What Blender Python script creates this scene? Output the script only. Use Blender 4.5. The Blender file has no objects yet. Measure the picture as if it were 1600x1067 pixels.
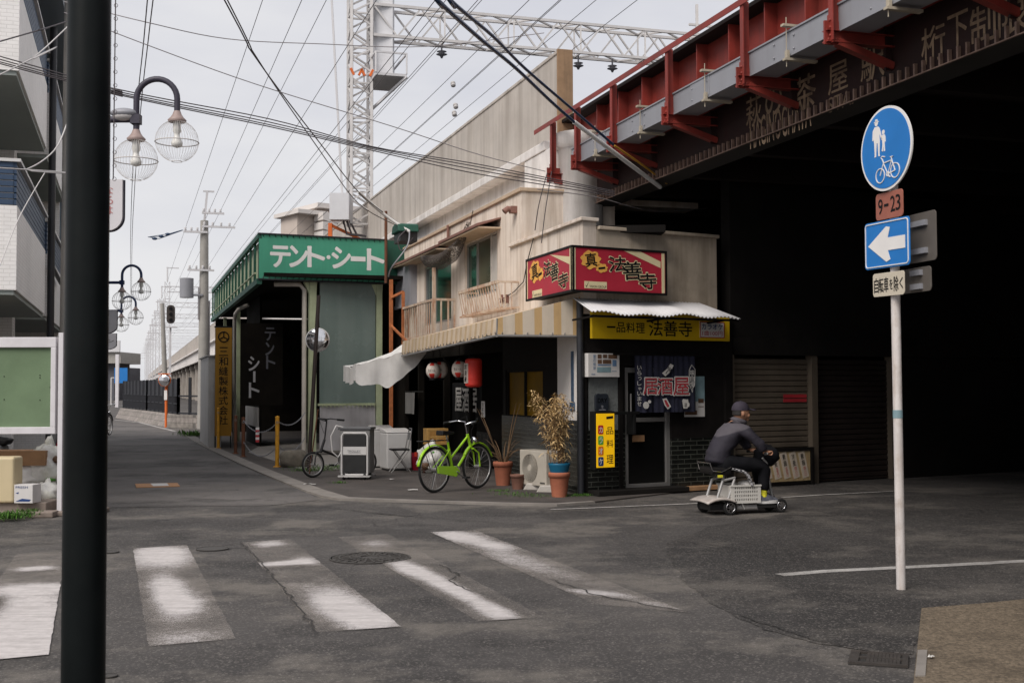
import bpy, bmesh, math, random
from mathutils import Vector, Matrix, noise
R = math.radians
random.seed(7)
C = bpy.context.scene.collection
scene = bpy.context.scene
# ------------------------------------------------------------------ camera, sky, sun, exposure
EYE = 1.5                                   # eye height in metres
FPX = 1867.0                                # focal length in photo pixels (1600 wide) = 42 mm
PITCH = math.atan(71.0 / FPX); ROLL = R(-0.2)
CAM = Matrix.Translation((0, 0, EYE)) @ Matrix.Rotation(R(90) + PITCH, 4, 'X') @ Matrix.Rotation(ROLL, 4, 'Z')
cd = bpy.data.cameras.new('camera'); cam = bpy.data.objects.new('camera', cd); C.objects.link(cam)
cam.matrix_world = CAM
cd.sensor_width = 36; cd.lens = FPX * 36 / 1600; cd.clip_start = 0.05; cd.clip_end = 3000
cd.dof.use_dof = True; cd.dof.focus_distance = 15.5; cd.dof.aperture_fstop = 7.0
scene.camera = cam
SUN_EL, SUN_AZ = R(46), R(216)              # azimuth clockwise from +Y: behind the camera on the left
w = bpy.data.worlds.new('World'); scene.world = w; w.use_nodes = True
def build_world():
    nt = w.node_tree; N = nt.nodes; L = nt.links
    N.clear()
    out = N.new('ShaderNodeOutputWorld'); bg = N.new('ShaderNodeBackground')
    sky = N.new('ShaderNodeTexSky'); sky.sky_type = 'NISHITA'; sky.sun_disc = False
    sky.sun_elevation = SUN_EL; sky.sun_rotation = SUN_AZ; sky.air_density = 1.0; sky.dust_density = 3.0
    bg.inputs['Strength'].default_value = 0.1
    tc = N.new('ShaderNodeTexCoord'); mp = N.new('ShaderNodeMapping'); mp.inputs['Scale'].default_value = (1.2, 1.2, 3.6)
    L.new(tc.outputs['Generated'], mp.inputs['Vector'])
    n1 = N.new('ShaderNodeTexNoise'); n1.inputs['Scale'].default_value = 2.3; n1.inputs['Detail'].default_value = 7; n1.inputs['Roughness'].default_value = .52
    L.new(mp.outputs['Vector'], n1.inputs['Vector'])
    rp = N.new('ShaderNodeValToRGB'); rp.color_ramp.elements[0].position = .36; rp.color_ramp.elements[1].position = .66
    rp.color_ramp.elements[0].color = (7.0, 7.05, 7.6, 1); rp.color_ramp.elements[1].color = (8.5, 8.45, 8.6, 1)
    L.new(n1.outputs['Fac'], rp.inputs['Fac'])
    mx = N.new('ShaderNodeMixRGB'); mx.inputs[0].default_value = .93            # a closed cloud deck over the clear sky
    L.new(sky.outputs['Color'], mx.inputs[1]); L.new(rp.outputs['Color'], mx.inputs[2])
    L.new(mx.outputs['Color'], bg.inputs['Color']); L.new(bg.outputs['Background'], out.inputs['Surface'])
build_world()
sl = bpy.data.lights.new('sun', 'SUN'); sl.energy = 2.9; sl.angle = R(35); sl.color = (1, .94, .88)
so = bpy.data.objects.new('sun', sl); C.objects.link(so); so.location = (-20, -20, 40)
sd = Vector((math.sin(SUN_AZ) * math.cos(SUN_EL), math.cos(SUN_AZ) * math.cos(SUN_EL), math.sin(SUN_EL)))
so.rotation_euler = (-sd).to_track_quat('-Z', 'Y').to_euler()
scene.view_settings.view_transform = 'Standard'; scene.view_settings.look = 'None'
scene.view_settings.exposure = 0.0; scene.view_settings.gamma = 1
# ------------------------------------------------------------------ measuring helpers
CR = CAM.to_3x3(); CO = Vector((0, 0, EYE)); UP = Vector((0, 0, 1))
def ray(u, v): return CR @ Vector(((u - 800) / FPX, -(v - 533.5) / FPX, -1))
def G(u, v, z=0.0):
    d = ray(u, v); return CO + d * ((z - EYE) / d.z)
def DY(u, v, Y):
    d = ray(u, v); return CO + d * (Y / d.y)
class Frame:
    """upright plane: x to the right as seen from outside, y into the wall, z up"""
    def __init__(s, o, x):
        s.o = Vector(o); s.x = Vector((x[0], x[1], 0)).normalized(); s.y = UP.cross(s.x); s.upd()
    def upd(s):
        s.M = Matrix(((s.x.x, s.y.x, 0, s.o.x), (s.x.y, s.y.y, 0, s.o.y), (0, 0, 1, s.o.z), (0, 0, 0, 1)))
    def px(s, u, v, off=0.0):
        d = ray(u, v); o = s.o - s.y * off
        t = (o - CO).dot(s.y) / d.dot(s.y); p = CO + d * t - s.o
        return p.dot(s.x), p.z
    def rect(s, u0, v0, u1, v1, off=0.0):
        """pixel corners top-left, bottom-right -> x0,x1,z0,z1"""
        um, vm = (u0 + u1) / 2, (v0 + v1) / 2
        a = s.px(u0, vm, off)[0]; b = s.px(u1, vm, off)[0]
        return a, b, s.px(um, v1, off)[1], s.px(um, v0, off)[1]
    def at(s, x, y, z): return s.o + s.x * x + s.y * y + UP * z
    def sub(s, x, y, z, rot=0.0):
        f = Frame(s.at(x, y, z), s.x)
        if rot:
            c, q = math.cos(rot), math.sin(rot); f.x, f.y = s.x * c + s.y * q, s.y * c - s.x * q; f.upd()
        return f
    def loc(s, p):
        p = Vector(p) - s.o; return Vector((p.dot(s.x), p.dot(s.y), p.z))
def rotframe(o, deg):
    return Frame(o, (math.cos(R(deg)), math.sin(R(deg))))
WORLD = Frame((0, 0, 0), (1, 0))
# ------------------------------------------------------------------ object helpers
W = {}
def tag(o, label=None, cat=None, group=None, kind=None):
    if label: o['label'] = label
    if cat: o['category'] = cat
    if group: o['group'] = group
    if kind: o['kind'] = kind
    return o
def thing(name, label, cat, fr, group=None):
    o = bpy.data.objects.new(name, None); C.objects.link(o); o.empty_display_size = .2
    o.matrix_basis = fr.M; W[o] = fr.M.copy()
    return tag(o, label, cat, group)
def dup(root, M, label=None, group=None):
    """copy of a thing with its parts and their sub-parts"""
    r = root.copy(); C.objects.link(r); r.matrix_basis = M; W[r] = M.copy()
    if label: r['label'] = label
    if group: r['group'] = group
    for ch in [o for o in W if o.parent == root]:
        c = ch.copy(); C.objects.link(c); c.parent = r; W[c] = M @ ch.matrix_basis
        for g in [o for o in W if o.parent == ch]:
            d = g.copy(); C.objects.link(d); d.parent = c; W[d] = W[c] @ g.matrix_basis
    return r
_txt = {}
def text_geo(s, bold=0.0):
    k = (s, bold)
    if k not in _txt:
        cu = bpy.data.curves.new('t', 'FONT'); cu.body = s; cu.size = 1; cu.offset = bold; cu.resolution_u = 3
        ob = bpy.data.objects.new('t', cu); C.objects.link(ob)
        dg = bpy.context.evaluated_depsgraph_get(); me = bpy.data.meshes.new_from_object(ob.evaluated_get(dg))
        V = [tuple(v.co) for v in me.vertices]; F = [tuple(p.vertices) for p in me.polygons]
        bpy.data.objects.remove(ob); bpy.data.meshes.remove(me); bpy.data.curves.remove(cu)
        x0 = min(v[0] for v in V); x1 = max(v[0] for v in V); y0 = min(v[1] for v in V); y1 = max(v[1] for v in V)
        _txt[k] = ([((v[0] - x0) / (x1 - x0), (v[1] - y0) / (y1 - y0)) for v in V], F, (x1 - x0) / (y1 - y0))
    return _txt[k]
class MB:
    """collects shapes and links them as ONE mesh object"""
    def __init__(s): s.v = []; s.f = []; s.m = []; s.sm = []
    def add(s, V, F, mi=0, sm=False, M=None):
        n = len(s.v)
        s.v += [tuple(M @ Vector(p)) if M is not None else tuple(p) for p in V]
        for f in F: s.f.append(tuple(i + n for i in f)); s.m.append(mi); s.sm.append(sm)
        return s
    def box(s, x0, x1, y0, y1, z0, z1, mi=0, M=None):
        V = [(x0, y0, z0), (x1, y0, z0), (x1, y1, z0), (x0, y1, z0), (x0, y0, z1), (x1, y0, z1), (x1, y1, z1), (x0, y1, z1)]
        F = [(0, 3, 2, 1), (4, 5, 6, 7), (0, 1, 5, 4), (1, 2, 6, 5), (2, 3, 7, 6), (3, 0, 4, 7)]
        return s.add(V, F, mi, False, M)
    def quad(s, a, b, c, d, mi=0): return s.add([a, b, c, d], [(0, 1, 2, 3)], mi)
    def prism(s, poly, y0, y1, mi=0, M=None, sm=False):
        """polygon given in x,z, extruded from y0 to y1"""
        n = len(poly); V = [(p[0], y0, p[1]) for p in poly] + [(p[0], y1, p[1]) for p in poly]
        F = [tuple(range(n)), tuple(range(2 * n - 1, n - 1, -1))]
        s.add(V, F, mi, False, M); k = len(s.v) - 2 * n
        for i in range(n):
            j = (i + 1) % n; s.f.append((k + i, k + i + n, k + j + n, k + j)); s.m.append(mi); s.sm.append(sm)
        return s
    def slab(s, poly, z0, z1, mi=0, M=None):
        """polygon given in x,y, extruded from z0 to z1"""
        n = len(poly); V = [(p[0], p[1], z0) for p in poly] + [(p[0], p[1], z1) for p in poly]
        F = [tuple(range(n - 1, -1, -1)), tuple(range(n, 2 * n))] + [(i, (i + 1) % n, (i + 1) % n + n, i + n) for i in range(n)]
        return s.add(V, F, mi, False, M)
    def tube(s, pts, r, n=8, mi=0, closed=False, M=None, caps=True, flat=1.0):
        P = [Vector(p) for p in pts]; k = len(P)
        rr = r if isinstance(r, (list, tuple)) else [r] * k
        V = []; prev = None
        for i in range(k):
            if closed: t = P[(i + 1) % k] - P[i - 1]
            else: t = P[min(i + 1, k - 1)] - P[max(i - 1, 0)]
            if t.length < 1e-9: t = Vector((0, 0, 1))
            t.normalize()
            if prev is None:
                a = Vector((0, 0, 1)) if abs(t.z) < .9 else Vector((1, 0, 0)); u = t.cross(a).normalized()
            else:
                u = prev - t * prev.dot(t); u = u.normalized() if u.length > 1e-6 else t.orthogonal().normalized()
            prev = u; q = t.cross(u)
            for j in range(n):
                A = 2 * math.pi * (j + (.5 if n == 4 else 0)) / n
                V.append(P[i] + (u * math.cos(A) + q * math.sin(A) * flat) * rr[i])
        F = []
        for i in range(k if closed else k - 1):
            for j in range(n):
                a = i * n + j; b = i * n + (j + 1) % n; c = ((i + 1) % k) * n
                F.append((a, b, c + (j + 1) % n, c + j))
        s.add(V, F, mi, n > 4, M)
        if caps and not closed:
            s.add(V[:n], [tuple(range(n - 1, -1, -1))], mi, False, M); s.add(V[-n:], [tuple(range(n))], mi, False, M)
        return s
    def bar(s, a, b, wx, wz=None, mi=0, M=None):
        """rectangular bar from a to b"""
        a, b = Vector(a), Vector(b); t = (b - a).normalized(); wz = wx if wz is None else wz
        u = t.cross(Vector((0, 0, 1)) if abs(t.z) < .95 else Vector((0, 1, 0))).normalized(); q = u.cross(t)
        V = [p + u * (i * wx / 2) + q * (j * wz / 2) for p in (a, b) for i, j in ((-1, -1), (1, -1), (1, 1), (-1, 1))]
        return s.add(V, [(0, 1, 2, 3), (7, 6, 5, 4), (0, 4, 5, 1), (1, 5, 6, 2), (2, 6, 7, 3), (3, 7, 4, 0)], mi, False, M)
    def lathe(s, prof, n=20, mi=0, M=None, sm=True):
        V = [(r * math.cos(2 * math.pi * j / n), r * math.sin(2 * math.pi * j / n), z) for r, z in prof for j in range(n)]
        F = [(i * n + j, i * n + (j + 1) % n, (i + 1) * n + (j + 1) % n, (i + 1) * n + j) for i in range(len(prof) - 1) for j in range(n)]
        s.add(V, F, mi, sm, M)
        if prof[0][0] > 1e-4: s.add(V[:n], [tuple(range(n - 1, -1, -1))], mi, False, M)
        if prof[-1][0] > 1e-4: s.add(V[-n:], [tuple(range(n))], mi, False, M)
        return s
    def ball(s, c, r, nu=16, nv=10, mi=0, M=None, fn=None):
        r = r if isinstance(r, (list, tuple)) else (r, r, r); V = []; F = []
        for i in range(nv + 1):
            th = math.pi * i / nv
            for j in range(nu):
                ph = 2 * math.pi * j / nu; d = Vector((math.sin(th) * math.cos(ph), math.sin(th) * math.sin(ph), math.cos(th)))
                k = fn(d) if fn else 1.0
                V.append((c[0] + d.x * r[0] * k, c[1] + d.y * r[1] * k, c[2] + d.z * r[2] * k))
        for i in range(nv):
            for j in range(nu): F.append((i * nu + j, (i + 1) * nu + j, (i + 1) * nu + (j + 1) % nu, i * nu + (j + 1) % nu))
        return s.add(V, F, mi, True, M)
    def grid(s, nu, nv, fn, mi=0, M=None, sm=True, mfn=None):
        V = [fn(i / nu, j / nv) for j in range(nv + 1) for i in range(nu + 1)]; n0 = len(s.f)
        F = [(j * (nu + 1) + i, j * (nu + 1) + i + 1, (j + 1) * (nu + 1) + i + 1, (j + 1) * (nu + 1) + i) for j in range(nv) for i in range(nu)]
        s.add(V, F, mi, sm, M)
        if mfn:
            for k in range(nv * nu): s.m[n0 + k] = mfn((k % nu) / nu, (k // nu) / nv)
        return s
    def text(s, t, x0, x1, z0, z1, y=0.0, mi=0, bold=0.0, M=None, rot=0.0, shear=0.0):
        """lettering stretched into the box x0..x1, z0..z1 of the plane y"""
        V, F, a = text_geo(t, 0.0); cx, cz = (x0 + x1) / 2, (z0 + z1) / 2; c, q = math.cos(rot), math.sin(rot); P = []
        if bold > .004:                                        # heavier strokes: the glyph repeated around itself
            d = bold * (z1 - z0) * .8; n = 8 if bold > .03 else 4
            for k in range(n): A = 2 * math.pi * (k + .5) / n; s.text(t, x0 + d * math.cos(A), x1 + d * math.cos(A), z0 + d * math.sin(A), z1 + d * math.sin(A), y + .0001 * (k + 1), mi, 0, M, rot, shear)
        for p in V:
            dx = (p[0] - .5) * (x1 - x0) + shear * (p[1] - .5) * (z1 - z0); dz = (p[1] - .5) * (z1 - z0)
            P.append((cx + dx * c - dz * q, y, cz + dx * q + dz * c))
        return s.add(P, F, mi, False, M)
    def vtext(s, t, xc, wd, z1, z0, y=0.0, mi=0, bold=0.0, fill=.86, M=None):
        """upright column of characters"""
        h = (z1 - z0) / len(t)
        for i, ch in enumerate(t):
            zc = z1 - h * (i + .5)
            hh = h * fill / 2; ww = wd / 2
            if ch in 'ー一': s.box(xc - ww * .12, xc + ww * .12, y, y + .002, zc - hh, zc + hh, mi, M) if ch == 'ー' else s.box(xc - ww, xc + ww, y, y + .002, zc - hh * .12, zc + hh * .12, mi, M)
            else: s.text(ch, xc - ww, xc + ww, zc - hh, zc + hh, y, mi, bold, M)
        return s
    def build(s, name, mats, parent=None, fr=None, bev=0, label=None, seg=2):
        me = bpy.data.meshes.new(name); me.from_pydata(s.v, [], s.f); mats = mats if isinstance(mats, (list, tuple)) else [mats]
        for m in mats: me.materials.append(m)
        me.polygons.foreach_set('material_index', s.m); me.polygons.foreach_set('use_smooth', s.sm); me.update()
        o = bpy.data.objects.new(name, me); C.objects.link(o)
        Wo = fr.M.copy() if fr else (W[parent].copy() if parent else Matrix())
        W[o] = Wo
        if parent: o.parent = parent; o.matrix_basis = W[parent].inverted() @ Wo
        else: o.matrix_basis = Wo
        if bev:
            b = o.modifiers.new('bevel', 'BEVEL'); b.width = bev; b.segments = seg; b.limit_method = 'ANGLE'; b.angle_limit = R(40)
        if label: o['label'] = label
        return o
def arc(c, r, a0, a1, n, plane='xz', ry=None):
    ry = r if ry is None else ry; out = []
    for i in range(n + 1):
        a = a0 + (a1 - a0) * i / n; p, q = r * math.cos(a), ry * math.sin(a)
        out.append((c[0] + p, c[1], c[2] + q) if plane == 'xz' else ((c[0] + p, c[1] + q, c[2]) if plane == 'xy' else (c[0], c[1] + p, c[2] + q)))
    return out
def cat_wire(a, b, sag, n=14):
    a, b = Vector(a), Vector(b)
    return [a.lerp(b, i / n) - UP * (sag * 4 * (i / n) * (1 - i / n)) for i in range(n + 1)]
# ------------------------------------------------------------------ materials
def srgb(r, g, b):
    f = lambda c: (c / 255 / 12.92) if c / 255 <= .04045 else ((c / 255 + .055) / 1.055) ** 2.4
    return (f(r), f(g), f(b))
MATS = {}
def mat(name, col, rough=.6, var=.12, scale=4, bump=.0, bscale=60, metal=0, dirt=0, dcol=(.05, .04, .03), dscale=2.5, streak=0, scol=(.04, .035, .03), stsc=(9, 9, .7), spec=.4, alpha=None, trans=0, emit=0, coat=0, sub=0):
    m = bpy.data.materials.new(name); m.use_nodes = True; nt = m.node_tree; N = nt.nodes; L = nt.links
    b = N['Principled BSDF']; tc = N.new('ShaderNodeTexCoord'); V = tc.outputs['Object']
    n1 = N.new('ShaderNodeTexNoise'); n1.inputs['Scale'].default_value = scale; n1.inputs['Detail'].default_value = 6; n1.inputs['Roughness'].default_value = .6; L.new(V, n1.inputs['Vector'])
    r1 = N.new('ShaderNodeMapRange'); r1.inputs[1].default_value = .3; r1.inputs[2].default_value = .7; r1.inputs[3].default_value = 1 - var; r1.inputs[4].default_value = 1 + var; L.new(n1.outputs['Fac'], r1.inputs[0])
    vm = N.new('ShaderNodeVectorMath'); vm.operation = 'SCALE'; vm.inputs[0].default_value = col[:3]; L.new(r1.outputs[0], vm.inputs['Scale']); cur = vm.outputs[0]
    def over(cur, fac, c):
        mx = N.new('ShaderNodeMixRGB'); L.new(fac, mx.inputs[0]); L.new(cur, mx.inputs[1]); mx.inputs[2].default_value = (*c, 1); return mx.outputs[0]
    if dirt:
        n2 = N.new('ShaderNodeTexNoise'); n2.inputs['Scale'].default_value = dscale; n2.inputs['Detail'].default_value = 9; n2.inputs['Roughness'].default_value = .7; L.new(V, n2.inputs['Vector'])
        r2 = N.new('ShaderNodeMapRange'); r2.inputs[1].default_value = .48; r2.inputs[2].default_value = .75; r2.inputs[4].default_value = dirt; L.new(n2.outputs['Fac'], r2.inputs[0]); cur = over(cur, r2.outputs[0], dcol)
    if streak:
        mp = N.new('ShaderNodeMapping'); mp.inputs['Scale'].default_value = stsc; L.new(V, mp.inputs['Vector'])
        n3 = N.new('ShaderNodeTexNoise'); n3.inputs['Scale'].default_value = 1; n3.inputs['Detail'].default_value = 6; n3.inputs['Roughness'].default_value = .62; L.new(mp.outputs[0], n3.inputs['Vector'])
        r3 = N.new('ShaderNodeMapRange'); r3.inputs[1].default_value = .45; r3.inputs[2].default_value = .78; r3.inputs[4].default_value = streak; L.new(n3.outputs['Fac'], r3.inputs[0]); cur = over(cur, r3.outputs[0], scol)
    L.new(cur, b.inputs['Base Color'])
    rr = N.new('ShaderNodeMapRange'); rr.inputs[3].default_value = max(.03, rough - .12); rr.inputs[4].default_value = min(1, rough + .12); L.new(n1.outputs['Fac'], rr.inputs[0]); L.new(rr.outputs[0], b.inputs['Roughness'])
    b.inputs['Metallic'].default_value = metal; b.inputs['Specular IOR Level'].default_value = spec
    if bump:
        nb = N.new('ShaderNodeTexNoise'); nb.inputs['Scale'].default_value = bscale; nb.inputs['Detail'].default_value = 4; L.new(V, nb.inputs['Vector'])
        bp = N.new('ShaderNodeBump'); bp.inputs['Strength'].default_value = bump; bp.inputs['Distance'].default_value = .01; L.new(nb.outputs['Fac'], bp.inputs['Height']); L.new(bp.outputs[0], b.inputs['Normal'])
    if trans: b.inputs['Transmission Weight'].default_value = trans
    if alpha is not None: b.inputs['Alpha'].default_value = alpha
    if coat: b.inputs['Coat Weight'].default_value = coat; b.inputs['Coat Roughness'].default_value = .1
    if emit: b.inputs['Emission Color'].default_value = (*col[:3], 1); b.inputs['Emission Strength'].default_value = emit
    MATS[name] = m
    return m
def nodes(m): return m.node_tree.nodes, m.node_tree.links, m.node_tree.nodes['Principled BSDF']
def brick_mat(name, c1, c2, mortar, bw, bh, ms=.01, rough=.3, axis='xz', offset=.5, var=.3, bump=.4, dirt=0):
    m = bpy.data.materials.new(name); m.use_nodes = True; N, L, b = nodes(m)
    tc = N.new('ShaderNodeTexCoord'); sp = N.new('ShaderNodeSeparateXYZ'); cb = N.new('ShaderNodeCombineXYZ'); L.new(tc.outputs['Object'], sp.inputs[0])
    L.new(sp.outputs['X'], cb.inputs['X']); L.new(sp.outputs['Z' if axis == 'xz' else 'Y'], cb.inputs['Y'])
    if axis == 'xyz':
        ad = N.new('ShaderNodeMath'); L.new(sp.outputs['X'], ad.inputs[0]); L.new(sp.outputs['Y'], ad.inputs[1]); L.new(ad.outputs[0], cb.inputs['X']); L.new(sp.outputs['Z'], cb.inputs['Y'])
    br = N.new('ShaderNodeTexBrick'); br.inputs['Scale'].default_value = 1; br.inputs['Brick Width'].default_value = bw; br.inputs['Row Height'].default_value = bh
    br.inputs['Mortar Size'].default_value = ms; br.offset = offset; br.inputs['Color1'].default_value = (*c1, 1); br.inputs['Color2'].default_value = (*c2, 1); br.inputs['Mortar'].default_value = (*mortar, 1); br.inputs['Mortar Smooth'].default_value = .1
    L.new(cb.outputs[0], br.inputs['Vector'])
    n = N.new('ShaderNodeTexNoise'); n.inputs['Scale'].default_value = 5; n.inputs['Detail'].default_value = 6; L.new(tc.outputs['Object'], n.inputs['Vector'])
    r = N.new('ShaderNodeMapRange'); r.inputs[1].default_value = .3; r.inputs[2].default_value = .7; r.inputs[3].default_value = 1 - var; r.inputs[4].default_value = 1 + var; L.new(n.outputs['Fac'], r.inputs[0])
    vm = N.new('ShaderNodeVectorMath'); vm.operation = 'SCALE'; L.new(br.outputs['Color'], vm.inputs[0]); L.new(r.outputs[0], vm.inputs['Scale'])
    L.new(vm.outputs[0], b.inputs['Base Color']); b.inputs['Roughness'].default_value = rough
    bp = N.new('ShaderNodeBump'); bp.inputs['Strength'].default_value = bump; bp.inputs['Distance'].default_value = .006; bp.invert = True; L.new(br.outputs['Fac'], bp.inputs['Height']); L.new(bp.outputs[0], b.inputs['Normal'])
    MATS[name] = m
    return m
# ------------------------------------------------------------------ street axes
D1A = R(-17.67); D1 = Vector((math.sin(D1A), math.cos(D1A), 0)); TOCAM = (-D1.x, -D1.y)
ORTH = (D1.y, -D1.x)
PC = G(913, 776)                                               # outer corner of the shop on the ground
SL = Frame(PC, TOCAM)                                          # street side of the shop
SF = rotframe(PC, 30.0)                                        # front of the shop, under the bridge
o_ = DY(872, 84, 20); VF = Frame((o_.x, o_.y, 0), TOCAM)       # outer face of the viaduct parapet
o_ = DY(937, 317, 19); BF = Frame((o_.x, o_.y, 0), TOCAM)      # outer face of the bridge girder
# ------------------------------------------------------------------ materials of the setting
def asphalt_mat(name='asphalt', kk=1.0, wk=.8):
    m = bpy.data.materials.new(name); m.use_nodes = True; N, L, b = nodes(m)
    tc = N.new('ShaderNodeTexCoord'); V = tc.outputs['Object']
    def nz(sc, det=6, ro=.6):
        n = N.new('ShaderNodeTexNoise'); n.inputs['Scale'].default_value = sc; n.inputs['Detail'].default_value = det; n.inputs['Roughness'].default_value = ro; L.new(V, n.inputs['Vector']); return n.outputs['Fac']
    def rng(f, a, c, lo, hi):
        r = N.new('ShaderNodeMapRange'); r.inputs[1].default_value = a; r.inputs[2].default_value = c; r.inputs[3].default_value = lo; r.inputs[4].default_value = hi; L.new(f, r.inputs[0]); return r.outputs[0]
    def mix(f, a, c):
        x = N.new('ShaderNodeMixRGB'); L.new(f, x.inputs[0])
        for k, q in ((1, a), (2, c)):
            if isinstance(q, tuple): x.inputs[k].default_value = (*q, 1)
            else: L.new(q, x.inputs[k])
        return x.outputs[0]
    base = mix(rng(nz(.35, 7, .55), .38, .62, 0, 1), tuple(c * kk for c in (.046, .0425, .041)), tuple(c * kk for c in (.086, .079, .075)))
    worn = mix(rng(nz(.62, 10, .72), .50, .60, 0, wk), base, (.165, .148, .13))       # tan patches where the binder has worn away
    dark = mix(rng(nz(.55, 7, .66), .54, .60, 0, .55), worn, (.028, .027, .0265))
    vo = N.new('ShaderNodeTexVoronoi'); vo.inputs['Scale'].default_value = 90; L.new(V, vo.inputs['Vector'])
    spk = rng(vo.outputs['Color'], .66, .98, 0, .9)
    st = mix(spk, dark, (.22, .20, .185))                                            # pale stones of the aggregate
    fine = mix(rng(nz(240, 2, .5), .5, .72, 0, .7), st, (.014, .014, .014))
    vc = N.new('ShaderNodeTexVoronoi'); vc.feature = 'DISTANCE_TO_EDGE'; vc.inputs['Scale'].default_value = .32
    wv = N.new('ShaderNodeTexNoise'); wv.inputs['Scale'].default_value = 1.6; wv.inputs['Detail'].default_value = 6; L.new(V, wv.inputs['Vector'])
    ad = N.new('ShaderNodeVectorMath'); ad.operation = 'MULTIPLY_ADD'; L.new(wv.outputs['Color'], ad.inputs[0]); ad.inputs[1].default_value = (1.6, 1.6, 0); L.new(V, ad.inputs[2]); L.new(ad.outputs[0], vc.inputs['Vector'])
    ck = N.new('ShaderNodeMath'); ck.operation = 'MULTIPLY'; L.new(rng(vc.outputs['Distance'], .0, .006, 1, 0), ck.inputs[0]); L.new(rng(nz(.5, 3), .5, .6, 0, .85), ck.inputs[1])
    fin = mix(ck.outputs[0], fine, (.012, .011, .011))
    L.new(fin, b.inputs['Base Color']); L.new(rng(nz(2.2), .3, .7, .72, .92), b.inputs['Roughness']); b.inputs['Specular IOR Level'].default_value = .3
    bp = N.new('ShaderNodeBump'); bp.inputs['Strength'].default_value = .55; bp.inputs['Distance'].default_value = .006; L.new(nz(130, 4, .7), bp.inputs['Height']); L.new(bp.outputs[0], b.inputs['Normal'])
    MATS[name] = m; return m
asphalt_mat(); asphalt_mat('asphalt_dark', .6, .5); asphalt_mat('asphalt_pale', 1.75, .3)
def paint_mat(name, col=(.56, .525, .515), attr=True, level=.6):
    """worn road paint: the asphalt shows where it has rubbed off (attribute wear: how much paint is left)"""
    m = mat(name, col, .75, .1, 14, bump=.3, bscale=140, streak=.55, scol=(.2, .18, .17), stsc=(2.2, 13, 1), dirt=.4, dcol=(.3, .27, .25), dscale=18); N, L, b = nodes(m); tc = N.new('ShaderNodeTexCoord'); V = tc.outputs['Object']
    def nz(s_, det, ro):
        n = N.new('ShaderNodeTexNoise'); n.inputs['Scale'].default_value = s_; n.inputs['Detail'].default_value = det; n.inputs['Roughness'].default_value = ro; L.new(V, n.inputs['Vector']); return n.outputs['Fac']
    def mad(a, k, c):
        q = N.new('ShaderNodeMath'); q.operation = 'MULTIPLY_ADD'; L.new(a, q.inputs[0]); q.inputs[1].default_value = k
        if isinstance(c, (int, float)): q.inputs[2].default_value = c
        else: L.new(c, q.inputs[2])
        return q.outputs[0]
    if attr: at = N.new('ShaderNodeAttribute'); at.attribute_name = 'wear'; lv = at.outputs['Fac']
    else: lv = mad(nz(1.6, 4, .6), .9, level - .45)
    f = mad(nz(95, 3, .65), 1.0, mad(nz(22, 6, .7), .5, mad(nz(5, 5, .6), .4, mad(lv, 1.05, -.93))))
    r = N.new('ShaderNodeMapRange'); r.inputs[1].default_value = .22; r.inputs[2].default_value = .92; r.inputs[3].default_value = .0; r.inputs[4].default_value = .95; L.new(f, r.inputs[0])
    gh = mad(nz(60, 3, .7), .26, mad(nz(3.5, 5, .65), .5, -.27)); mxm = N.new('ShaderNodeMath'); mxm.operation = 'MAXIMUM'; L.new(r.outputs[0], mxm.inputs[0]); L.new(gh, mxm.inputs[1]); L.new(mxm.outputs[0], b.inputs['Alpha'])
    mr = N.new('ShaderNodeMapRange'); mr.inputs[1].default_value = .2; mr.inputs[2].default_value = .6; L.new(r.outputs[0], mr.inputs[0]); mx = N.new('ShaderNodeMixRGB'); L.new(mr.outputs[0], mx.inputs[0]); mx.inputs[1].default_value = (.42, .37, .33, 1); L.new(b.inputs['Base Color'].links[0].from_socket, mx.inputs[2]); L.new(mx.outputs[0], b.inputs['Base Color'])
    return m
paint_mat('road_paint'); paint_mat('edge_paint', (.5, .48, .46), False, .72)
mat('curb_concrete', (.22, .2, .18), .85, .2, 3, dirt=.5, dcol=(.1, .09, .08), bump=.3)
mat('apron', (.075, .064, .058), .85, .25, 1.6, dirt=.7, dcol=(.028, .026, .024), dscale=1.3, bump=.5, bscale=90)
mat('pale_floor', (.27, .25, .23), .8, .15, 2, dirt=.4, dcol=(.14, .13, .12), bump=.2)
mat('pavement_concrete', (.17, .135, .098), .92, .5, 55, dirt=.75, dcol=(.055, .045, .034), dscale=2.2, streak=.8, scol=(.05, .042, .034), stsc=(34, 34, 34), bump=.9, bscale=70, spec=.15)
mat('viaduct_concrete', (.49, .445, .40), .85, .12, 1.2, dirt=.6, dcol=(.36, .31, .265), dscale=.55, streak=.8, scol=(.24, .205, .17), stsc=(2.6, 2.6, .16), bump=.25, bscale=30)
mat('concrete_end', (.30, .19, .11), .85, .2, 3, dirt=.5, dcol=(.16, .09, .05), streak=.4, bump=.2)
mat('white_render', (.76, .725, .70), .8, .08, 3, dirt=.3, dcol=(.4, .36, .3), streak=.55, scol=(.26, .22, .18), stsc=(4, 4, .5), bump=.15)
mat('dull_black', (.03, .028, .026), .9, .3, 2, bump=.2)  # plain dark tone for cracks, drain sump and bottom flange
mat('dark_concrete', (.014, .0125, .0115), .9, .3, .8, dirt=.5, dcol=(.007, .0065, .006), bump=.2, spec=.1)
mat('bridge_red', (.235, .030, .021), .55, .22, 2.2, dirt=.6, dcol=(.12, .028, .02), dscale=3, streak=.5, scol=(.08, .025, .018), stsc=(6, 6, .8), bump=.12)
mat('bridge_red_shaded', (.02, .005, .0042), .75, .35, 1.6, dirt=.8, dcol=(.016, .007, .006), dscale=2, streak=.6, scol=(.012, .008, .007), stsc=(5, 5, .5), bump=.15)  # grimy red of the lower web, with shade put into the colour
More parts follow.
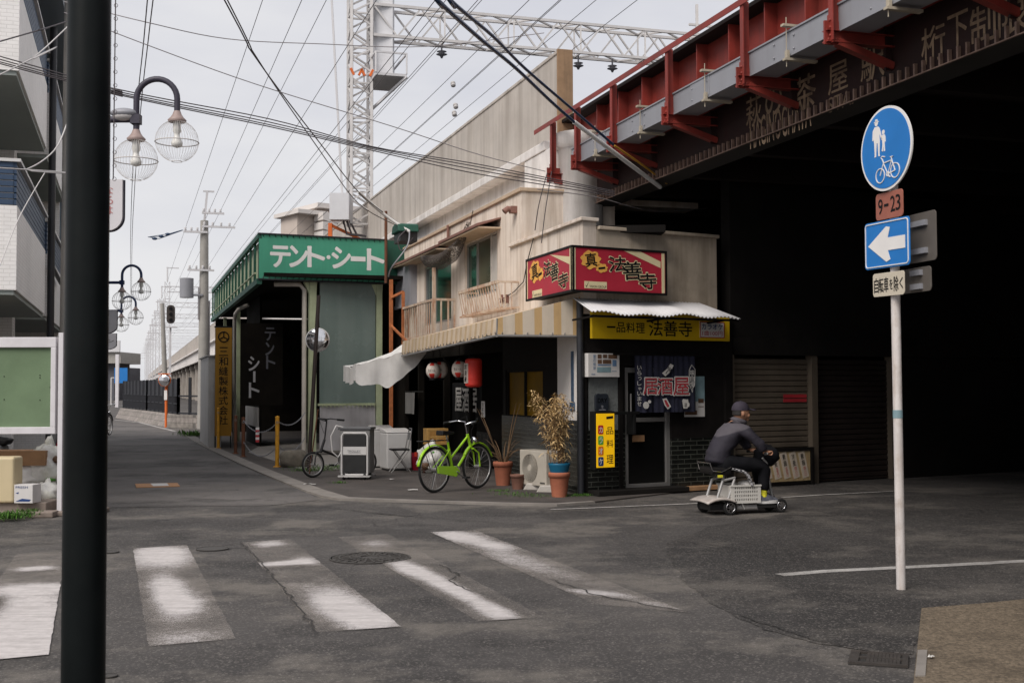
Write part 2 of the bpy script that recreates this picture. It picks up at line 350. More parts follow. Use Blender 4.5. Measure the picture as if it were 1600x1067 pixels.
mat('bridge_black', (.013, .009, .008), .8, .3, 3, bump=.1, spec=.15)
mat('tray_grey', (.28, .285, .31), .5, .08, 2, dirt=.35, dcol=(.24, .24, .26), dscale=2, metal=.1, streak=.3, scol=(.2, .19, .2))
mat('fringe_metal', (.22, .145, .112), .6, .35, 8, dirt=.8, dcol=(.06, .03, .022), dscale=3)
mat('hanger_cream', (.40, .35, .27), .6, .15, 6, dirt=.5, dcol=(.2, .14, .09))
mat('conduit_white', (.66, .65, .63), .5, .06, 4, dirt=.3, dcol=(.35, .33, .3))
mat('old_paint_letters', (.27, .19, .125), .85, .4, 6, dirt=1.0, dcol=(.035, .012, .009), dscale=3.5)
mat('pipe_dark', (.02, .021, .025), .45, .15)
# ------------------------------------------------------------------ ground, kerb, pavements, markings
g = MB(); g.quad((-260, -30, 0), (260, -30, 0), (260, 420, 0), (-260, 420, 0)); tag(g.build('ground', MATS['asphalt']), kind='structure')
def gp(*px, z=0.0): return [G(u, v, 0).to_2d() for u, v in px]
curb_px = [(285, 679), (302, 690), (322, 701), (345, 712), (372, 725), (408, 741), (447, 757), (480, 770), (505, 778), (530, 782), (600, 784), (700, 787), (800, 790), (870, 791), (930, 787)]
cp = gp(*curb_px)
def offset_line(P, d):
    out = []
    for i, p in enumerate(P):
        t = (P[min(i + 1, len(P) - 1)] - P[max(i - 1, 0)]).normalized(); out.append(p + Vector((-t.y, t.x)) * d)
    return out
ci = offset_line(cp, .26)
for i in range(9, len(cp)): ci[i] = cp[i].lerp(ci[i], max(.3, 1 - (i - 8) * .25))
k = MB()
for i in range(len(cp) - 1):
    a, b_, c_, d_ = cp[i], cp[i + 1], ci[i + 1], ci[i]
    k.add([(*a, 0), (*b_, 0), (*c_, 0), (*d_, 0), (*a, .03), (*b_, .03), (*c_, .035), (*d_, .035)], [(4, 5, 6, 7), (0, 1, 5, 4), (2, 3, 7, 6), (1, 2, 6, 5), (3, 0, 4, 7)])
tag(k.build('kerb', MATS['curb_concrete']), kind='structure')
ap = MB(); back = [SF.at(3.0, .3, 0).to_2d(), SL.at(-11, .3, 0).to_2d(), SL.at(-30, .5, 0).to_2d()]
pl = [tuple(p) for p in ci] + [tuple(p) for p in back]
ap.slab(pl, 0, .02); tag(ap.build('pavement', MATS['apron']), kind='structure')
fl = MB(); fl.slab([tuple(p) for p in gp((388, 708), (470, 735), (640, 735), (640, 700), (420, 690))], .02, .026); tag(fl.build('floor', MATS['pale_floor']), kind='structure')
pv = MB(); pv.slab([tuple(p) for p in gp((1440, 952), (1530, 945), (1640, 934), (1800, 925), (1900, 1090), (1424, 1100))], 0, .012); tag(pv.build('pavement', MATS['pavement_concrete']), kind='structure')
ks = MB(); ks.slab([tuple(p) for p in gp((1434, 1020), (1449, 1020), (1446, 1060), (1430, 1060))], .012, .02); tag(ks.build('kerb', MATS['curb_concrete']), kind='structure')
stripes = [[(27, 865), (103, 862), (76, 1024), (-92, 1040)], [(208, 858), (292, 852), (369, 999), (232, 1011)], [(376, 848), (454, 843), (627, 980), (496, 989)], [(528, 840), (605, 835), (849, 965), (746, 972)], [(672, 832), (742, 829), (1076, 958), (930, 945)]]
# blobs of paint left on each stripe: (across 0..1, along 0..1 from the far end, half widths, strength)
WEAR = [[(.5, .23, .34, .025, .7), (.55, .47, .6, .05, .6), (.6, .72, .62, .24, .75), (.5, .95, .6, .12, .7), (.05, .62, .22, .08, -.7)],
        [(.45, .17, .5, .13, .75), (.5, .06, .5, .06, .35), (.4, .58, .24, .17, .75), (.55, .72, .3, .1, .45), (.5, .97, .5, .05, .35)],
        [(.5, .06, .3, .05, .6), (.4, .345, .42, .025, .8), (.8, .33, .2, .06, .4), (.6, .83, .36, .16, .85), (.8, .95, .3, .06, .4)],
        [(.5, .14, .3, .05, .35), (.3, .5, .22, .12, .7), (.45, .75, .2, .18, .75), (.5, .95, .25, .06, .5), (.95, .7, .2, .4, -.3)],
        [(.4, .1, .45, .1, .8), (.65, .26, .3, .06, .6), (.45, .5, .4, .22, .38), (.4, .87, .35, .03, .55), (.85, .95, .2, .04, .3)]]
for i, q in enumerate(stripes):
    P = [p.to_3d() for p in gp(*q)]; nu, nv = 14, 70; m_ = MB(); wear = []
    for b_ in range(nv + 1):
        for a_ in range(nu + 1):
            u, v = a_ / nu, b_ / nv; p = P[0].lerp(P[1], u).lerp(P[3].lerp(P[2], u), v)
            if a_ in (0, nu): p += Vector((.012 * noise.noise(Vector((v * 30, i, a_))), 0, 0))
            m_.v.append((p.x, p.y, .008)); k = .22 + .12 * noise.noise(Vector((u * 2 + i * 5, v * 7, 1)))
            for (cu, cv, wu, wv, st_) in WEAR[i]:
                d = abs((u - cu) / wu) ** 2.5 + abs((v - cv) / wv) ** 2.2; k += st_ * math.exp(-d * .8)
            wear.append(max(0, min(1, k)))
    for b_ in range(nv):
        for a_ in range(nu): j = b_ * (nu + 1) + a_; m_.f.append((j, j + nu + 1, j + nu + 2, j + 1)); m_.m.append(0); m_.sm.append(False)
    o = tag(m_.build('crosswalk_stripe', MATS['road_paint']), kind='structure'); at_ = o.data.attributes.new('wear', 'FLOAT', 'POINT'); at_.data.foreach_set('value', wear)
pp_ = [(1040, 850), (1110, 822), (1240, 800), (1330, 779), (1480, 772), (2000, 760), (2000, 925), (1640, 932), (1530, 944), (1440, 951), (1432, 1022), (1346, 1016), (1262, 1002), (1195, 984), (1120, 948), (1075, 915), (1050, 880)]  # newer surfacing; its dark tone also stands in for the bridge's shade
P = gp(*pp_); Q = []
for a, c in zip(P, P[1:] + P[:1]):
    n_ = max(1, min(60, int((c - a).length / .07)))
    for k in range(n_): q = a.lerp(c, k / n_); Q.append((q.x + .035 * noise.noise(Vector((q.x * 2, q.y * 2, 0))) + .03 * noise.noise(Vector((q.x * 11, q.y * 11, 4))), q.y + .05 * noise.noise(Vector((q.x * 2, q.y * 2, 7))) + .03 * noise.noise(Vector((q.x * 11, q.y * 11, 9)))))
m_ = MB(); m_.add([(x, y, .004) for x, y in Q], [tuple(range(len(Q) - 1, -1, -1))]); m_ = tag(m_.build('road_patch_shade', MATS['asphalt_dark']), kind='structure')
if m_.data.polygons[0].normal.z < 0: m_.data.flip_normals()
P = gp((-40, 806), (60, 799), (168, 793), (300, 791), (420, 790), (500, 781)) + cp[7::-1] + gp((261, 668), (215, 659), (178, 653), (150, 650), (120, 650), (80, 672), (20, 720), (-60, 780))
m_ = MB(); m_.add([(*p, .004) for p in P], [tuple(range(len(P)))]); m_ = tag(m_.build('road_surface', MATS['asphalt_pale']), kind='structure')
if m_.data.polygons[0].normal.z < 0: m_.data.flip_normals()
def crack(px, w_=.012, seed=0):
    P = [G(*p).to_2d() for p in px]; Q = []
    for a, c in zip(P, P[1:]):
        n_ = max(2, int((c - a).length / .06))
        for k in range(n_): Q.append(a.lerp(c, k / n_) + Vector((noise.noise(Vector((len(Q) * .45, seed, 0))), noise.noise(Vector((len(Q) * .45, seed, 9))))) * .045)
    Q.append(P[-1]); m_ = MB(); n_ = len(Q)
    for k, p in enumerate(Q):
        t = (Q[min(k + 1, n_ - 1)] - Q[max(k - 1, 0)]).normalized(); h = w_ * (.35 + .65 * abs(noise.noise(Vector((k * .5, seed, 3))))) * min(1, k / 4, (n_ - 1 - k) / 4) + .001; m_.v += [(p.x - t.y * h, p.y + t.x * h, .012), (p.x + t.y * h, p.y - t.x * h, .012)]
    for k in range(n_ - 1): m_.f.append((2 * k, 2 * k + 1, 2 * k + 3, 2 * k + 2)); m_.m.append(0); m_.sm.append(False)
    tag(m_.build('road_crack', MATS['dull_black']), kind='structure')
for i, c_ in enumerate(([(374, 846), (404, 876), (452, 932), (497, 990)], [(640, 882), (690, 884), (716, 900), (700, 908), (740, 928)], [(850, 905), (930, 930), (1010, 946), (1090, 962)], [(1140, 957), (1200, 978), (1270, 1000), (1345, 1014)], [(168, 792), (300, 790), (420, 789), (520, 794), (640, 808)], [(560, 800), (700, 812), (860, 824)], [(1000, 842), (1100, 850), (1180, 862)])): crack(c_, .011 if i != 4 else .014, i * 3.7)
def line_mark(px, wd, m='edge_paint'):
    P = gp(*px); Q = offset_line(P, wd); b = MB(); n = len(P)
    b.add([(*p, .008) for p in P] + [(*p, .008) for p in Q], [(i, i + 1, n + i + 1, n + i) for i in range(n - 1)]); tag(b.build('road_line', MATS[m]), kind='structure')
line_mark([(1226, 901), (1300, 895), (1400, 890), (1500, 885), (1700, 874)], .13)
line_mark([(862, 797), (960, 793), (1100, 787)], .07); line_mark([(1225, 778), (1285, 774), (1400, 768)], .07)
line_mark([(178, 656), (215, 660), (250, 669), (270, 674)], .15)
# ------------------------------------------------------------------ viaduct: parapet wall, deck, piers
zt = VF.px(872, 84)[1]; zl = VF.px(853, 235)[1]; ZS = 4.35
vt = thing('railway_viaduct', 'long raised railway viaduct with stained grey concrete parapet above the shops', 'viaduct', VF.sub(-60, 0, 0))
def VB(): return MB()
b = MB(); L0 = -520
x = L0
while x < -.02:                                                # parapet panels with open joints
    x1 = min(x + 7.6, 0); b.box(x + .012, x1, .0, .2, zl, zt); x = x1
b.build('parapet', MATS['viaduct_concrete'], vt, VF)
b = MB(); b.box(L0, 0, -.02, .22, zt, zt + .06); b.build('coping', MATS['viaduct_concrete'], vt, VF, bev=.01)
b = MB(); b.box(.0, .05, -.03, .25, zl - .1, zt + .07); b.build('end_plate', MATS['concrete_end'], vt, VF, bev=.01)
b = MB(); b.box(L0, .12, -.3, .0, zl - .16, zl); b.build('ledge', MATS['white_render'], vt, VF, bev=.015)
b = MB(); b.box(L0, .05, -.02, .3, ZS, zl - .16); b.build('edge_beam', MATS['white_render'], vt, VF)
b = MB(); b.box(L0, 0, .3, 16, ZS + .1, zl - .3); b.build('deck', MATS['dark_concrete'], vt, VF)
b = MB(); b.box(-30, -.3, .35, 16, 0, ZS + .05); b.build('abutment', MATS['dark_concrete'], vt, VF)  # infill behind the shops, made solid to block light
for i in range(24):
    b = MB(); xx = -38 - i * 13; b.box(xx - .45, xx + .45, .5, 1.6, 0, ZS); b.box(xx - .6, xx + .6, .4, 15, ZS - .5, ZS); b.box(xx - .45, xx + .45, 7, 8.1, 0, ZS); b.build('pier', MATS['viaduct_concrete'], vt, VF)
# white end block of the abutment that carries the bridge (beside the shop roof)
b = MB(); b.box(-1.0, .55, -.28, .3, 2.6, zl - .16); b.build('bearing_block', MATS['white_render'], vt, VF, bev=.02)
b = MB(); b.lathe([(.36, 2.6), (.36, zl - .25), (.42, zl - .22), (.42, zl)], 20, M=Matrix.Translation((.72, .12, 0))); b.build('corner_pier', MATS['white_render'], vt, VF)
# ------------------------------------------------------------------ red girder bridge
zb = BF.px(937, 317)[1]; zg = BF.px(937, 171)[1]; OUT = .7
br = thing('railway_bridge', 'red steel girder railway bridge crossing over the dark side street', 'bridge', BF.sub(8, 0, 0))
XE = 26.0
zs_ = BF.px(1197.5, 122, .15)[1]                                 # bottom of the red stringer
b = MB(); b.box(-1.6, XE, 0, .03, zs_, zg)
xs = [BF.px(u, v, OUT)[0] for u, v in ((860, 262), (898, 253.5), (954, 219), (1040.6, 178), (1158, 120), (1296, 50))]
step = (xs[5] - xs[1]) / 4; x = xs[5]
while x + step < XE: x += step; xs.append(x)
for i in range(-1, 40): 
    xx = xs[1] + step * (i * .5 + .25)
    if -1.5 < xx < XE: b.box(xx - .012, xx + .012, -.16, 0, zs_ + .03, zg)
b.build('girder', MATS['bridge_red'], br, BF)
b = MB(); b.box(-1.7, XE, -.24, .24, zg, zg + .05); b.build('top_flange', MATS['bridge_black'], br, BF)
b = MB(); b.box(-1.2, XE, -.15, -.12, zs_ - .02, zs_ + .16); b.box(-1.2, XE, -.12, -.002, zs_, zs_ + .03); b.build('stringer', MATS['bridge_red'], br, BF, bev=.006)
b = MB(); b.box(-1.5, XE, .002, .04, zb + .02, zs_ - .004)
for xx in xs: b.box(xx - .014, xx + .014, -.08, .002, zb + .16, zs_ - .03)
b.build('lower_web', MATS['bridge_red_shaded'], br, BF)
b = MB(); x = -1.4
while x < XE: b.box(x - .011, x + .011, -.035, .0, zb + .012, zb + .125); x += .125
b.box(-1.5, XE, -.04, -.02, zb, zb + .011)
b.build('fringe', MATS['fringe_metal'], br, BF)
b = MB(); b.box(-1.5, XE, -.02, .36, zb - .002, zb + .009); b.build('bottom_flange', MATS['dull_black'], br, BF)
b = MB(); b.box(-1.5, XE, .36, 16, zb + .45, zs_ + .1); 
for i in range(16): b.box(-1.2 + i * step, -1.05 + i * step, .36, 16, zb + .02, zb + .45)
b.build('deck', MATS['bridge_black'], br, BF)
for i, xx in enumerate(xs):                                    # cantilever brackets with their posts
    zf = BF.px(1158, 120, OUT)[1]
    q = MB(); q.box(xx - .05, xx + .05, -OUT - .05, .1, zf - .11, zf - .1 + .004); q.box(xx - .006, xx + .006, -OUT - .05, .1, zf - .1, zf); q.box(xx - .05, xx + .05, -OUT - .05, .1, zf, zf + .008)
    q.box(xx - .012, xx + .012, -OUT - .06, -OUT + .16, zf - .13, zf + .1)
    q.bar((xx, -OUT + .08, zf - .1), (xx, .0, zb + .2), .09, .07)
    for s_ in (-.02, .06, .12): q.ball((xx - .016, -OUT + s_, zf - .03), .014, 8, 5); q.ball((xx + .016, -OUT + s_, zf - .08), .014, 8, 5)
    q.build('bracket', MATS['bridge_red'], br, BF)
    q = MB(); ztop = BF.px(1157, 2, OUT)[1]; q.box(xx - .006, xx + .068, -OUT - .006, -OUT + .006, zf - .12, ztop); q.box(xx - .006, xx + .006, -OUT, -OUT + .1, zf - .12, ztop)
    q.box(xx - .02, xx + .085, -OUT - .012, -OUT - .006, zf - .1, zf + .16)
    for dz in (-.05, .03, .1): q.ball((xx + .035, -OUT - .012, zf + dz), .016, 8, 5)
    q.build('post', MATS['bridge_red'], br, BF)
x0r = BF.px(836, 203, OUT)[0]
b = MB(); b.box(x0r, XE, -OUT - .02, -OUT + .05, ztop, ztop + .012); b.box(x0r, XE, -OUT - .02, -OUT - .01, ztop - .06, ztop); b.build('handrail', MATS['bridge_red'], br, BF)
z1 = BF.px(1153, 92, OUT - .1)[1]; z0 = z1 - .27
b = MB(); b.box(xs[1] - .4, XE, -OUT + .1, -OUT + .42, z0, z1)
for xx in xs[1::2]: b.box(xx + .5, xx + 1.0, -OUT + .093, -OUT + .1, z0 + .01, z1 - .01)
b.box(xs[1] - .4, XE, -OUT + .085, -OUT + .1, z1 - .012, z1 + .006); b.box(xs[1] - .4, XE, -OUT + .085, -OUT + .1, z0 - .006, z0 + .012)
for xx in xs[1:]:
    for dx in (.55, .95):
        for dz in (.06, .2): b.ball((xx + dx, -OUT + .093, z0 + dz), .012, 8, 5)
b.build('cable_tray', MATS['tray_grey'], br, BF)
for i in range(1, len(xs) - 1):
    xx = (xs[i] + xs[i + 1]) / 2; q = MB(); q.tube([(xx, -OUT + .05, z0 - .12), (xx, -OUT + .05, z1 + .13)], .006, 6)
    q.box(xx - .03, xx + .03, -OUT + .0, -OUT + .4, z1 + .03, z1 + .055); q.box(xx - .03, xx + .03, -OUT + .02, -OUT + .4, z0 - .055, z0 - .03); q.box(xx - .02, xx + .03, -OUT + .04, -OUT + .07, z0 - .03, z0 + .05)
    q.build('tray_hanger', MATS['hanger_cream'], br, BF)
zc = BF.px(1197.5, 105, .2)[1]
b = MB(); b.tube([(xs[1] - .2, -.2, zc - .02)] + [(xs[1] + i * 1.0, -.2, zc + .012 * math.sin(i * 1.7)) for i in range(0, 22)], .032, 10); b.build('conduit', MATS['conduit_white'], br, BF)
# old painted lettering on the lower web
def web_text(t, u0, v0, u1, v1, bold=.01):
    q = MB(); xa, xb, za, zb_ = BF.rect(u0, v0, u1, v1, .0); q.text(t, xa, xb, za, zb_, -.003, 0, bold); return q
for t, u0, v0, u1, v1 in (('萩', 1166, 150, 1190, 198), ('の', 1196, 133, 1222, 180), ('茶', 1240, 118, 1275, 172), ('屋', 1294, 98, 1325, 144), ('駅', 1345, 66, 1382, 125), ('桁', 1440, 40, 1477, 97), ('下', 1481, 20, 1513, 74), ('制', 1516, 8, 1556, 68), ('限', 1560, -8, 1604, 52)):
    web_text(t, u0, v0, u1, v1).build('lettering', MATS['old_paint_letters'], br, BF)
web_text('HAGINOCHAYA', 1172, 168, 1268, 216, .006).build('lettering', MATS['old_paint_letters'], br, BF)
web_text('STA.', 1294, 146, 1334, 170, .006).build('lettering', MATS['old_paint_letters'], br, BF)
# near abutment of the bridge, unseen at right; moved in close to darken the underpass
na = BF.sub(9.6, 1.7, 0)
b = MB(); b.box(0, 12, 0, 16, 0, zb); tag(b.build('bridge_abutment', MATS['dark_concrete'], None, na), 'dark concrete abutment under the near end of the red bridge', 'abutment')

fs = BF.sub(-3, 16.6, 0); b = MB(); b.box(0, 14, 0, 4, 0, 5.4); tag(b.build('light_blocker', MATS['dark_concrete'], None, fs), 'added unseen block keeping light out of the far side of the underpass', 'building')  # added block out of view that keeps the underpass dark
# ------------------------------------------------------------------ materials of the shop
mat('cream_wall', (.76, .665, .575), .85, .07, 2.5, dirt=.45, dcol=(.46, .36, .27), dscale=1.6, streak=.8, scol=(.36, .26, .18), stsc=(6, 6, .5), bump=.2, bscale=90)
mat('cream_wall_grimy_shaded', (.50, .42, .33), .85, .1, 2.5, dirt=.65, dcol=(.2, .16, .12), dscale=1.4, streak=.7, scol=(.16, .12, .08), stsc=(4, 4, .4), bump=.2, bscale=90)  # shop front: stained, and darkened in colour for the shade under the bridge
mat('white_plaster', (.74, .70, .67), .8, .06, 5, dirt=.25, dcol=(.4, .38, .35), bump=.15)
brick_mat('dark_tile', (.008, .009, .008), (.014, .015, .013), (.06, .063, .054), .23, .065, .006, .22, 'xyz')
mat('black_wood', (.010, .0085, .008), .7, .3, 6, bump=.1, spec=.12)
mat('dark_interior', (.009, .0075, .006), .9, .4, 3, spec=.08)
mat('dark_glass', (.02, .025, .025), .06, .1, spec=.8); mat('black_glass', (.006, .006, .006), .12, .1, spec=.35)
mat('window_green', (.02, .075, .05), .1, .5, 1.2, spec=.35); mat('window_teal', (.05, .10, .10), .15, .4, 1.0, spec=.4)
mat('window_olive', (.085, .075, .045), .3, .4, 1.2, spec=.25); mat('curtain', (.36, .32, .25), .9, .15, 6)
mat('alu', (.38, .36, .34), .4, .12, 5, metal=.5, dirt=.3, dcol=(.16, .14, .12)); mat('dull_steel', (.30, .29, .28), .45, .15, 5, metal=.5, dirt=.4, dcol=(.1, .08, .07))
mat('rust', (.42, .14, .05), .85, .35, 7, dirt=.6, dcol=(.12, .045, .025), dscale=6, bump=.3)
mat('rusty_white', (.56, .46, .36), .7, .15, 6, dirt=1.0, dcol=(.36, .12, .035), dscale=2.6, streak=.9, scol=(.3, .1, .035), stsc=(9, 9, 1.5), bump=.2)
mat('hood_rust', (.22, .11, .085), .7, .25, 5, dirt=.5, dcol=(.12, .06, .05)); mat('hood_cream', (.5, .38, .27), .8, .15, 4)
mat('net', (.09, .075, .065), .95, .4, 18, bump=.8, bscale=70)
mat('louvre', (.50, .47, .43), .6, .1, 5)
mat('stripe_yellow', (.54, .36, .17), .8, .1, 5, dirt=.35, dcol=(.36, .24, .12), streak=.3, scol=(.3, .2, .12), bump=.1)
mat('stripe_white', (.60, .52, .42), .8, .1, 5, dirt=.35, dcol=(.42, .34, .25), streak=.35, scol=(.36, .27, .18), bump=.1)
mat('stripe_yellow_faded', (.46, .34, .21), .85, .12, 4, dirt=.5, dcol=(.3, .2, .11), streak=.5, scol=(.28, .17, .09)); mat('stripe_white_faded', (.53, .43, .32), .85, .12, 4, dirt=.5, dcol=(.4, .3, .2), streak=.5, scol=(.32, .22, .13))
mat('tarp_white', (.80, .78, .75), .55, .08, 4, dirt=.3, dcol=(.5, .46, .42), streak=.35, scol=(.45, .42, .38), stsc=(5, 5, .8), bump=.15, bscale=12)
mat('tin_white', (.66, .65, .66), .45, .08, 3, dirt=.35, dcol=(.42, .38, .34))
mat('sign_red', (.42, .028, .05), .4, .08, 3, dirt=.15, dcol=(.3, .04, .05)); mat('sign_cream', (.72, .62, .38), .5, .06, 3, dirt=.2, dcol=(.5, .4, .22)); mat('sign_black', (.008, .008, .008), .5, .1, spec=.25)
mat('sign_yellow', (.72, .47, .012), .45, .07, 3, dirt=.2, dcol=(.5, .3, .02)); mat('sign_white', (.74, .72, .7), .5, .05); mat('ink_black', (.008, .008, .009), .7, .1, spec=.15); mat('ink_red', (.45, .03, .04), .6, .1)
mat('glow_yellow', (.80, .50, .01), .4, .05, 3); mat('flame_yellow', (.8, .42, .09), .5, .1)
mat('board_red', (.55, .03, .025), .4, .05); mat('board_green', (.12, .42, .05), .4, .05); mat('board_orange', (.75, .2, .02), .4, .05); mat('board_blue', (.015, .05, .18), .4, .05)
mat('noren_blue', (.014, .015, .032), .9, .3, 9, bump=.2, bscale=120); mat('noren_red', (.36, .035, .045), .85, .15, 6); mat('noren_white', (.55, .53, .5), .85, .1, 6)
mat('stucco', (.15, .16, .155), .9, .2, 4, dirt=.4, dcol=(.07, .07, .065), bump=1.0, bscale=28)
mat('meter', (.02, .024, .032), .4, .1); mat('poster_white', (.60, .58, .56), .6, .05); mat('poster_blue', (.12, .2, .32), .6, .3, 9); mat('poster_brown', (.13, .07, .04), .6, .4, 9); mat('poster_teal', (.20, .30, .33), .6, .3, 4)
mat('amber_film', (.19, .105, .004), .5, .3, 2.2, dirt=.7, dcol=(.12, .065, .004), dscale=2, spec=.08)
mat('shutter_beige', (.125, .10, .075), .6, .15, 2, dirt=.5, dcol=(.07, .055, .04), dscale=2, streak=.5, scol=(.05, .04, .03), stsc=(3, 3, 1.2)); mat('shutter_brown_shaded', (.022, .015, .013), .6, .2, 2, dirt=.4, dcol=(.02, .014, .012))  # second shutter's dark tone carries the light falloff under the bridge
mat('menu_ground', (.40, .30, .16), .7, .15, 6); mat('menu_paper', (.55, .47, .38), .7, .1, 6); mat('timber', (.36, .2, .10), .7, .2, 5)
mat('lantern_white', (.68, .6, .53), .6, .06, 6); mat('lantern_red', (.62, .035, .022), .55, .08, 5); mat('lantern_dark_red', (.3, .012, .02), .6, .1)
mat('blue_strip', (.05, .09, .15), .5, .3, 8)
def holes_wall(mb, x0, x1, z0, z1, y0, y1, holes, mi=0):
    X = sorted({x0, x1, *[min(max(h[i], x0), x1) for h in holes for i in (0, 1)]}); Z = sorted({z0, z1, *[min(max(h[i], z0), z1) for h in holes for i in (2, 3)]})
    for a, b in zip(X, X[1:]):
        run = None
        for c, d in list(zip(Z, Z[1:])) + [(None, None)]:
            solid = c is not None and not any(h[0] - 1e-6 <= a and b <= h[1] + 1e-6 and h[2] - 1e-6 <= c and d <= h[3] + 1e-6 for h in holes)
            if solid: run = (run[0], d) if run else (c, d)
            elif run: mb.box(a, b, y0, y1, run[0], run[1], mi); run = None
    return mb
def frame_rect(mb, x0, x1, z0, z1, y0, y1, t, mi=0):
    mb.box(x0, x1, y0, y1, z1 - t, z1, mi); mb.box(x0, x1, y0, y1, z0, z0 + t, mi); mb.box(x0, x0 + t, y0, y1, z0 + t, z1 - t, mi); mb.box(x1 - t, x1, y0, y1, z0 + t, z1 - t, mi)
def mitre(FA, FB, xa, xb, t, y0=0.0):
    """plan of a wall of thickness t turning the corner from frame FA (left) to FB (right), set y0 into the wall"""
    def inner(d):
        p, q = FA.at(0, d, 0), FB.at(0, d, 0); a, c = FA.x, FB.x; r = q - p; det = a.x * -c.y + c.x * a.y
        return p + a * ((r.x * -c.y + c.x * r.y) / det)
    return [FA.at(xa, y0, 0), inner(y0), FB.at(xb, y0, 0), FB.at(xb, y0 + t, 0), inner(y0 + t), FA.at(xa, y0 + t, 0)]
def mitre_slab(mb, root, *a, z0=0, z1=1, **k):
    inv = W[root].inverted(); P = [inv @ p for p in mitre(*a, **k)]; dz = W[root].translation.z; return mb.slab([(p.x, p.y) for p in P], z0 - dz, z1 - dz)
shop = thing('corner_shop', 'two storey cream plastered corner eatery with dark tiled base under the railway bridge', 'building', SL.sub(0, 0, 0))
XA = SL.px(815, 300)[0]; XF = SL.px(618, 400)[0]; zA = SL.px(815, 299)[1]; zB = SL.px(914, 344)[1]; ZU = 2.5
w1 = SL.rect(727, 372, 777, 462); w0 = SL.rect(663, 410, 705, 505)
b = MB(); holes_wall(b, XF, XA, ZU, zA, 0, .18, [w1, w0])
b.box(XA - .18, XA, .18, 1.6, zB - .3, zA); b.box(XF, XA - .18, .18, 3.2, zA - .12, zA - .02)
b.build('wall', MATS['cream_wall'], shop, SL)
b = MB(); mitre_slab(b, shop, SL, SF, XA, .22, .18, z0=ZU, z1=zB); b.build('wall', MATS['cream_wall'], shop)
b = MB(); b.box(XF - .03, XA + .03, -.04, .1, zA, zA + .06); b.box(XA - .1, XA + .03, .1, 1.6, zA, zA + .06); b.build('roof_edge', MATS['hood_cream'], shop, SL, bev=.006)
xl = SL.px(798, 396)[0]
b = MB(); mitre_slab(b, shop, SL, SF, xl, .24, .28, y0=-.05, z0=zB, z1=zB + .05); b.build('ledge', MATS['cream_wall'], shop, bev=.008)
# front wall of the corner block
xR = SF.px(1120, 440)[0]; zF = SF.px(1000, 364)[1]
b = MB(); b.box(.22, xR, 0, .18, ZU, zF); b.box(xR - .18, xR, .18, 3, ZU, zF); b.build('wall', MATS['cream_wall_grimy_shaded'], shop, SF)
b = MB(); b.box(.24, xR + .02, -.05, .2, zF, zF + .05); b.build('ledge', MATS['cream_wall_grimy_shaded'], shop, SF, bev=.008)
b = MB(); b.slab([(XA, .2), (-.3, .2), (.1, 1.2), (XA, 2.0)], zB - .12, zB - .02); b.build('roof', MATS['dark_concrete'], shop, SL)
# blue-glazed light well behind the corner block
q = SL.rect(846, 316, 870, 366, -.9)
b = MB(); b.box(q[0] - .25, q[1] + .5, .92, .96, zB, q[3] + .45); b.build('wall', MATS['white_render'], shop, SL)
b = MB(); b.box(q[0], q[1], .89, .918, q[2], q[3]); o = b.build('window', MATS['window_teal'], shop, SL)
# --- upper windows
def window(r, mats, rails=1, frame='alu', split=.5):
    x0, x1, z0, z1 = r; f = MB(); frame_rect(f, x0, x1, z0, z1, .03, .1, .045); xm = x0 + (x1 - x0) * split; f.box(xm - .03, xm + .03, .03, .1, z0 + .045, z1 - .045)
    o = f.build('window', MATS[frame], shop, SL)
    for (a, c), mm in zip(((x0 + .045, xm - .03), (xm + .03, x1 - .045)), mats):
        p = MB(); p.box(a, c, .06, .075, z0 + .045, z1 - .045); p.build('pane', MATS[mm], o, SL)
    return o
xlv = SL.px(766, 400)[0]
window((w1[0], xlv, w1[2], w1[3]), ('window_green', 'window_olive'), split=.42)
window(w0, ('window_teal', 'window_green'), split=.36)
b = MB(); frame_rect(b, xlv + .01, w1[1], w1[2], w1[3], .0, .08, .03); n = 26
for i in range(n): zz = w1[2] + .05 + (w1[3] - w1[2] - .1) * i / n; b.box(xlv + .04, w1[1] - .03, .015, .06, zz, zz + .035)
b.build('louvre', MATS['louvre'], shop, SL)
def hood(u0, v0, u1, v1, dep, drop=.12):
    x0 = SL.px(u0, v0)[0]; x1 = SL.px(u1, v1)[0]; zz = SL.px(u1, v1)[1]; q = MB()
    q.add([(x0, 0, zz + drop), (x1, 0, zz + drop), (x1, -dep, zz), (x0, -dep, zz), (x0, 0, zz + drop - .03), (x1, 0, zz + drop - .03), (x1, -dep, zz - .05), (x0, -dep, zz - .05)], [(3, 2, 1, 0), (4, 5, 6, 7), (2, 3, 7, 6), (1, 2, 6, 5), (3, 0, 4, 7)])
    q.box(x0 + .02, x1 - .02, -dep + .02, 0, zz - .08, zz - .05, 1)
    return q.build('window_hood', [MATS['hood_rust'], MATS['hood_cream']], shop, SL, bev=.005)
hood(718, 380, 783, 350, .42); hood(645, 413, 706, 384, .34); hood(612, 425, 643, 410, .3)
r = SL.rect(619, 418, 641, 476, .15); b = MB(); n = 18
for i in range(n): x = r[0] + (r[1] - r[0]) * i / n; b.box(x, x + (r[1] - r[0]) / n * .62, -.17, -.15, r[2], r[3])
b.box(r[0], r[1], -.15, 0, r[2], r[3]); b.box(r[0] - .02, r[1] + .02, -.19, 0, r[2] - .07, r[2]); b.build('shutter_box', MATS['tray_grey'], shop, SL)
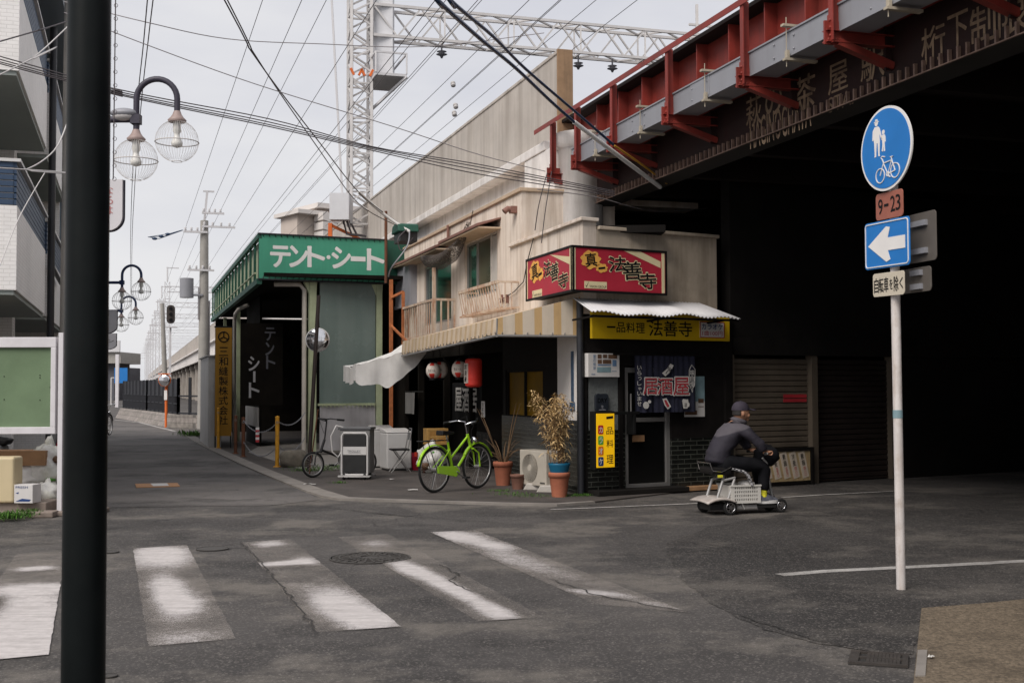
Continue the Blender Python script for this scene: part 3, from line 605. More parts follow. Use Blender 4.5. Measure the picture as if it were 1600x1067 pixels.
# window basket
x0, x1 = SL.px(717, 470, .35)[0], SL.px(778, 470, .35)[0]; zt_ = SL.px(778, 440, .35)[1]; zb_ = SL.px(782, 480, .3)[1]
b = MB(); b.bar((x0, -.35, zt_), (x1, -.35, zt_), .035, .05); b.bar((x0, -.35, zt_), (x0, 0, zt_), .03); b.bar((x1, -.35, zt_), (x1, 0, zt_), .03); b.bar((x0, -.28, zb_), (x1, -.28, zb_), .03); b.bar((x0, -.1, zb_ - .02), (x1, -.1, zb_ - .02), .03)
for i in range(17):
    x = x0 + (x1 - x0) * i / 16; b.bar((x, -.35, zt_), (x + .02, -.28, zb_), .014); b.bar((x + .02, -.34, zb_ - .03), (x + .02, 0, zb_ + .0), .02, .03)
for y in (-.23, -.12):
    b.bar((x1, y, zt_), (x1, y, zb_), .014); b.bar((x0, y, zt_), (x0, y, zb_), .014)
b.build('window_railing', MATS['rusty_white'], shop, SL)
# rusty balcony frame
OB = .42; xb0, xb1 = SL.px(630, 505, OB)[0], SL.px(678, 490, OB)[0]; zr = SL.px(678, 468, OB)[1]; zl_ = 2.46; zp = SL.px(679, 418, OB)[1]
b = MB(); b.bar((xb0, -OB, zr), (xb1, -OB, zr), .045); b.bar((xb1, -OB, zr + .003), (xb1, 0, zr + .003), .045); b.bar((xb0, -OB, zl_ + .05), (xb1, -OB, zl_ + .05), .04)
for i in range(15): x = xb0 + (xb1 - xb0) * i / 15; b.bar((x, -OB, zl_), (x, -OB, zr), .028 if i else .05, .02 if i else .05)
b.bar((xb1, -OB, zl_ - .1), (xb1, -OB, zp), .06)
for y in (-.28, -.14, -.02): b.bar((xb1 + .004, y, zl_), (xb1 + .004, y, zr), .03)
b.build('balcony_railing', MATS['rusty_white'], shop, SL)
xq = SL.px(611, 500, .6)[0]; b = MB(); zq = SL.px(611, 437, .6)[1]; zq2 = SL.px(620, 462, .6)[1]
b.bar((xq, -.6, 0.0), (xq, -.6, zq), .07); b.bar((xq, -.6, zq2), (xb0, -OB, zq2 + .1), .05); b.bar((xb0, -OB, 2.3), (xb0, -OB, zq2 + .1), .06); b.bar((xq, -.6, zq2 - .6), (xq + 1.2, -.5, zq2 - 1.0), .04)
b.build('balcony_post', MATS['rust'], shop, SL)
# conduit, vent pipe and small brackets on the upper wall
b = MB(); x, z = SL.px(704, 352); b.tube([(x, -.05, z), (x, -.05, z - .35), (x - .05, -.07, z - .42)], .03, 8); b.build('wall_pipe', MATS['hood_rust'], shop, SL); b = MB(); x, z = SL.px(806, 329); b.tube([(x, 0, z), (x, -.14, z + .02), (x, -.2, z - .03)], .05, 10); b.box(x - .05, x + .08, -.1, 0, z - .05, z + .06); b.build('vent_pipe', MATS['hood_rust'], shop, SL); b = MB()
x, z = SL.px(795, 465); x2, z2 = SL.px(784, 467); b.bar((x, -.03, z), (x2, -.03, z2), .02)
for u in (786, 795): xx, zz = SL.px(u, 467); b.box(xx - .012, xx + .012, -.05, 0, zz - .07, zz + .07)
b.build('wall_bracket', MATS['hood_rust'], shop, SL)
b = MB(); pts = [SL.px(*p) for p in ((837, 370), (826, 412), (821, 440), (806, 456), (790, 466))]; b.tube([(p[0], -.03, p[1]) for p in pts], .008, 6); b.build('cable', MATS['pipe_dark'], shop, SL)
# --- lower storey, street side
xT = SL.px(786, 700)[0]; xP = SL.px(871, 600)[0]; zTile = SL.px(890, 656)[1]; yw = SL.rect(790, 577, 848, 653)
b = MB(); b.box(xT, -.05, -.02, .16, 0, zTile); b.build('tile_base', MATS['dark_tile'], shop, SL)
b = MB(); b.box(xP, -.13, -.0, .16, zTile, ZU); b.build('plaster_pier', MATS['white_plaster'], shop, SL)
b = MB(); holes_wall(b, xT, xP, zTile, ZU, .0, .16, [yw]); b.build('timber_wall', MATS['black_wood'], shop, SL); b = MB(); b.box(-.13, -.05, .0, .16, zTile, ZU); b.build('timber_wall', MATS['black_wood'], shop, SL)
f = MB(); frame_rect(f, yw[0], yw[1], yw[2], yw[3], .02, .1, .04); f.box((yw[0] + yw[1]) / 2 - .02, (yw[0] + yw[1]) / 2 + .02, .02, .1, yw[2], yw[3]); o = f.build('window', MATS['black_wood'], shop, SL)
for a, c in ((yw[0] + .04, (yw[0] + yw[1]) / 2 - .02), ((yw[0] + yw[1]) / 2 + .02, yw[1] - .04)): p = MB(); p.box(a, c, .06, .07, yw[2] + .04, yw[3] - .04); p.build('pane', MATS['amber_film'], o, SL)
b = MB(); x = SL.px(895, 590)[0]; za_, zb2 = SL.px(896, 628)[1], SL.px(894, 549)[1]; b.box(x - .045, x + .045, -.012, -.002, za_, zb2); b.box(x - .09, x + .09, -.02, -.003, za_ - .12, za_); b.build('notice_strip', MATS['blue_strip'], shop, SL)
b = MB(); b.tube([(-.0, -.05, 0.05), (0, -.05, 2.7)], .05, 10); b.build('downpipe', MATS['pipe_dark'], shop, SL); b = MB(); mitre_slab(b, shop, SL, SF, -.05, .06, .16, z0=0, z1=ZU); b.build('corner_post', MATS['black_wood'], shop)
# open bay with dark back wall
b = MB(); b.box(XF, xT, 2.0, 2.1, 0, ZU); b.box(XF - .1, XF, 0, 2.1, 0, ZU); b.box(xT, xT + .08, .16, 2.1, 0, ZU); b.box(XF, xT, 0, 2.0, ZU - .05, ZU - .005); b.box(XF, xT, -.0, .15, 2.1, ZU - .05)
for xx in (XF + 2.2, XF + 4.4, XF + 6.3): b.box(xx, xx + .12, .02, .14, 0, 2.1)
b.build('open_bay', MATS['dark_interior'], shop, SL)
# --- lower storey, front
xd0, xd1 = SF.px(977, 680)[0], SF.px(1049, 680)[0]; zd = SF.px(1010, 574)[1]; xE = SF.px(1139, 650)[0]; zt2 = SF.px(1090, 684)[1]; xs1 = SF.px(966, 640)[0]; zst = SF.px(940, 672)[1]
b = MB(); b.box(.06, xd0, 0, .2, 0, zst); b.build('tile_base', MATS['dark_tile'], shop, SF)
b = MB(); b.box(xd1, xE, 0, .2, 0, zt2); b.build('tile_base', MATS['dark_tile'], shop, SF)
b = MB(); b.box(.06, xE, .0, .2, zd + .02, ZU); b.build('timber_wall', MATS['black_wood'], shop, SF); b = MB(); b.box(xd1, xE, .0, .2, zt2, zd + .02); b.box(xs1, xd0, .0, .2, zst, zd + .02); b.box(xE - .1, xE + .03, -.06, 0, 0, ZU);  b.box(xs1, xs1 + .06, -.03, 0, 0, zd); b.build('timber_wall', MATS['black_wood'], shop, SF)
x0 = SF.px(921, 640)[0]; b = MB(); b.box(x0, xs1, .01, .2, zst, zd + .02); b.build('stucco_panel', MATS['stucco'], shop, SF)
b = MB(); frame_rect(b, xd0, xd1, .06, zd, .03, .1, .075); b.box(xd0 + .075, xd1 - .075, .04, .09, 1.0, 1.06); b.bar((xd0 + .1, .0, 1.15), (xd0 + .1, .0, 1.4), .02); o = b.build('door', MATS['dull_steel'], shop, SF, bev=.006)
p = MB(); p.box(xd0 + .075, xd1 - .075, .06, .07, .13, zd - .075); p.build('pane', MATS['black_glass'], o, SF)
r = SF.rect(991, 680, 1009, 690, 0); p = MB(); p.box(r[0], r[1], .03, .05, r[2], r[3]); p.build('door_plate', MATS['timber'], o, SF)
b = MB(); b.box(.05, xd1 + .1, -.28, 0, 0.02, .09); b.build('doorstep', MATS['dark_concrete'], shop, SF, bev=.01)
b = MB(); b.box(xd1 + .15, xE - .25, -.2, -.01, .02, .07); b.build('kick_board', MATS['timber'], shop, SF)
# --- shuttered units beyond the shop
sh = thing('shuttered_unit', 'row of closed roller shutters with grimy wall above under the bridge', 'building', SF.sub(xE + .05, 0, 0))
xs_a, xs_b = SF.px(1147, 650)[0], SF.px(1268, 650)[0]; zs2 = SF.px(1205, 560)[1]; xs_c, xs_d = SF.px(1277, 650)[0], SF.px(1392, 650)[0]
def shutter(x0, x1, z1, m):
    n = int(z1 / .085); prof = []
    q = MB()
    for i in range(n):
        z0 = .05 + i * (z1 - .05) / n; dz = (z1 - .05) / n
        q.add([(x0, .10, z0), (x1, .10, z0), (x1, .075, z0 + dz * .18), (x0, .075, z0 + dz * .18), (x1, .075, z0 + dz * .8), (x0, .075, z0 + dz * .8), (x1, .10, z0 + dz), (x0, .10, z0 + dz)], [(0, 1, 2, 3), (3, 2, 4, 5), (5, 4, 6, 7)])
    q.box(x0, x1, .07, .12, 0.02, .05)
    return q.build('roller_shutter', MATS[m], sh, SF)
shutter(xs_a, xs_b, zs2, 'shutter_beige'); shutter(xs_c, xs_d, zs2, 'shutter_brown_shaded')
b = MB()
for x0, x1 in ((xE + .06, xs_a), (xs_b, xs_c), (xs_d, xs_d + .12)): b = MB(); b.box(x0, x1, -.02, .12, 0, zs2 + .05); b.build('post', MATS['shutter_beige'], sh, SF)
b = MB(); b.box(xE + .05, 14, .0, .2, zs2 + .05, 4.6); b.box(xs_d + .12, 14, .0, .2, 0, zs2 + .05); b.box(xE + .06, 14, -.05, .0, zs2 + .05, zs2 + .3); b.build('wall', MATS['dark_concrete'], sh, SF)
r = SF.rect(1229, 617, 1265, 621, .0); b = MB(); 
for v0, v1 in ((616, 621.5), (623, 628)):
    r = SF.rect(1229, v0, 1265, v1, 0); b.box(r[0], r[1], .066, .072, r[2], r[3])
b.build('red_notice', MATS['ink_red'], sh, SF)
# menu board leaning on the shutter
mf = SF.sub(0, -.12, 0); r = mf.rect(1188, 706, 1266, 752)
mb_ = thing('menu_board', 'cream menu board with slanted price strips leaning on the beige roller shutter', 'menu board', mf.sub(r[0], 0, 0))
b = MB(); frame_rect(b, r[0] - .05, r[1] + .07, r[2] - .16, r[3] + .06, -.02, .03, .05); b.box(r[0] - .05, r[1] + .07, 0, .03, 0.02, r[2] - .02); b.build('frame', MATS['black_wood'], mb_, mf)
b = MB(); b.box(r[0], r[1], -.0, .02, r[2], r[3]); b.build('board', MATS['menu_ground'], mb_, mf)
q = MB(); gw = r[1] - r[0]
for i in range(10): x = r[0] + gw * (i + .5) / 10; q.box(x - .003, x + .003, -.003, -.001, r[2] + .01, r[2] + (.1 if i < 9 else .4))
for zz in (r[2] + .1,): q.box(r[0] + .02, r[1], -.003, -.001, zz - .003, zz + .003)
q.build('grid_lines', MATS['timber'], mb_, mf)
for i in range(5):
    xc = r[0] + gw * (.12 + i * .185); zc_ = (r[2] + r[3]) / 2 + .02; M = Matrix.Translation((xc, 0, zc_)) @ Matrix.Rotation(R(14), 4, 'Y').inverted()
    s_ = MB(); s_.box(-.065, .065, -.006, -.003, -.2, .2, 0, M); s_.vtext('冷麦' if i % 2 else '素麺', 0, .06, .18, -.02, -.009, 1, .01, M=M); s_.vtext('四八〇' if i > 2 else '五五〇', 0.005, .045, -.03, -.18, -.009, 2, .01, M=M); s_.build('price_strip', [MATS['menu_paper'], MATS['ink_black'], MATS['ink_red']], mb_, mf)
# ------------------------------------------------------------------ corner sign box
o1 = SL.at(0, -.3, 0); o2 = SF.at(0, -.3, 0); a_ = SL.x.to_2d(); c_ = SF.x.to_2d(); d_ = (o2 - o1).to_2d(); det = a_.x * -c_.y + c_.x * a_.y
s1 = (d_.x * -c_.y + c_.x * d_.y) / det; K = o1 + SL.x * s1
KL = Frame((K.x, K.y, 0), TOCAM); KF = Frame((K.x, K.y, 0), SF.x)
zs_t = KF.px(900, 385.5)[1]; zs_b = KF.px(900, 453.5)[1]; xl_ = KL.px(823, 440)[0]; xr_ = KF.px(1040, 425)[0]
cs = thing('corner_sign', 'red illuminated box sign wrapping the shop corner with black brush lettering', 'shop sign', KF.sub(0, 0, zs_b))
b = MB(); mitre_slab(b, cs, KL, KF, xl_, xr_, .24, y0=.012, z0=zs_b, z1=zs_t); b.build('case', MATS['sign_black'], cs)
T = .028
for fr, x0, x1 in ((KL, xl_, -.0), (KF, 0.0, xr_)):
    b = MB(); frame_rect(b, x0 - (.0 if fr is KF else .02), x1 + (.02 if fr is KF else 0), zs_b - .02, zs_t + .02, -.012, .02, T); b.build('frame', MATS['sign_black'], cs, fr)
def sign_face(fr, x0, x1, lead, wedge, box, items):
    b = MB(); b.box(x0, x1, .0, .011, zs_b + .01, zs_t - .01, 0)
    for c0, c1 in lead: b.box(c0, c1, -.003, .0, zs_b + .012, zs_t - .012, 1)
    b.prism([fr.px(*p) for p in wedge], -.003, -.0005, 1)
    r = fr.rect(*box); b.box(r[0], r[1], -.004, -.001, r[2], r[3], 1)
    b.text('VISION GROUP', r[0] + (r[1] - r[0]) * .22, r[1] - .01, r[2] + (r[3] - r[2]) * .12, r[2] + (r[3] - r[2]) * .45, -.006, 2); b.prism([(r[0] + .015, (r[2] + r[3]) / 2), (r[0] + .03, r[2] + .01), (r[0] + .07, r[3] - .005), (r[0] + .032, r[2] + .03)], -.006, -.0045, 2)
    for t, u0, v0, u1, v1, kind in items:
        x0_, x1_, z0_, z1_ = fr.rect(u0, v0, u1, v1)
        if kind == 'o':
            cx, cz, ra, rb = (x0_ + x1_) / 2, (z0_ + z1_) / 2, (x1_ - x0_) / 2, (z1_ - z0_) / 2
            b.prism([(cx + ra * (1 + .12 * math.sin(9 * a)) * math.cos(a), cz + rb * (1 + .12 * math.sin(7 * a + 1)) * math.sin(a)) for a in [2 * math.pi * i / 40 for i in range(40)]], -.004, -.001, 3)
            b.text(t, cx - ra * .6, cx + ra * .6, cz - rb * (.22 if t == '一' else .75), cz + rb * (.22 if t == '一' else .75), -.007, 2, .02, None, R(8))
        else:
            b.text(t, x0_ - .008, x1_ + .008, z0_ - .008, z1_ + .008, -.004, 1, .055, None, R(4)); b.text(t, x0_, x1_, z0_, z1_, -.007, 2, .022, None, R(4))
    return b.build('sign_face', [MATS['sign_red'], MATS['sign_cream'], MATS['ink_black'], MATS['flame_yellow']], cs, fr)
sign_face(KL, xl_ + .01, 0, [(-.09, 0), (xl_ + .02, xl_ + .05)], [(859, 398), (890, 401), (890, 413)], (832, 453, 847, 464), [('真', 828, 408, 844, 441, 'o'), ('一', 840, 419, 849, 438, 'o'), ('法', 850, 408, 861, 432, ''), ('善', 861, 411, 873, 438, ''), ('寺', 873, 427, 888, 450, '')])
sign_face(KF, 0.0, xr_ - .01, [(.0, .055), (xr_ - .07, xr_ - .02)], [(975, 392), (1000, 393), (1032, 409), (1032, 419)], (913, 440, 948, 451), [('真', 908, 392, 938, 420, 'o'), ('一', 931, 412, 949, 426, 'o'), ('法', 951, 401, 978, 424, ''), ('善', 973, 409, 1002, 437, ''), ('寺', 998, 427, 1025, 452, '')])
# ------------------------------------------------------------------ yellow fascia sign
YF = SF.sub(0, -.12, 0); r = YF.rect(925, 489, 1140, 531)
ys = thing('fascia_sign', 'long yellow sign board with black lettering over the shop entrance', 'shop sign', YF.sub(r[0], 0, r[2]))
b = MB(); b.box(r[0], r[1], 0, .05, r[2], r[3]); b.build('board', MATS['sign_yellow'], ys, YF, bev=.004)
b = MB()
for i, ch in enumerate('一品料理'):
    q = YF.rect(948 + i * 15.2, 503 + i * .6, 961.5 + i * 15.2, 519 + i * .5)
    zc_ = (q[2] + q[3]) / 2
    b.text(ch, q[0], q[1], zc_ - .012 if ch == '一' else q[2], zc_ + .012 if ch == '一' else q[3], -.004, 0, .012)
for i, ch in enumerate('法善寺'): q = YF.rect(1014 + i * 23, 501 + i * .8, 1035 + i * 23, 525 + i * .5); b.text(ch, q[0], q[1], q[2], q[3], -.004, 0, .02)
b.build('lettering', MATS['ink_black'], ys, YF)
q = YF.rect(1093, 503, 1131, 528); b = MB(); b.box(q[0], q[1], -.012, -.002, q[2], q[3], 0); frame_rect(b, q[0], q[1], q[2], q[3], -.015, -.0125, .012, 1); h_ = q[3] - q[2]; wd_ = q[1] - q[0]
b.text('カラオケ', q[0] + .03, q[1] - .03, q[2] + h_ * .52, q[3] - .03, -.016, 2, .03); b.text('1曲100円', q[0] + .04, q[1] - .04, q[2] + .03, q[2] + h_ * .44, -.016, 1, .01); b.build('price_card', [MATS['sign_white'], MATS['ink_red'], MATS['board_blue']], ys, YF)
# ------------------------------------------------------------------ corrugated awning over the entrance
oo = .62; xa, za_ = SF.px(925, 489, oo); xb = SF.px(1157, 491, oo)[0]; xw0 = SF.px(893, 467)[0]; zw = SF.px(990, 470)[1]
aw = thing('corrugated_awning', 'white corrugated awning sheet with sagging edge above the yellow sign', 'awning', SF.sub(xa, 0, zw))
b = MB(); nu = 150
def cor(i, j):
    x = (xw0 + .02) * (1 - j) + xa * j; x1 = (xb - .25) * (1 - j) + xb * j; X = x + (x1 - x) * i
    return (X, -oo * j - .005, zw + (za_ - zw) * j + .011 * math.sin(i * nu * .5 * math.pi) + j * (.016 * math.sin(i * 23) + .012 * math.sin(i * 11 + 1)))
b.grid(nu * 2, 4, cor); o = b.build('sheet', MATS['tin_white'], aw, SF); sm = o.modifiers.new('t', 'SOLIDIFY'); sm.thickness = .004
b = MB(); 
for x in (xa + .1, (xa + xb) / 2, xb - .2): b.bar((x, -oo + .04, za_ - .03), (x, 0, za_ - .06), .025)
b.bar((xa, -oo + .05, za_ - .035), (xb, -oo + .05, za_ - .035), .03); b.build('bracket', MATS['black_wood'], aw, SF)
# ------------------------------------------------------------------ noren, poster box, meter, small signs
NF = SF.sub(0, -.14, 0); r = NF.rect(991, 556, 1087, 644); nr = thing('noren_curtain', 'navy shop curtain in three panels with red lettering hanging over the glass door', 'curtain', NF.sub(r[0], 0, r[3]))
cuts = [r[0], NF.px(1021, 600)[0], NF.px(1053, 600)[0], r[1]]
for i in range(3):
    x0, x1 = cuts[i] + .008, cuts[i + 1] - .008; b = MB(); ph = i * 1.3
    wv = lambda X, q: .012 * math.sin((X - x0) * 26 + ph) * (q ** 1.2) + .006 * math.sin((X - x0) * 61 + ph)
    b.grid(24, 12, lambda u, v: (x0 + (x1 - x0) * u, wv(x0 + (x1 - x0) * u, v), r[3] + (r[2] - r[3]) * v)); b.build('cloth', MATS['noren_blue'], nr, NF)
b = MB(); b.tube([(r[0] - .35, .0, r[3] + .015), (r[1] + .15, 0, r[3] + .015)], .014, 8); b.build('rod', MATS['black_wood'], nr, NF)
def ntext(t, u0, v0, u1, v1, y=-.036, bold=.02, m='noren_white', rot=0):
    q = NF.rect(u0, v0, u1, v1); s = MB(); s.text(t, q[0], q[1], q[2], q[3], y, 0, bold, None, rot); return s.build('lettering', MATS[m], nr, NF)
for t, u0, v0, u1, v1 in (('居', 1003, 591, 1025, 616), ('酒', 1025, 591, 1048, 616), ('屋', 1050, 590, 1074, 617)): ntext(t, u0 - .8, v0 - .8, u1 + .8, v1 + .8, -.036, .06); ntext(t, u0, v0, u1, v1, -.039, .022, 'noren_red')
for i, ch in enumerate('いらっしゃいませ'): s_ = 1.2 if ch in 'っゃ' else 0; ntext(ch, 993.5 + s_, 571.5 + i * 8 + s_, 1000, 578 + i * 8)
for i, ch in enumerate('味自慢'): ntext(ch, 1076, 578 + i * 9, 1082.5, 586.5 + i * 9)
s = MB(); pts = [NF.px(*p) for p in ((1078.5, 570), (1074.5, 578), (1074.5, 601), (1077, 606), (1079.5, 613), (1080, 606), (1083, 602), (1083.5, 577), (1080.5, 573))]; s.tube([(p[0], -.036, p[1]) for p in pts], .004, 4, closed=True); s.build('emblem', MATS['noren_white'], nr, NF)
def nshape(px, m='noren_white', y=-.036): s = MB(); s.prism([NF.px(*p) for p in px], y - .002, y); return s.build('emblem', MATS[m], nr, NF)
nshape([(1032, 583), (1037, 588), (1045, 581), (1050, 571), (1045, 568), (1040, 576)]); ntext('一品', 1036, 574, 1046, 584, -.041, .02, 'ink_black', R(50))
nshape([(1032.5, 623), (1039, 622), (1046, 635), (1041, 639.5), (1036, 633)]); nshape([(1035, 625), (1038, 624.5), (1043, 634), (1040.5, 636.5), (1037.5, 632)], 'noren_red', -.04)
nshape([(1007 + 4.6 * math.cos(a) , 633 + 5.6 * math.sin(a)) for a in [2 * math.pi * i / 20 for i in range(20)]]); nshape([(1012.5 + 2.4 * math.cos(a), 627.5 + 2.6 * math.sin(a)) for a in [2 * math.pi * i / 14 for i in range(14)]])
nshape([(1063.5, 626), (1065, 623), (1070, 624), (1072.5, 623.5), (1073, 628), (1074.8, 630), (1074.5, 635), (1072, 636), (1071.5, 638), (1065.5, 638)]); ntext('酒', 1066.5, 629.5, 1070.5, 636, -.041, .0, 'ink_black')
PF = SF.sub(0, -.1, 0); r = PF.rect(919, 552, 968, 589); pb = thing('poster_box', 'white cased poster with small pictures fixed high beside the shop door', 'poster', PF.sub(r[0], 0, r[2]))
b = MB(); b.box(r[0], r[1], 0, .09, r[2], r[3]); b.build('case', MATS['poster_white'], pb, PF, bev=.004)
b = MB(); wd_, h_ = r[1] - r[0], r[3] - r[2]
def cell(a, c, e, f, mi): b.box(r[0] + wd_ * a, r[0] + wd_ * c, -.003, -.001, r[2] + h_ * e, r[2] + h_ * f, mi)
for a, c, e, f, mi in ((.3, .43, .56, .73, 1), (.46, .73, .56, .73, 1), (.77, .9, .46, .73, 0), (.3, .42, .78, .95, 1), (.47, .6, .8, .95, 1), (.64, .92, .78, .95, 1), (.3, .72, .48, .53, 0), (.28, .72, .2, .42, 2), (.1, .22, .1, .13, 0), (.74, .9, .24, .26, 0)): cell(a, c, e, f, mi)
b.vtext('夏の船旅', r[0] + wd_ * .2, wd_ * .09, r[3] - .02, r[2] + h_ * .3, -.003, 0, .01); b.build('picture', [MATS['poster_blue'], MATS['poster_brown'], MATS['poster_teal']], pb, PF)
QF = SF.sub(0, -.035, 0); r = QF.rect(931, 615, 951, 643); mt = thing('drinks_plaque', 'rounded black drinks plaque on the grey stucco strip beside the door', 'plaque', QF.sub(r[0], 0, r[2]))
def rrect(x0, x1, z0, z1, rad, n=5): return [(cx + rad * math.cos(a), cz + rad * math.sin(a)) for cx, cz, a0 in ((x1 - rad, z1 - rad, 0), (x0 + rad, z1 - rad, 90), (x0 + rad, z0 + rad, 180), (x1 - rad, z0 + rad, 270)) for a in [R(a0 + 90 * i / n) for i in range(n + 1)]]
b = MB(); b.prism(rrect(r[0], r[1], r[2], r[3], .04), 0, .04); b.build('plate', MATS['meter'], mt, QF, bev=.004)
b = MB(); wd_ = r[1] - r[0]; zc_ = (r[2] + r[3]) / 2; b.text('DRY', r[0] + .03, r[1] - .03, zc_, zc_ + .06, -.003, 1, .02); b.text('生', (r[0] + r[1]) / 2 - .025, (r[0] + r[1]) / 2 + .025, r[2] + .04, r[2] + .09, -.003, 0); b.box(r[0] + .05, r[1] - .05, -.003, -.001, r[2] + .02, r[2] + .03); b.build('lettering', [MATS['tray_grey'], MATS['black_glass']], mt, QF)
KS = SF.sub(0, -.28, 0); r = KS.rect(932.5, 646, 960, 730); ka = thing('karaoke_sign', 'lit yellow upright sign with four coloured squares beside the shop door', 'shop sign', KS.sub(r[0], 0, r[2]))
b = MB(); b.box(r[0] - .02, r[1] + .015, .012, .14, r[2] - .03, r[3] + .03); b.box(r[1] + .015, r[1] + .5, .1, .13, r[3] - .02, r[3] + .02); b.box(r[1] + .4, r[1] + .44, .1, .28, r[3] - .3, r[3]); b.build('case', MATS['sign_black'], ka, KS, bev=.004)
m = mat('lit_yellow_panel', (.80, .47, .006), .35, .04); N, L, bs = nodes(m); bs.inputs['Emission Color'].default_value = (.8, .43, .008, 1); bs.inputs['Emission Strength'].default_value = .42
b = MB(); b.box(r[0], r[1], 0, .012, r[2], r[3]); b.build('panel', m, ka, KS)
wd_, h_ = r[1] - r[0], r[3] - r[2]; b = MB()
for ch, zc_, hh in (('一', .925, .03), ('品', .68, .085), ('料', .44, .09), ('理', .15, .1)): b.text(ch, r[0] + wd_ * .54, r[0] + wd_ * .93, r[2] + h_ * (zc_ - hh * .8), r[2] + h_ * (zc_ + hh * .8), -.003, 0, .008, None, R(5) if ch == '一' else 0)
for i, (ch, mi) in enumerate(zip('カラオケ', (1, 2, 3, 4))):
    zc_ = r[2] + h_ * (.7 - i * .196); b.prism(rrect(r[0] + wd_ * .07, r[0] + wd_ * .37, zc_ - h_ * .085, zc_ + h_ * .085, .02), -.003, -.001, mi); b.text(ch, r[0] + wd_ * .13, r[0] + wd_ * .32, zc_ - h_ * .055, zc_ + h_ * .055, -.006, 5, .03)
b.build('lettering', [MATS[k] for k in ('ink_black', 'board_red', 'board_green', 'board_orange', 'board_blue', 'sign_white')], ka, KS)
r = SF.rect(1070, 588, 1101, 651, .02); p = thing('window_poster', 'pale blue and white poster on the dark wall behind the shop curtain', 'poster', SF.sub(r[0], -.02, r[2]))
b = MB(); b.box(r[0], r[1], -.02, -.005, r[2] + (r[3] - r[2]) * .38, r[3], 1); b.box(r[0], r[1], -.02, -.005, r[2], r[2] + (r[3] - r[2]) * .38, 0); xx = r[1] - .12; b.box(xx, r[1] - .02, -.024, -.021, r[2] + .2, r[2] + .26, 2); b.box(xx, r[1] - .02, -.024, -.021, r[2] + .14, r[2] + .15, 2); b.box(r[0], r[0] + .22, -.024, -.021, r[2] + .03, r[2] + .09, 2); b.build('sheet', [MATS['poster_white'], MATS['poster_teal'], MATS['poster_brown']], p, SF)
# ------------------------------------------------------------------ striped awning on the street side
OA = 1.2; xn = -.12; xf = SL.px(629, 540, OA)[0]; zh = SL.px(779, 522, OA)[1]; ze = SL.px(779, 497, OA)[1]; zwA = SL.px(890, 467)[1]
sa = thing('striped_awning', 'long yellow and white striped canvas awning along the street side of the shop', 'awning', SL.sub(xn, 0, zwA))
def droop(x): return -.09 * (xn - x) / (xn - xf)
b = MB(); pit = .27; x = xn; k = 0
while x > xf + .01:
    for wd_, mi in ((.16, 1), (.11, 0)):
        x1 = max(x - wd_, xf)
        if x1 >= x: break
        d0, d1 = droop(x), droop(x1)
        b.add([(x, 0, zwA + d0), (x1, 0, zwA + d1), (x1, -OA, ze + d1), (x, -OA, ze + d0), (x1, -OA - .02, zh + d1 * 1.3 + .008 * math.sin(x1 * 9)), (x, -OA - .02, zh + d0 * 1.3 + .008 * math.sin(x * 9))], [(0, 1, 2, 3)], mi); k0 = len(b.v) - 6; b.f.append((k0 + 3, k0 + 2, k0 + 4, k0 + 5)); b.m.append(mi + 2); b.sm.append(False); x = x1
y = 0.0
def gab(y): return zwA + (ze - zwA) * y / OA
while y < OA - .01:
    for wd_, mi in ((.11, 0), (.17, 1)):
        y1 = min(y + wd_, OA)
        if y1 <= y: break
        b.add([(xn + .004, -y, gab(y)), (xn + .004, -y1, gab(y1)), (xn + .012, -y1, zh), (xn + .012, -y, zh)], [(0, 1, 2, 3)], mi); y = y1
o = b.build('canvas', [MATS[k_] for k_ in ('stripe_yellow', 'stripe_white', 'stripe_yellow_faded', 'stripe_white_faded')], sa, SL)
b = MB(); b.tube([(xn, -OA - .01, zh - .02), (xf, -OA - .01, zh - .14)], .018, 8); b.tube([(xn + .01, -OA, zh - .02), (xn + .01, 0, zh - .02)], .018, 8); b.tube([(xn, -OA, zh), (xn, -OA, ze)], .012); b.tube([(xf, -OA, zh - .1), (xf, 0, zwA - .12)], .014)
x = xn
while x > xf: b.tube([(x, -OA - .03, zh + droop(x) * 1.3 + .03), (x - .03, -OA - .015, zh + droop(x) * 1.3 - .03)], .006, 5); x -= .2
for i in range(7): b.tube([(xn + .02, -i * .18 - .05, zh + .03), (xn + .01, -i * .18 - .07, zh - .03)], .006, 5)
b.build('frame', MATS['dull_steel'], sa, SL)
# torn hanging net under the upper windows
pts = [SL.px(u, v, .3) for u, v in ((664, 414), (672, 417), (684, 418), (698, 414), (709, 402), (722, 380), (733, 360))]; rad = [.06, .2, .25, .23, .15, .08, .03]
nt_ = thing('hanging_net', 'dark bundled net slung under the window hood on the upper wall', 'net', SL.sub(pts[2][0], -.3, pts[2][1]))
b = MB(); P = []
cs_ = [(p[0], -.3, p[1] + .1) for p in pts]; b.tube(cs_, rad, 14, flat=.6)
b.v = [(v[0] + .09 * noise.noise(Vector(v) * 5), v[1] + .09 * noise.noise(Vector(v) * 5 + Vector((3, 0, 0))), v[2] + .13 * noise.noise(Vector(v) * 5.5 + Vector((0, 7, 0)))) for v in b.v]
N, L, bs = nodes(MATS['net']); vo = N.new('ShaderNodeTexVoronoi'); vo.feature = 'DISTANCE_TO_EDGE'; vo.inputs['Scale'].default_value = 26; tcn = N.new('ShaderNodeTexCoord'); L.new(tcn.outputs['Object'], vo.inputs['Vector']); mr = N.new('ShaderNodeMapRange'); mr.inputs[1].default_value = .06; mr.inputs[2].default_value = .16; mr.inputs[3].default_value = 1; mr.inputs[4].default_value = .12; L.new(vo.outputs['Distance'], mr.inputs[0]); L.new(mr.outputs[0], bs.inputs['Alpha'])
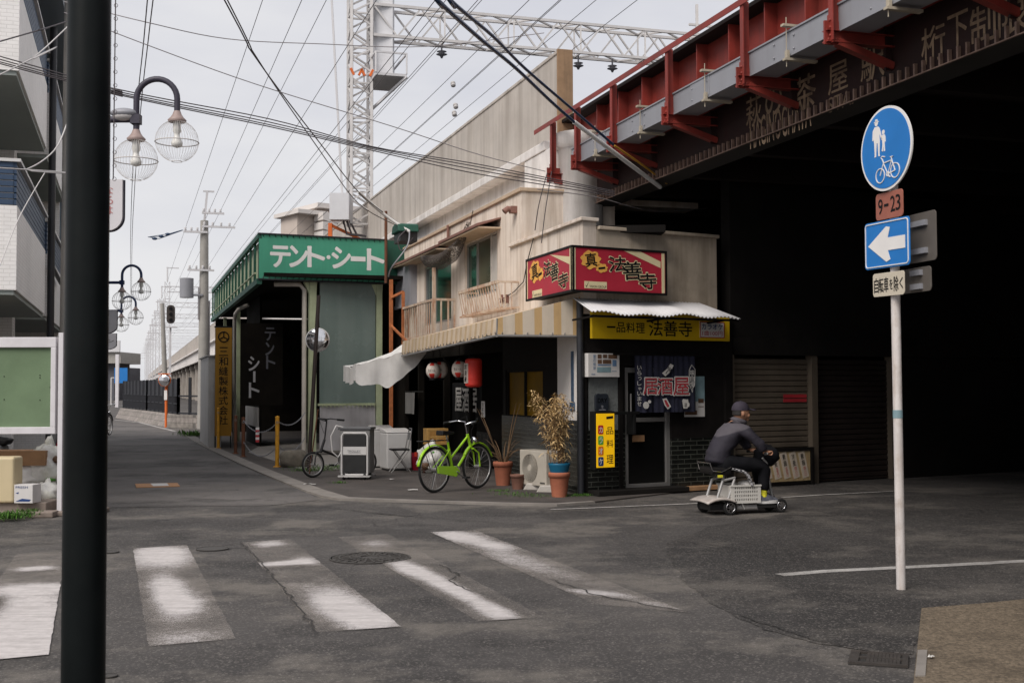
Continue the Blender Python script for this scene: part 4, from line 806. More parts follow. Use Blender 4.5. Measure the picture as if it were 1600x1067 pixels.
o = b.build('net', MATS['net'], nt_, SL); s_ = o.modifiers.new('s', 'SUBSURF'); s_.levels = s_.render_levels = 2
b = MB(); b.tube([(pts[-1][0], -.28, pts[-1][1] + .1), (pts[-1][0] + .6, -.4, pts[-1][1] + .25)], .01, 5); b.build('cord', MATS['net'], nt_, SL)
# ------------------------------------------------------------------ white tarpaulin canopy
xt1 = SL.px(628, 545, 1.2)[0]; TL = SL
A1 = TL.px(541, 571, 3.05); A1x = xt1
ta = thing('tarpaulin_canopy', 'sagging white tarpaulin awning beside the striped awning', 'awning', SL.sub(xt1, -1.2, 1.6))
def tp(u, v):                                                 # u: from the wall out, v: away from the camera
    off = .75 + 1.3 * u; x = xt1 - v * 1.3; z = 2.42 - .5 * u - .05 * math.sin(math.pi * v) - .1 * math.sin(math.pi * u) + .05 * noise.noise(Vector((u * 5, v * 4, 0)))
    return (x, -off, z)
b = MB(); b.grid(14, 10, tp)
b.grid(24, 5, lambda u, v: (xt1 + .02 + .03 * math.sin(u * 17) * v, -(.75 + 1.3 * u), tp(u, 0)[2] - v * (.3 + .22 * math.sin(math.pi * u) + .03 * math.sin(u * 15)) + .01 * math.sin(u * 31)))
b.grid(12, 4, lambda u, v: (xt1 - 1.3 * u, -2.05 - .02 * math.sin(u * 19) * v, tp(1, u)[2] - v * .3))
o = b.build('sheet', MATS['tarp_white'], ta, SL)
b = MB()
for v in (0.02, .98): b.tube([tp(0, v)[:2] + (2.2,), tp(1, v)[:2] + (tp(1, v)[2] - .14,)], .015, 6)
b.tube([(xt1 - .05, -2.02, 1.88), (xt1 - 1.25, -2.02, 1.88)], .015, 6); b.build('frame', MATS['dull_steel'], ta, SL)
# ------------------------------------------------------------------ lanterns
def lantern(name, label, u, v, off, rr, hh, red, group):
    x, z = SL.px(u, v, off); f = SL.sub(x, -off, z, R(62)); t = thing(name, label, 'lantern', f, group)
    b = MB(); nu, nv = 28, 22
    def fn(i, j):
        th = math.pi * (.06 + .88 * j) if not red else 0
        if red:
            zz = hh * (1 - 2 * j); k = min(1, ((1 - abs(1 - 2 * j)) / .12)) if abs(1 - 2 * j) > .88 else 1; rad = rr * (.72 + .28 * math.sqrt(max(0, k)))
        else: zz = hh * math.cos(th); rad = rr * math.sin(th) ** .9
        rad *= 1 - .025 * (int(j * nv) % 2); a = 2 * math.pi * i; return (rad * math.cos(a), rad * math.sin(a), zz)
    def mf_(i, j):
        a = i * 360
        if red: return 1
        return 2 if (j > .62 or j < .24) and (236 < a < 292 or 56 < a < 112) else 0
    b.grid(nu, nv, fn, mfn=mf_); b.build('shade', [MATS['lantern_white'], MATS['lantern_red'], MATS['lantern_red']], t)
    c = MB(); q = rr * (.55 if not red else .6); c.lathe([(q, -hh - .02), (q, -hh + .012)], 20); c.lathe([(q, hh - .012), (q, hh + .02)], 20); c.tube([(0, 0, hh), (0, 0, hh + .3)], .006, 5); c.build('rim', MATS['ink_black'], t)
    s = MB()
    if red:
        Mz = Matrix.Rotation(R(-52), 4, 'Z'); s.box(-.058, .058, -rr * 1.03, -rr * .9, -hh * .72, hh * .66, 1, Mz); s.vtext('居酒屋', 0, .085, hh * .62, -hh * .68, -rr * 1.06, 0, .03, M=Mz)
    else: s.text('生ビール', -rr * .5, rr * .5, -.02, .025, -rr * 1.03, 0, .01)
    s.build('lettering', [MATS['ink_black'], MATS['lantern_white']], t)
    return t
lantern('paper_lantern', 'round white and red lantern, leftmost, half hidden behind the next one', 677, 579, 1.0, .125, .14, False, 'lanterns under the awning'); lantern('paper_lantern', 'round white and red lantern in front of the leftmost one', 687.5, 578, .85, .135, .15, False, 'lanterns under the awning'); lantern('paper_lantern', 'round white and red lantern next to the long red lantern', 717.5, 577, .8, .125, .145, False, 'lanterns under the awning')
lantern('paper_lantern', 'long plain red lantern with black and white lettering', 740, 582.5, .75, .135, .225, True, 'lanterns under the awning')
# dark sign curtain in the bay
r = SL.rect(713, 606, 748, 643, -.1); x0, x1 = r[0], r[1]; bn = thing('bay_curtain', 'black curtain with big white characters hanging below the red lantern', 'curtain', SL.sub(x0, .1, r[3]))
b = MB(); b.grid(20, 6, lambda u, v: (x0 - .3 + (x1 - x0 + .5) * u, .1 + .02 * math.sin(u * 20) * v, r[3] + .1 - v * (r[3] - r[2] + .3))); b.build('cloth', MATS['ink_black'], bn, SL)
b = MB()
for i, ch in enumerate('屋酒居'): xx = x0 + (x1 - x0) * i / 3; b.text(ch, xx + .02, xx + (x1 - x0) / 3 - .02, r[2], r[3], .07, 0, .03)
b.build('lettering', MATS['noren_white'], bn, SL)
# ------------------------------------------------------------------ materials of the street
mat('tent_green', (.06, .31, .20), .6, .06, 2, dirt=.2, dcol=(.03, .2, .12), streak=.3, scol=(.03, .19, .12), bump=.1, bscale=20)
mat('tent_green_dark', (.012, .075, .05), .6, .15, 3); mat('pale_green_steel', (.42, .47, .30), .6, .12, 4, dirt=.4, dcol=(.2, .2, .13)); mat('letter_white', (.74, .73, .71), .6, .04)
mat('vinyl', (.15, .195, .18), .25, .12, 1.0, streak=.5, scol=(.24, .29, .27), stsc=(2.5, 2.5, .25), spec=.4)
mat('grey_tarp', (.40, .39, .40), .6, .1, 2, dirt=.4, dcol=(.25, .24, .24), streak=.4, scol=(.2, .19, .19), bump=.3, bscale=5)
mat('pipe_cream', (.50, .46, .41), .55, .1, 4, dirt=.3, dcol=(.3, .26, .2)); mat('grey_panel', (.42, .41, .40), .5, .1, 2, dirt=.5, dcol=(.27, .24, .21), streak=.5, scol=(.2, .17, .14), metal=.2)
mat('banner_amber', (.31, .155, .013), .75, .1, 3, dirt=.3, dcol=(.26, .13, .015)); mat('bollard_yellow', (.62, .30, .02), .6, .15, 5, dirt=.7, dcol=(.25, .11, .03), dscale=6); mat('bollard_rust', (.13, .05, .025), .8, .3, 6)
mat('stone', (.17, .15, .12), .95, .35, 6, dirt=.6, dcol=(.06, .05, .035), bump=1, bscale=18); mat('chrome', (.7, .7, .72), .06, .02, metal=1); mat('mirror_back', (.6, .59, .58), .5, .1)
mat('steel_pale', (.58, .56, .55), .6, .08, 3, dirt=.3, dcol=(.4, .37, .35)); mat('wire', (.075, .065, .07), .6, .1); mat('wire_pale', (.3, .28, .29), .6, .1); mat('wire_blue', (.02, .045, .10), .45, .1); mat('orange', (.68, .15, .03), .5, .1); mat('insulator', (.45, .43, .42), .3, .1)
mat('pole_concrete', (.34, .325, .30), .85, .12, 4, dirt=.3, dcol=(.22, .2, .18), streak=.3, scol=(.2, .18, .16))
mat('pole_black', (.005, .0068, .007), .42, .3, 3, spec=.14, dirt=.4, dcol=(.012, .013, .012), dscale=4, bump=.05, bscale=9); mat('lamp_post', (.04, .036, .055), .5, .12); mat('lamp_blue', (.02, .035, .10), .5, .12); mat('lamp_collar', (.32, .24, .22), .5, .1); mat('cage_wire', (.55, .52, .50), .5, .05); mat('bulb', (.75, .74, .7), .25, .03)
brick_mat('wall_tile', (.82, .80, .78), (.85, .83, .81), (.70, .68, .66), .15, .05, .005, .6, 'xyz', .5, .05, .3); mat('soffit_green', (.30, .33, .31), .8, .06, 2); mat('navy_slat', (.035, .065, .12), .5, .12, 4); mat('slate_trim', (.11, .14, .17), .5, .1, 4); mat('parapet_cap', (.62, .61, .60), .5, .05)
mat('board_green_felt', (.15, .215, .125), .9, .16, 1.4, dirt=.4, dcol=(.10, .15, .08), dscale=1.2, bump=.1); mat('frame_white', (.66, .64, .66), .5, .06, 4, dirt=.3, dcol=(.45, .4, .4), dscale=3)
brick_mat('block_wall', (.26, .23, .21), (.20, .18, .16), (.12, .11, .1), .4, .2, .01, .9, 'xyz'); mat('fence_black', (.014, .015, .02), .6, .2); mat('box_white', (.6, .6, .62), .6, .05); mat('far_flat', (.50, .43, .38), .9, .08, .4); mat('far_light', (.62, .58, .55), .9, .05, .4); mat('far_steel', (.58, .57, .58), .7, .05); mat('far_dark', (.10, .10, .115), .8, .1)  # far_steel: distance haze put into the colour as paleness
mat('lens_red', (.25, .02, .01), .3); mat('signal_face', (.05, .04, .035), .5); mat('sign_blue', (.014, .17, .50), .4, .06, 4); mat('sign_brown', (.33, .11, .075), .5, .1, 6, dirt=.4, dcol=(.22, .07, .05)); mat('sign_back', (.16, .142, .125), .5, .12, 4, metal=.4, dirt=.4, dcol=(.14, .12, .1)); mat('pole_white', (.62, .58, .56), .5, .08, 5, dirt=.7, dcol=(.36, .29, .23), dscale=6, streak=.6, scol=(.3, .22, .16), stsc=(20, 20, 2.5))
mat('sign_ivory', (.56, .50, .40), .5, .08, 5, dirt=.3, dcol=(.4, .34, .25)); mat('sign_board_white', (.62, .60, .62), .5, .04); mat('pink', (.45, .16, .15), .6, .05)
# ------------------------------------------------------------------ green tent maker's canopy building
o_ = DY(487, 722, 26); TF = rotframe((o_.x, o_.y, 0), 25)
x0, x1 = TF.px(405, 400)[0], TF.px(605, 408)[0]; zt0, zt1 = TF.px(405, 365)[1], TF.px(605, 377)[1]; zb0 = (TF.px(405, 437)[1] + TF.px(603, 440)[1]) / 2; ztm = (zt0 + zt1) / 2
tb = thing('tent_workshop', 'open fronted workshop under a high green canopy on pale green columns', 'building', TF.sub(0, 0, 0))
TS = Frame(TF.at(x0, 0, 0), TOCAM); LEN = 15.5
b = MB(); b.box(x0, x1, -.0, .05, zb0, ztm); b.build('fascia', MATS['tent_green'], tb, TF)
b = MB()
for ch, u0, v0, u1, v1 in (('テ', 423, 385, 453, 417), ('ン', 453, 385, 480, 417), ('ト', 481, 386, 507, 417), ('シ', 519, 387, 547, 419), ('ト', 574, 390, 600, 422)):
    r = TF.rect(u0, v0, u1, v1); b.text(ch, r[0], r[1], r[2], r[3], -.004, 0, .05)
r = TF.rect(548, 401, 571, 408.5); b.box(r[0], r[1], -.006, -.002, r[2], r[3]); r = TF.rect(509.5, 398, 517, 406); cx, cz = (r[0] + r[1]) / 2, (r[2] + r[3]) / 2
b.prism([(cx + .045 * math.cos(a), cz + .045 * math.sin(a)) for a in [2 * math.pi * i / 16 for i in range(16)]], -.006, -.003); b.build('lettering', MATS['letter_white'], tb, TF)
b = MB(); b.box(x0 - .02, x1, -.03, .07, ztm, ztm + .03); b.box(x0 - .02, x1, -.03, .07, zb0 - .03, zb0); 
for i in range(22): x = x0 + (x1 - x0) * (i + .5) / 22; b.tube([(x, -.04, ztm + .02), (x + .03, -.01, ztm - .05)], .007, 4); b.tube([(x, -.04, zb0 - .02), (x + .03, -.01, zb0 + .05)], .007, 4)
b.build('fascia_trim', MATS['fence_black'], tb, TF)
r2 = TF.rect(606, 375, 640, 438); b = MB(); b.box(x1 + .0, x1 + .55, .2, .25, zb0, ztm + .03); b.build('fascia', MATS['tent_green_dark'], tb, TF)
# side with open ribs
b = MB(); b.box(-LEN, -.0, -.03, .05, ztm - .09, ztm + .02); b.box(-LEN, -.0, -.05, .06, zb0 - .12, zb0)
for i in range(16): x = -LEN + (LEN - .05) * i / 15; b.box(x - .03, x + .03, -.01, .04, zb0, ztm - .09)
b.build('side_frame', MATS['tent_green_dark'], tb, TS)
b = MB(); b.box(-LEN, -.1, .09, .11, zb0 + .0, ztm - .06); b.build('side_sheet', MATS['pale_green_steel'], tb, TS)
b = MB(); b.tube([(-LEN, -.07, zb0 + .12), (-.1, -.07, zb0 + .12)], .02, 6); b.build('side_rail', MATS['pale_green_steel'], tb, TS)
# roof, back and far walls
wd_ = x1 - x0; pr = [TS.at(0, .1, 0), TS.at(0, 3.4, 0), TS.at(-LEN, 3.4, 0), TS.at(-LEN, .1, 0)]; inv = W[tb].inverted()
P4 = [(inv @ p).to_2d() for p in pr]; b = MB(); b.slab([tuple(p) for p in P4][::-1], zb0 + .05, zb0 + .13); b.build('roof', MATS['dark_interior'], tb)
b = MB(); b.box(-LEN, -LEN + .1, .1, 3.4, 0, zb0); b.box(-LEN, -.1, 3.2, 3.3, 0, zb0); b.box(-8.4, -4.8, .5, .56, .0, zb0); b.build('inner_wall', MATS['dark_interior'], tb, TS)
b = MB(); b.box(-8.3, -4.9, .47, .5, .5, 1.0); b.build('plinth', MATS['grey_panel'], tb, TS)
# dark hanging sheet with lettering inside
IF = TF.sub(0, 2.2, 0); r = IF.rect(376, 505, 442, 633); b = MB(); b.box(r[0], r[1], 0, .02, r[2], r[3]); b.build('hanging_sheet', MATS['dark_interior'], tb, IF)
b = MB()
for t, u0, v0, u1, v1 in (('シ', 388, 557, 405, 579), ('ト', 389, 598, 405, 621), ('ン', 415, 535, 428, 555), ('ト', 416, 556, 430, 576), ('テ', 414, 512, 430, 532)): r = IF.rect(u0, v0, u1, v1); b.text(t, r[0], r[1], r[2], r[3], -.004, 0 if u0 < 410 else 1, .03)
r = IF.rect(395.5, 580, 399, 597); b.box(r[0], r[1], -.006, -.002, r[2], r[3]); b.build('lettering', [MATS['grey_tarp'], MATS['far_dark']], tb, IF)
# columns, pipes, vinyl wall
def column(fr, u, w=.13, m='pale_green_steel', cap=True):
    x = fr.px(u, 600)[0]; q = MB(); q.box(x - w / 2, x + w / 2, .0, w, 0, zb0 - .03)
    if cap: q.prism([(x - w / 2 - .12, zb0 - .031), (x + w / 2 + .02, zb0 - .031), (x + w / 2, zb0 - .36), (x - w / 2, zb0 - .3)], .02, w - .02)
    return q.build('column', MATS[m], tb, fr)
CF = TF.sub(0, .12, 0); column(CF, 489, .15); column(CF, 593, .13)
xv0, xv1 = CF.px(500, 600)[0], CF.px(587, 600)[0]; zv = CF.px(540, 630)[1]
b = MB(); b.box(xv0, xv1, .03, .05, zv, zb0 - .02); b.build('vinyl_sheet', MATS['vinyl'], tb, CF)
b = MB(); b.grid(20, 10, lambda u, v: (xv0 + (xv1 - xv0) * u, .02 + .02 * math.sin(u * 9 + v * 3) * math.sin(v * 5), .12 + (zv - .17) * v)); b.build('lower_sheet', MATS['grey_tarp'], tb, CF)
b = MB(); b.box(xv0 - .04, xv1, .0, .08, zv - .05, zv)
for i in range(14): x = xv0 + (xv1 - xv0) * (i + .5) / 14; b.tube([(x, -.01, zv + .0), (x + .02, -.01, zv - .09)], .01, 4)
b.build('rail', MATS['pale_green_steel'], tb, CF)
b = MB(); x = CF.px(477, 600)[0]; b.tube([(x - .62, .3, zb0 - .08), (x - .1, .12, zb0 - .08), (x, .1, zb0 - .2), (x, .1, .02)], .052, 10); b.build('drainpipe', MATS['pipe_cream'], tb, CF)
b = MB(); xk = TS.px(372, 600, -.25)[0]
for xx, yy in ((xk, .2), (xk - 5, .2)): b.box(xx - .05, xx + .05, yy, yy + .1, 0, zb0 - .1)
b.build('column', MATS['pale_green_steel'], tb, TS)
b = MB(); xk2 = TS.px(362, 600)[0]; b.tube([(xk2 + 1.6, .3, zb0 - .18), (xk2 + 1.5, .06, zb0 - .3), (xk2 + .3, .06, zb0 - .36), (xk2 + .1, .06, zb0 - .5), (xk2 + .1, .06, .02)], .05, 8); b.build('drainpipe', MATS['pipe_cream'], tb, TS)
# dark gap filler between the canopy and the shop
gf = TF.sub(0, .9, 0); xg0, xg1 = x1 + .05, gf.px(640, 560)[0]
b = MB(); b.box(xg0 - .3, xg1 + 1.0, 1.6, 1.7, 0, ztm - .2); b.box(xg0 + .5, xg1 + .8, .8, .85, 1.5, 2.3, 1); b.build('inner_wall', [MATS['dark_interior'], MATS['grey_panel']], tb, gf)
# ------------------------------------------------------------------ upright amber banner, grey panel box
o_ = G(349, 701); AB = rotframe((o_.x, o_.y, 0), 20); r = AB.rect(336, 512, 362, 681)
ab = thing('shop_banner', 'tall narrow amber banner with black company name beside the workshop', 'banner', AB.sub(0, 0, 0))
b = MB(); b.box(r[0], r[1], 0, .03, r[2], r[3]); b.build('cloth', MATS['banner_amber'], ab, AB)
b = MB(); b.box(r[0] - .02, r[1] + .02, .0, .04, r[3], r[3] + .04); b.box(r[0], r[0] + .03, .03, .06, 0, r[3]); b.box(r[1] - .03, r[1], .03, .06, 0, r[3]); b.build('frame', MATS['sign_black'], ab, AB)
b = MB(); xc = (r[0] + r[1]) / 2; hh = r[3] - r[2]
b.vtext('三和縫製株式会社', xc, .22, r[3] - hh * .175, r[2] + hh * .1, -.004, 0, .014, .88)
zc_ = r[3] - hh * .085; b.tube(arc((xc, -.004, zc_), .125, 0, 2 * math.pi, 24)[:-1], .014, 6, closed=True)
for a in (90, 210, 330): b.bar((xc, -.004, zc_), (xc + .115 * math.cos(R(a)), -.004, zc_ + .115 * math.sin(R(a))), .02)
b.build('lettering', MATS['ink_black'], ab, AB)
o_ = G(325, 700); GB = Frame((o_.x, o_.y, 0), TOCAM); zg_ = GB.px(325, 557)[1]
gb = thing('panel_shed', 'plain grey metal sided shed standing at the kerb before the amber banner', 'shed', GB.sub(0, 0, 0))
b = MB(); b.box(-3.6, 0, 0, .32, 0, zg_)
b.build('wall', MATS['grey_panel'], gb, GB, bev=.01)
b = MB(); b.box(-3.66, .05, -.05, .4, zg_, zg_ + .03); b.build('roof', MATS['grey_panel'], gb, GB)
# ------------------------------------------------------------------ posts with chains, stone, leaning pole, mirror
def bollard(u, v, vt, m, label):
    p = G(u, v); f = rotframe((p.x, p.y, .02), 10); h = (v - vt) / FPX * p.y; t = thing('chain_post', label, 'bollard', f, 'chain posts of the workshop')
    b = MB(); b.tube([(0, 0, 0), (0, 0, h)], .038, 12); b.lathe([(.04, h), (.042, h + .015), (.0, h + .03)], 12); b.build('post', MATS[m], t); c = MB(); c.lathe([(.075, 0), (.075, .012), (.04, .02)], 14); c.build('base', MATS[m], t)
    c = MB(); c.tube(arc((0, -.045, h * .9), .02, 0, 2 * math.pi, 10)[:-1], .006, 5, closed=True); c.build('hook', MATS['dull_steel'], t)
    return p, h
B1 = bollard(433, 731, 654, 'bollard_yellow', 'bright yellow chain post beside the grey stone'); B2 = bollard(380, 715, 655, 'bollard_rust', 'dark rusted chain post third from the kerb shed'); B3 = bollard(368, 710, 652, 'bollard_rust', 'dark rusted chain post beside the amber banner'); B4 = bollard(341, 702, 640, 'bollard_yellow', 'faded yellow chain post in front of the amber banner')
def chain(a, b_, sag, label, m='tray_grey'):
    P = cat_wire(a, b_, sag, 40); q = MB()
    for i in range(len(P) - 1):
        c = (P[i] + P[i + 1]) / 2; t = (P[i + 1] - P[i]).normalized(); s_ = t.cross(UP).normalized() if i % 2 else UP
        q.tube([c + t * (.036 * math.cos(k * math.pi / 4)) + s_ * (.012 * math.sin(k * math.pi / 4)) for k in range(8)], .005, 4, closed=True)
    return tag(q.build('chain', MATS[m]), label, 'chain', 'chains between the posts')
top = lambda B, k: Vector((B[0].x, B[0].y, .02 + B[1] * k))
wallp = G(478, 716); wl = Vector((wallp.x, wallp.y - .1, 0))
chain(top(B2, .95), top(B1, .9), .22, 'slack upper chain between the rusted post and yellow post'); chain(top(B2, .4), top(B1, .42), .25, 'slack lower chain between the rusted post and yellow post'); chain(top(B1, .93), wl + UP * .98, .16, 'upper chain from yellow post to the drainpipe'); chain(top(B1, .45), wl + UP * .45, .2, 'lower chain from yellow post to the drainpipe')
p = top(B2, .95).lerp(top(B1, .9), .45); p.z = .42; t = thing('hanging_tag', 'red and white striped tag hanging from the slack chain', 'tag', Frame(p, (1, .1)))
b = MB(); 
for i in range(6): b.box(-.035, .035, -.006, .006, -.02 + i * .05, .03 + i * .05, i % 2)
b.build('plate', [MATS['ink_red'], MATS['sign_white']], t)
p = G(459, 731); f = rotframe((p.x, p.y, .02), 22); b = MB()
b.ball((0, 0, .14), (.30, .2, .2), 24, 16, fn=lambda d: min(1.0, .82 / max(abs(d.x), abs(d.y), abs(d.z))) * (1 + .12 * noise.noise(d * 3)))
tag(b.build('stone_block', MATS['stone'], None, f), 'squarish weathered stone block by the workshop entrance', 'stone')
pa = G(482, 738); b = MB(); pt = DY(498, 462, pa.y + .5); b.tube([pa, pt], .036, 10); pp = thing('leaning_pole', 'dark rusty pole leaning in front of the convex mirror', 'pole', Frame((pa.x, pa.y, 0), (1, 0))); b.build('shaft', mat('pole_soot', (.022, .013, .011), .7, .3, 5), pp, WORLD)
b = MB(); b.tube([G(483, 745) + UP * .02, DY(497, 640, 19.8)], .012, 6); b.build('guard', MATS['bollard_rust'], pp, WORLD)
def mirror(u, v, Y, rad, az, label, pole=None):
    c = DY(u, v, Y); f = rotframe((c.x, c.y, c.z), az); t = thing('convex_mirror', label, 'traffic mirror', f)
    b = MB(); M_ = Matrix.Rotation(R(90), 4, 'X'); b.lathe([(0.0001, .1 * rad / .3)] + [(rad * math.sin(R(a)), .1 * rad / .3 * (math.cos(R(a)))) for a in range(10, 91, 10)], 32, M=M_); b.build('glass', MATS['chrome'], t)
    b = MB(); b.lathe([(rad * .98, .0), (rad * 1.06, -.0), (rad * 1.06, -.05), (rad * .7, -.12), (.03, -.14)], 32, M=M_); b.build('back', MATS['orange' if pole else 'mirror_back'], t)
    if pole:
        b = MB(); b.tube([(0, .2, .1), (0, .2, -c.z)], .055, 10); b.build('pole', MATS['orange'], t); b = MB(); b.box(-.06, .06, .12, .14, -.75, -.38); b.build('plate', MATS['sign_white'], t)
        b = MB(); b.box(-rad, rad, -.05, .14, rad, rad + .03); b.build('hood', MATS['orange'], t)
    else: b = MB(); b.tube([(0, .14, 0), (-.1, .5, .02)], .03, 8); b.build('arm', MATS['mirror_back'], t)
    return t
mirror(496, 531, 25.0, .24, 0, 'round convex mirror fixed high on the workshop column')
pm = G(259, 668); mirror(257, 594, pm.y, .23, -5, 'round traffic mirror on an orange pole by the far fence', True)
# ------------------------------------------------------------------ far side: fence, block wall, catenary, flats
o_ = G(263, 668); FF = Frame((o_.x, o_.y, 0), TOCAM)
def far_pts(px): return [G(*p) for p in px]
P = far_pts([(180, 653), (215, 659), (261, 668)])
bw = thing('block_wall', 'low grey concrete block retaining wall along the far right kerb', 'wall', Frame(P[2], TOCAM)); b = MB()
for a, c in zip(P, P[1:]): 
    n_ = Vector((c.y - a.y, a.x - c.x, 0)).normalized(); n_ = n_ if n_.x > 0 else -n_
    h = .5; b.add([a, c, c + n_ * .25 + UP * h, a + n_ * .25 + UP * h, a + n_ * .6 + UP * h, c + n_ * .6 + UP * h, c + n_ * .6, a + n_ * .6], [(0, 1, 2, 3), (3, 2, 5, 4), (4, 5, 6, 7), (1, 6, 5, 2), (0, 3, 4, 7)])
e_ = G(318, 670); e0 = P[2]; b.add([e0, e_, e_ + UP * .5, e0 + UP * .5, e0 + Vector((0, .3, .5)), e_ + Vector((0, .3, .5))], [(0, 1, 2, 3), (3, 2, 5, 4)])
b.build('blocks', MATS['block_wall'], bw, WORLD)
fe = thing('mesh_fence', 'tall black sheeted fence running along the far block wall', 'fence', Frame(P[2], TOCAM))
off_ = Vector((.4, .1, 0))
for a, c in zip(P, P[1:]):
    n = 9 if (c - a).length > 20 else 7
    for i in range(n + 1):
        q = a.lerp(c, i / n) + off_; b = MB(); b.box(q.x - .05, q.x + .05, q.y - .05, q.y + .05, .45, 1.87); b.build('post', MATS['fence_black'], fe, WORLD)
    b = MB(); b.add([a + off_ + UP * 1.2, c + off_ + UP * 1.2, c + off_ + UP * 1.85, a + off_ + UP * 1.85], [(0, 1, 2, 3)])
    for i in range(40):
        q = a.lerp(c, i / 40) + off_; b.box(q.x - .015, q.x + .015, q.y - .01, q.y + .01, .45, 1.2)
    for zz in (.55, .9, 1.2): b.bar(a + off_ + UP * zz, c + off_ + UP * zz, .04)
    b.build('panel', MATS['fence_black'], fe, WORLD)
b = MB(); e1 = e_ + Vector((-.2, .2, 0)); e00 = e0 + off_
for zz in (.55, 1.2): b.bar(e00 + UP * zz, e1 + UP * zz, .06)
for k in (0, .55, 1): q = e00.lerp(e1, k); b.box(q.x - .05, q.x + .05, q.y - .05, q.y + .05, .45, 1.9)
b.build('gate_frame', MATS['fence_black'], fe, WORLD)
fb = thing('far_footbridge', 'distant railway overpass crossing the end of the street', 'bridge', Frame((-47, 150, 0), (1, 0)))
b = MB(); b.box(-80, -48.5, 148, 156, 4.6, 6.0); b.build('deck', MATS['pole_concrete'], fb, WORLD); b = MB(); b.box(-80, -48.5, 147.6, 147.9, 6.0, 7.4); b.build('parapet', MATS['far_steel'], fb, WORLD)
for x in (-66, -50.2): b = MB(); b.box(x - .6, x + .6, 149, 155, 0, 4.6); b.build('pier', MATS['far_dark'], fb, WORLD)
b = MB(); b.box(-78, -56, 175, 180, 0, 4.5); tag(b.build('far_house', MATS['far_dark']), 'dark low building seen under the distant overpass', 'building')
p = DY(189, 590, 110); t = thing('far_road_sign', 'small blue direction sign near the distant overpass', 'road sign', Frame((p.x, p.y, 0), (1, 0))); b = MB(); b.box(-.6, .6, -.03, 0, p.z - .5, p.z + .9); b.build('plate', MATS['sign_blue'], t); b = MB(); b.tube([(-.9, .05, 0), (-.9, .05, p.z)], .07, 8); b.bar((-.9, .05, p.z), (.5, .05, p.z), .08); b.build('pole', MATS['steel_pale'], t)
p = DY(183, 620, 95); t = thing('far_shop_sign', 'white upright sign post beside the far end of the road', 'road sign', Frame((p.x, p.y, 0), (1, 0))); b = MB(); b.box(-.13, .13, -.1, .1, 0, 4.2); b.build('plate', MATS['frame_white'], t)
b = MB(); b.box(-225, -42, 15, 15.4, 0, 4.3); tag(b.build('far_wall_building', MATS['far_light'], None, VF), 'pale wall beyond the viaduct piers seen through the black gate', 'building')
# flats behind the canopy
o_ = DY(500, 360, 75); AF = rotframe((o_.x, o_.y, 0), 38); fl_ = thing('apartment_block', 'pale apartment block with sloped balcony ends beyond the green canopy', 'building', AF.sub(0, 0, 0))
b = MB(); b.box(-1.6, 4, 0, 2.2, 0, AF.px(495, 338)[1]); b.box(-.4, 4, -.1, 2.2, 0, AF.px(515, 329)[1]); b.build('wall', MATS['far_flat'], fl_, AF)
b = MB(); zt_ = AF.px(515, 326)[1]; b.box(-1.9, 0.2, -.7, 2.6, AF.px(495, 338)[1], AF.px(495, 338)[1] + .25); b.box(-.6, 4.4, -.8, 2.6, AF.px(515, 329)[1], AF.px(515, 329)[1] + .3); b.build('roof', MATS['far_light'], fl_, AF)
for k in range(3):
    zz = AF.px(515, 338 + k * 14)[1]; b = MB(); b.prism([(-.5, zz), (3.4, zz), (3.4, zz - .75), (.9, zz - .75), (-.5, zz - .45)], -1.3, -.15); b.build('balcony', MATS['far_light'], fl_, AF)
# ------------------------------------------------------------------ railway catenary masts
def lattice(q, a, b_, w, d, n, r, diag=True):
    """square lattice beam from a to b_"""
    a, b_ = Vector(a), Vector(b_); t = (b_ - a).normalized(); s_ = (Vector(ORTH).to_3d() if abs(t.z) > .9 else UP); s_ = (s_ - t * s_.dot(t)).normalized(); c_ = t.cross(s_)
    K = [s_ * (i * w / 2) + c_ * (j * d / 2) for i, j in ((-1, -1), (1, -1), (1, 1), (-1, 1))]
    for k in K: q.bar(a + k, b_ + k, r)
    for i in range(n):
        p0, p1 = a.lerp(b_, i / n), a.lerp(b_, (i + 1) / n)
        for j in range(4):
            k0, k1 = K[j], K[(j + 1) % 4]
            if i % 2: k0, k1 = k1, k0
            q.bar(p0 + k0, p1 + k1, r * .6)
            if i % 3 == 0: q.bar(p0 + K[j], p0 + K[(j + 1) % 4], r * .6)
om = DY(562, 330, 36.5); MF = Frame((om.x, om.y, 0), TOCAM); zbase = DY(562, 352, 36.5).z; ZG = DY(690, 48, 37.5).z
ms = thing('catenary_mast', 'pale steel lattice mast with platform beside the viaduct wall', 'mast', Frame((om.x, om.y, zbase), TOCAM))
b = MB(); lattice(b, (om.x, om.y, zbase), (om.x, om.y, ZG + 1.6), .62, .62, 22, .085); b.build('lattice', MATS['steel_pale'], ms, WORLD)
b = MB(); b.bar((om.x - .46, om.y - .2, zbase), (om.x - .9, om.y - .2, ZG + 1.6), .06); b.build('cable_duct', MATS['far_steel'], ms, WORLD)
v3 = Vector((ORTH[0], ORTH[1], 0)); oo_ = Vector((om.x, om.y, 0)); zp = DY(600, 118, 36.5).z
b = MB(); P = [oo_ + v3 * a + D1 * c for a, c in ((.3, -1.0), (1.25, -1.0), (1.25, .9), (.3, .9))]; b.slab([(p.x, p.y) for p in P], zp - .2, zp - .12)
for p in P: b.bar(p + UP * (zp - .12), p + UP * (zp + .5), .05)
for i in range(4): b.bar(P[i] + UP * (zp + .5), P[(i + 1) % 4] + UP * (zp + .5), .05)
b.bar(P[1] + UP * (zp - .2), oo_ + v3 * .3 + UP * (zp - 1.1), .07); b.build('platform', MATS['far_steel'], ms, WORLD)
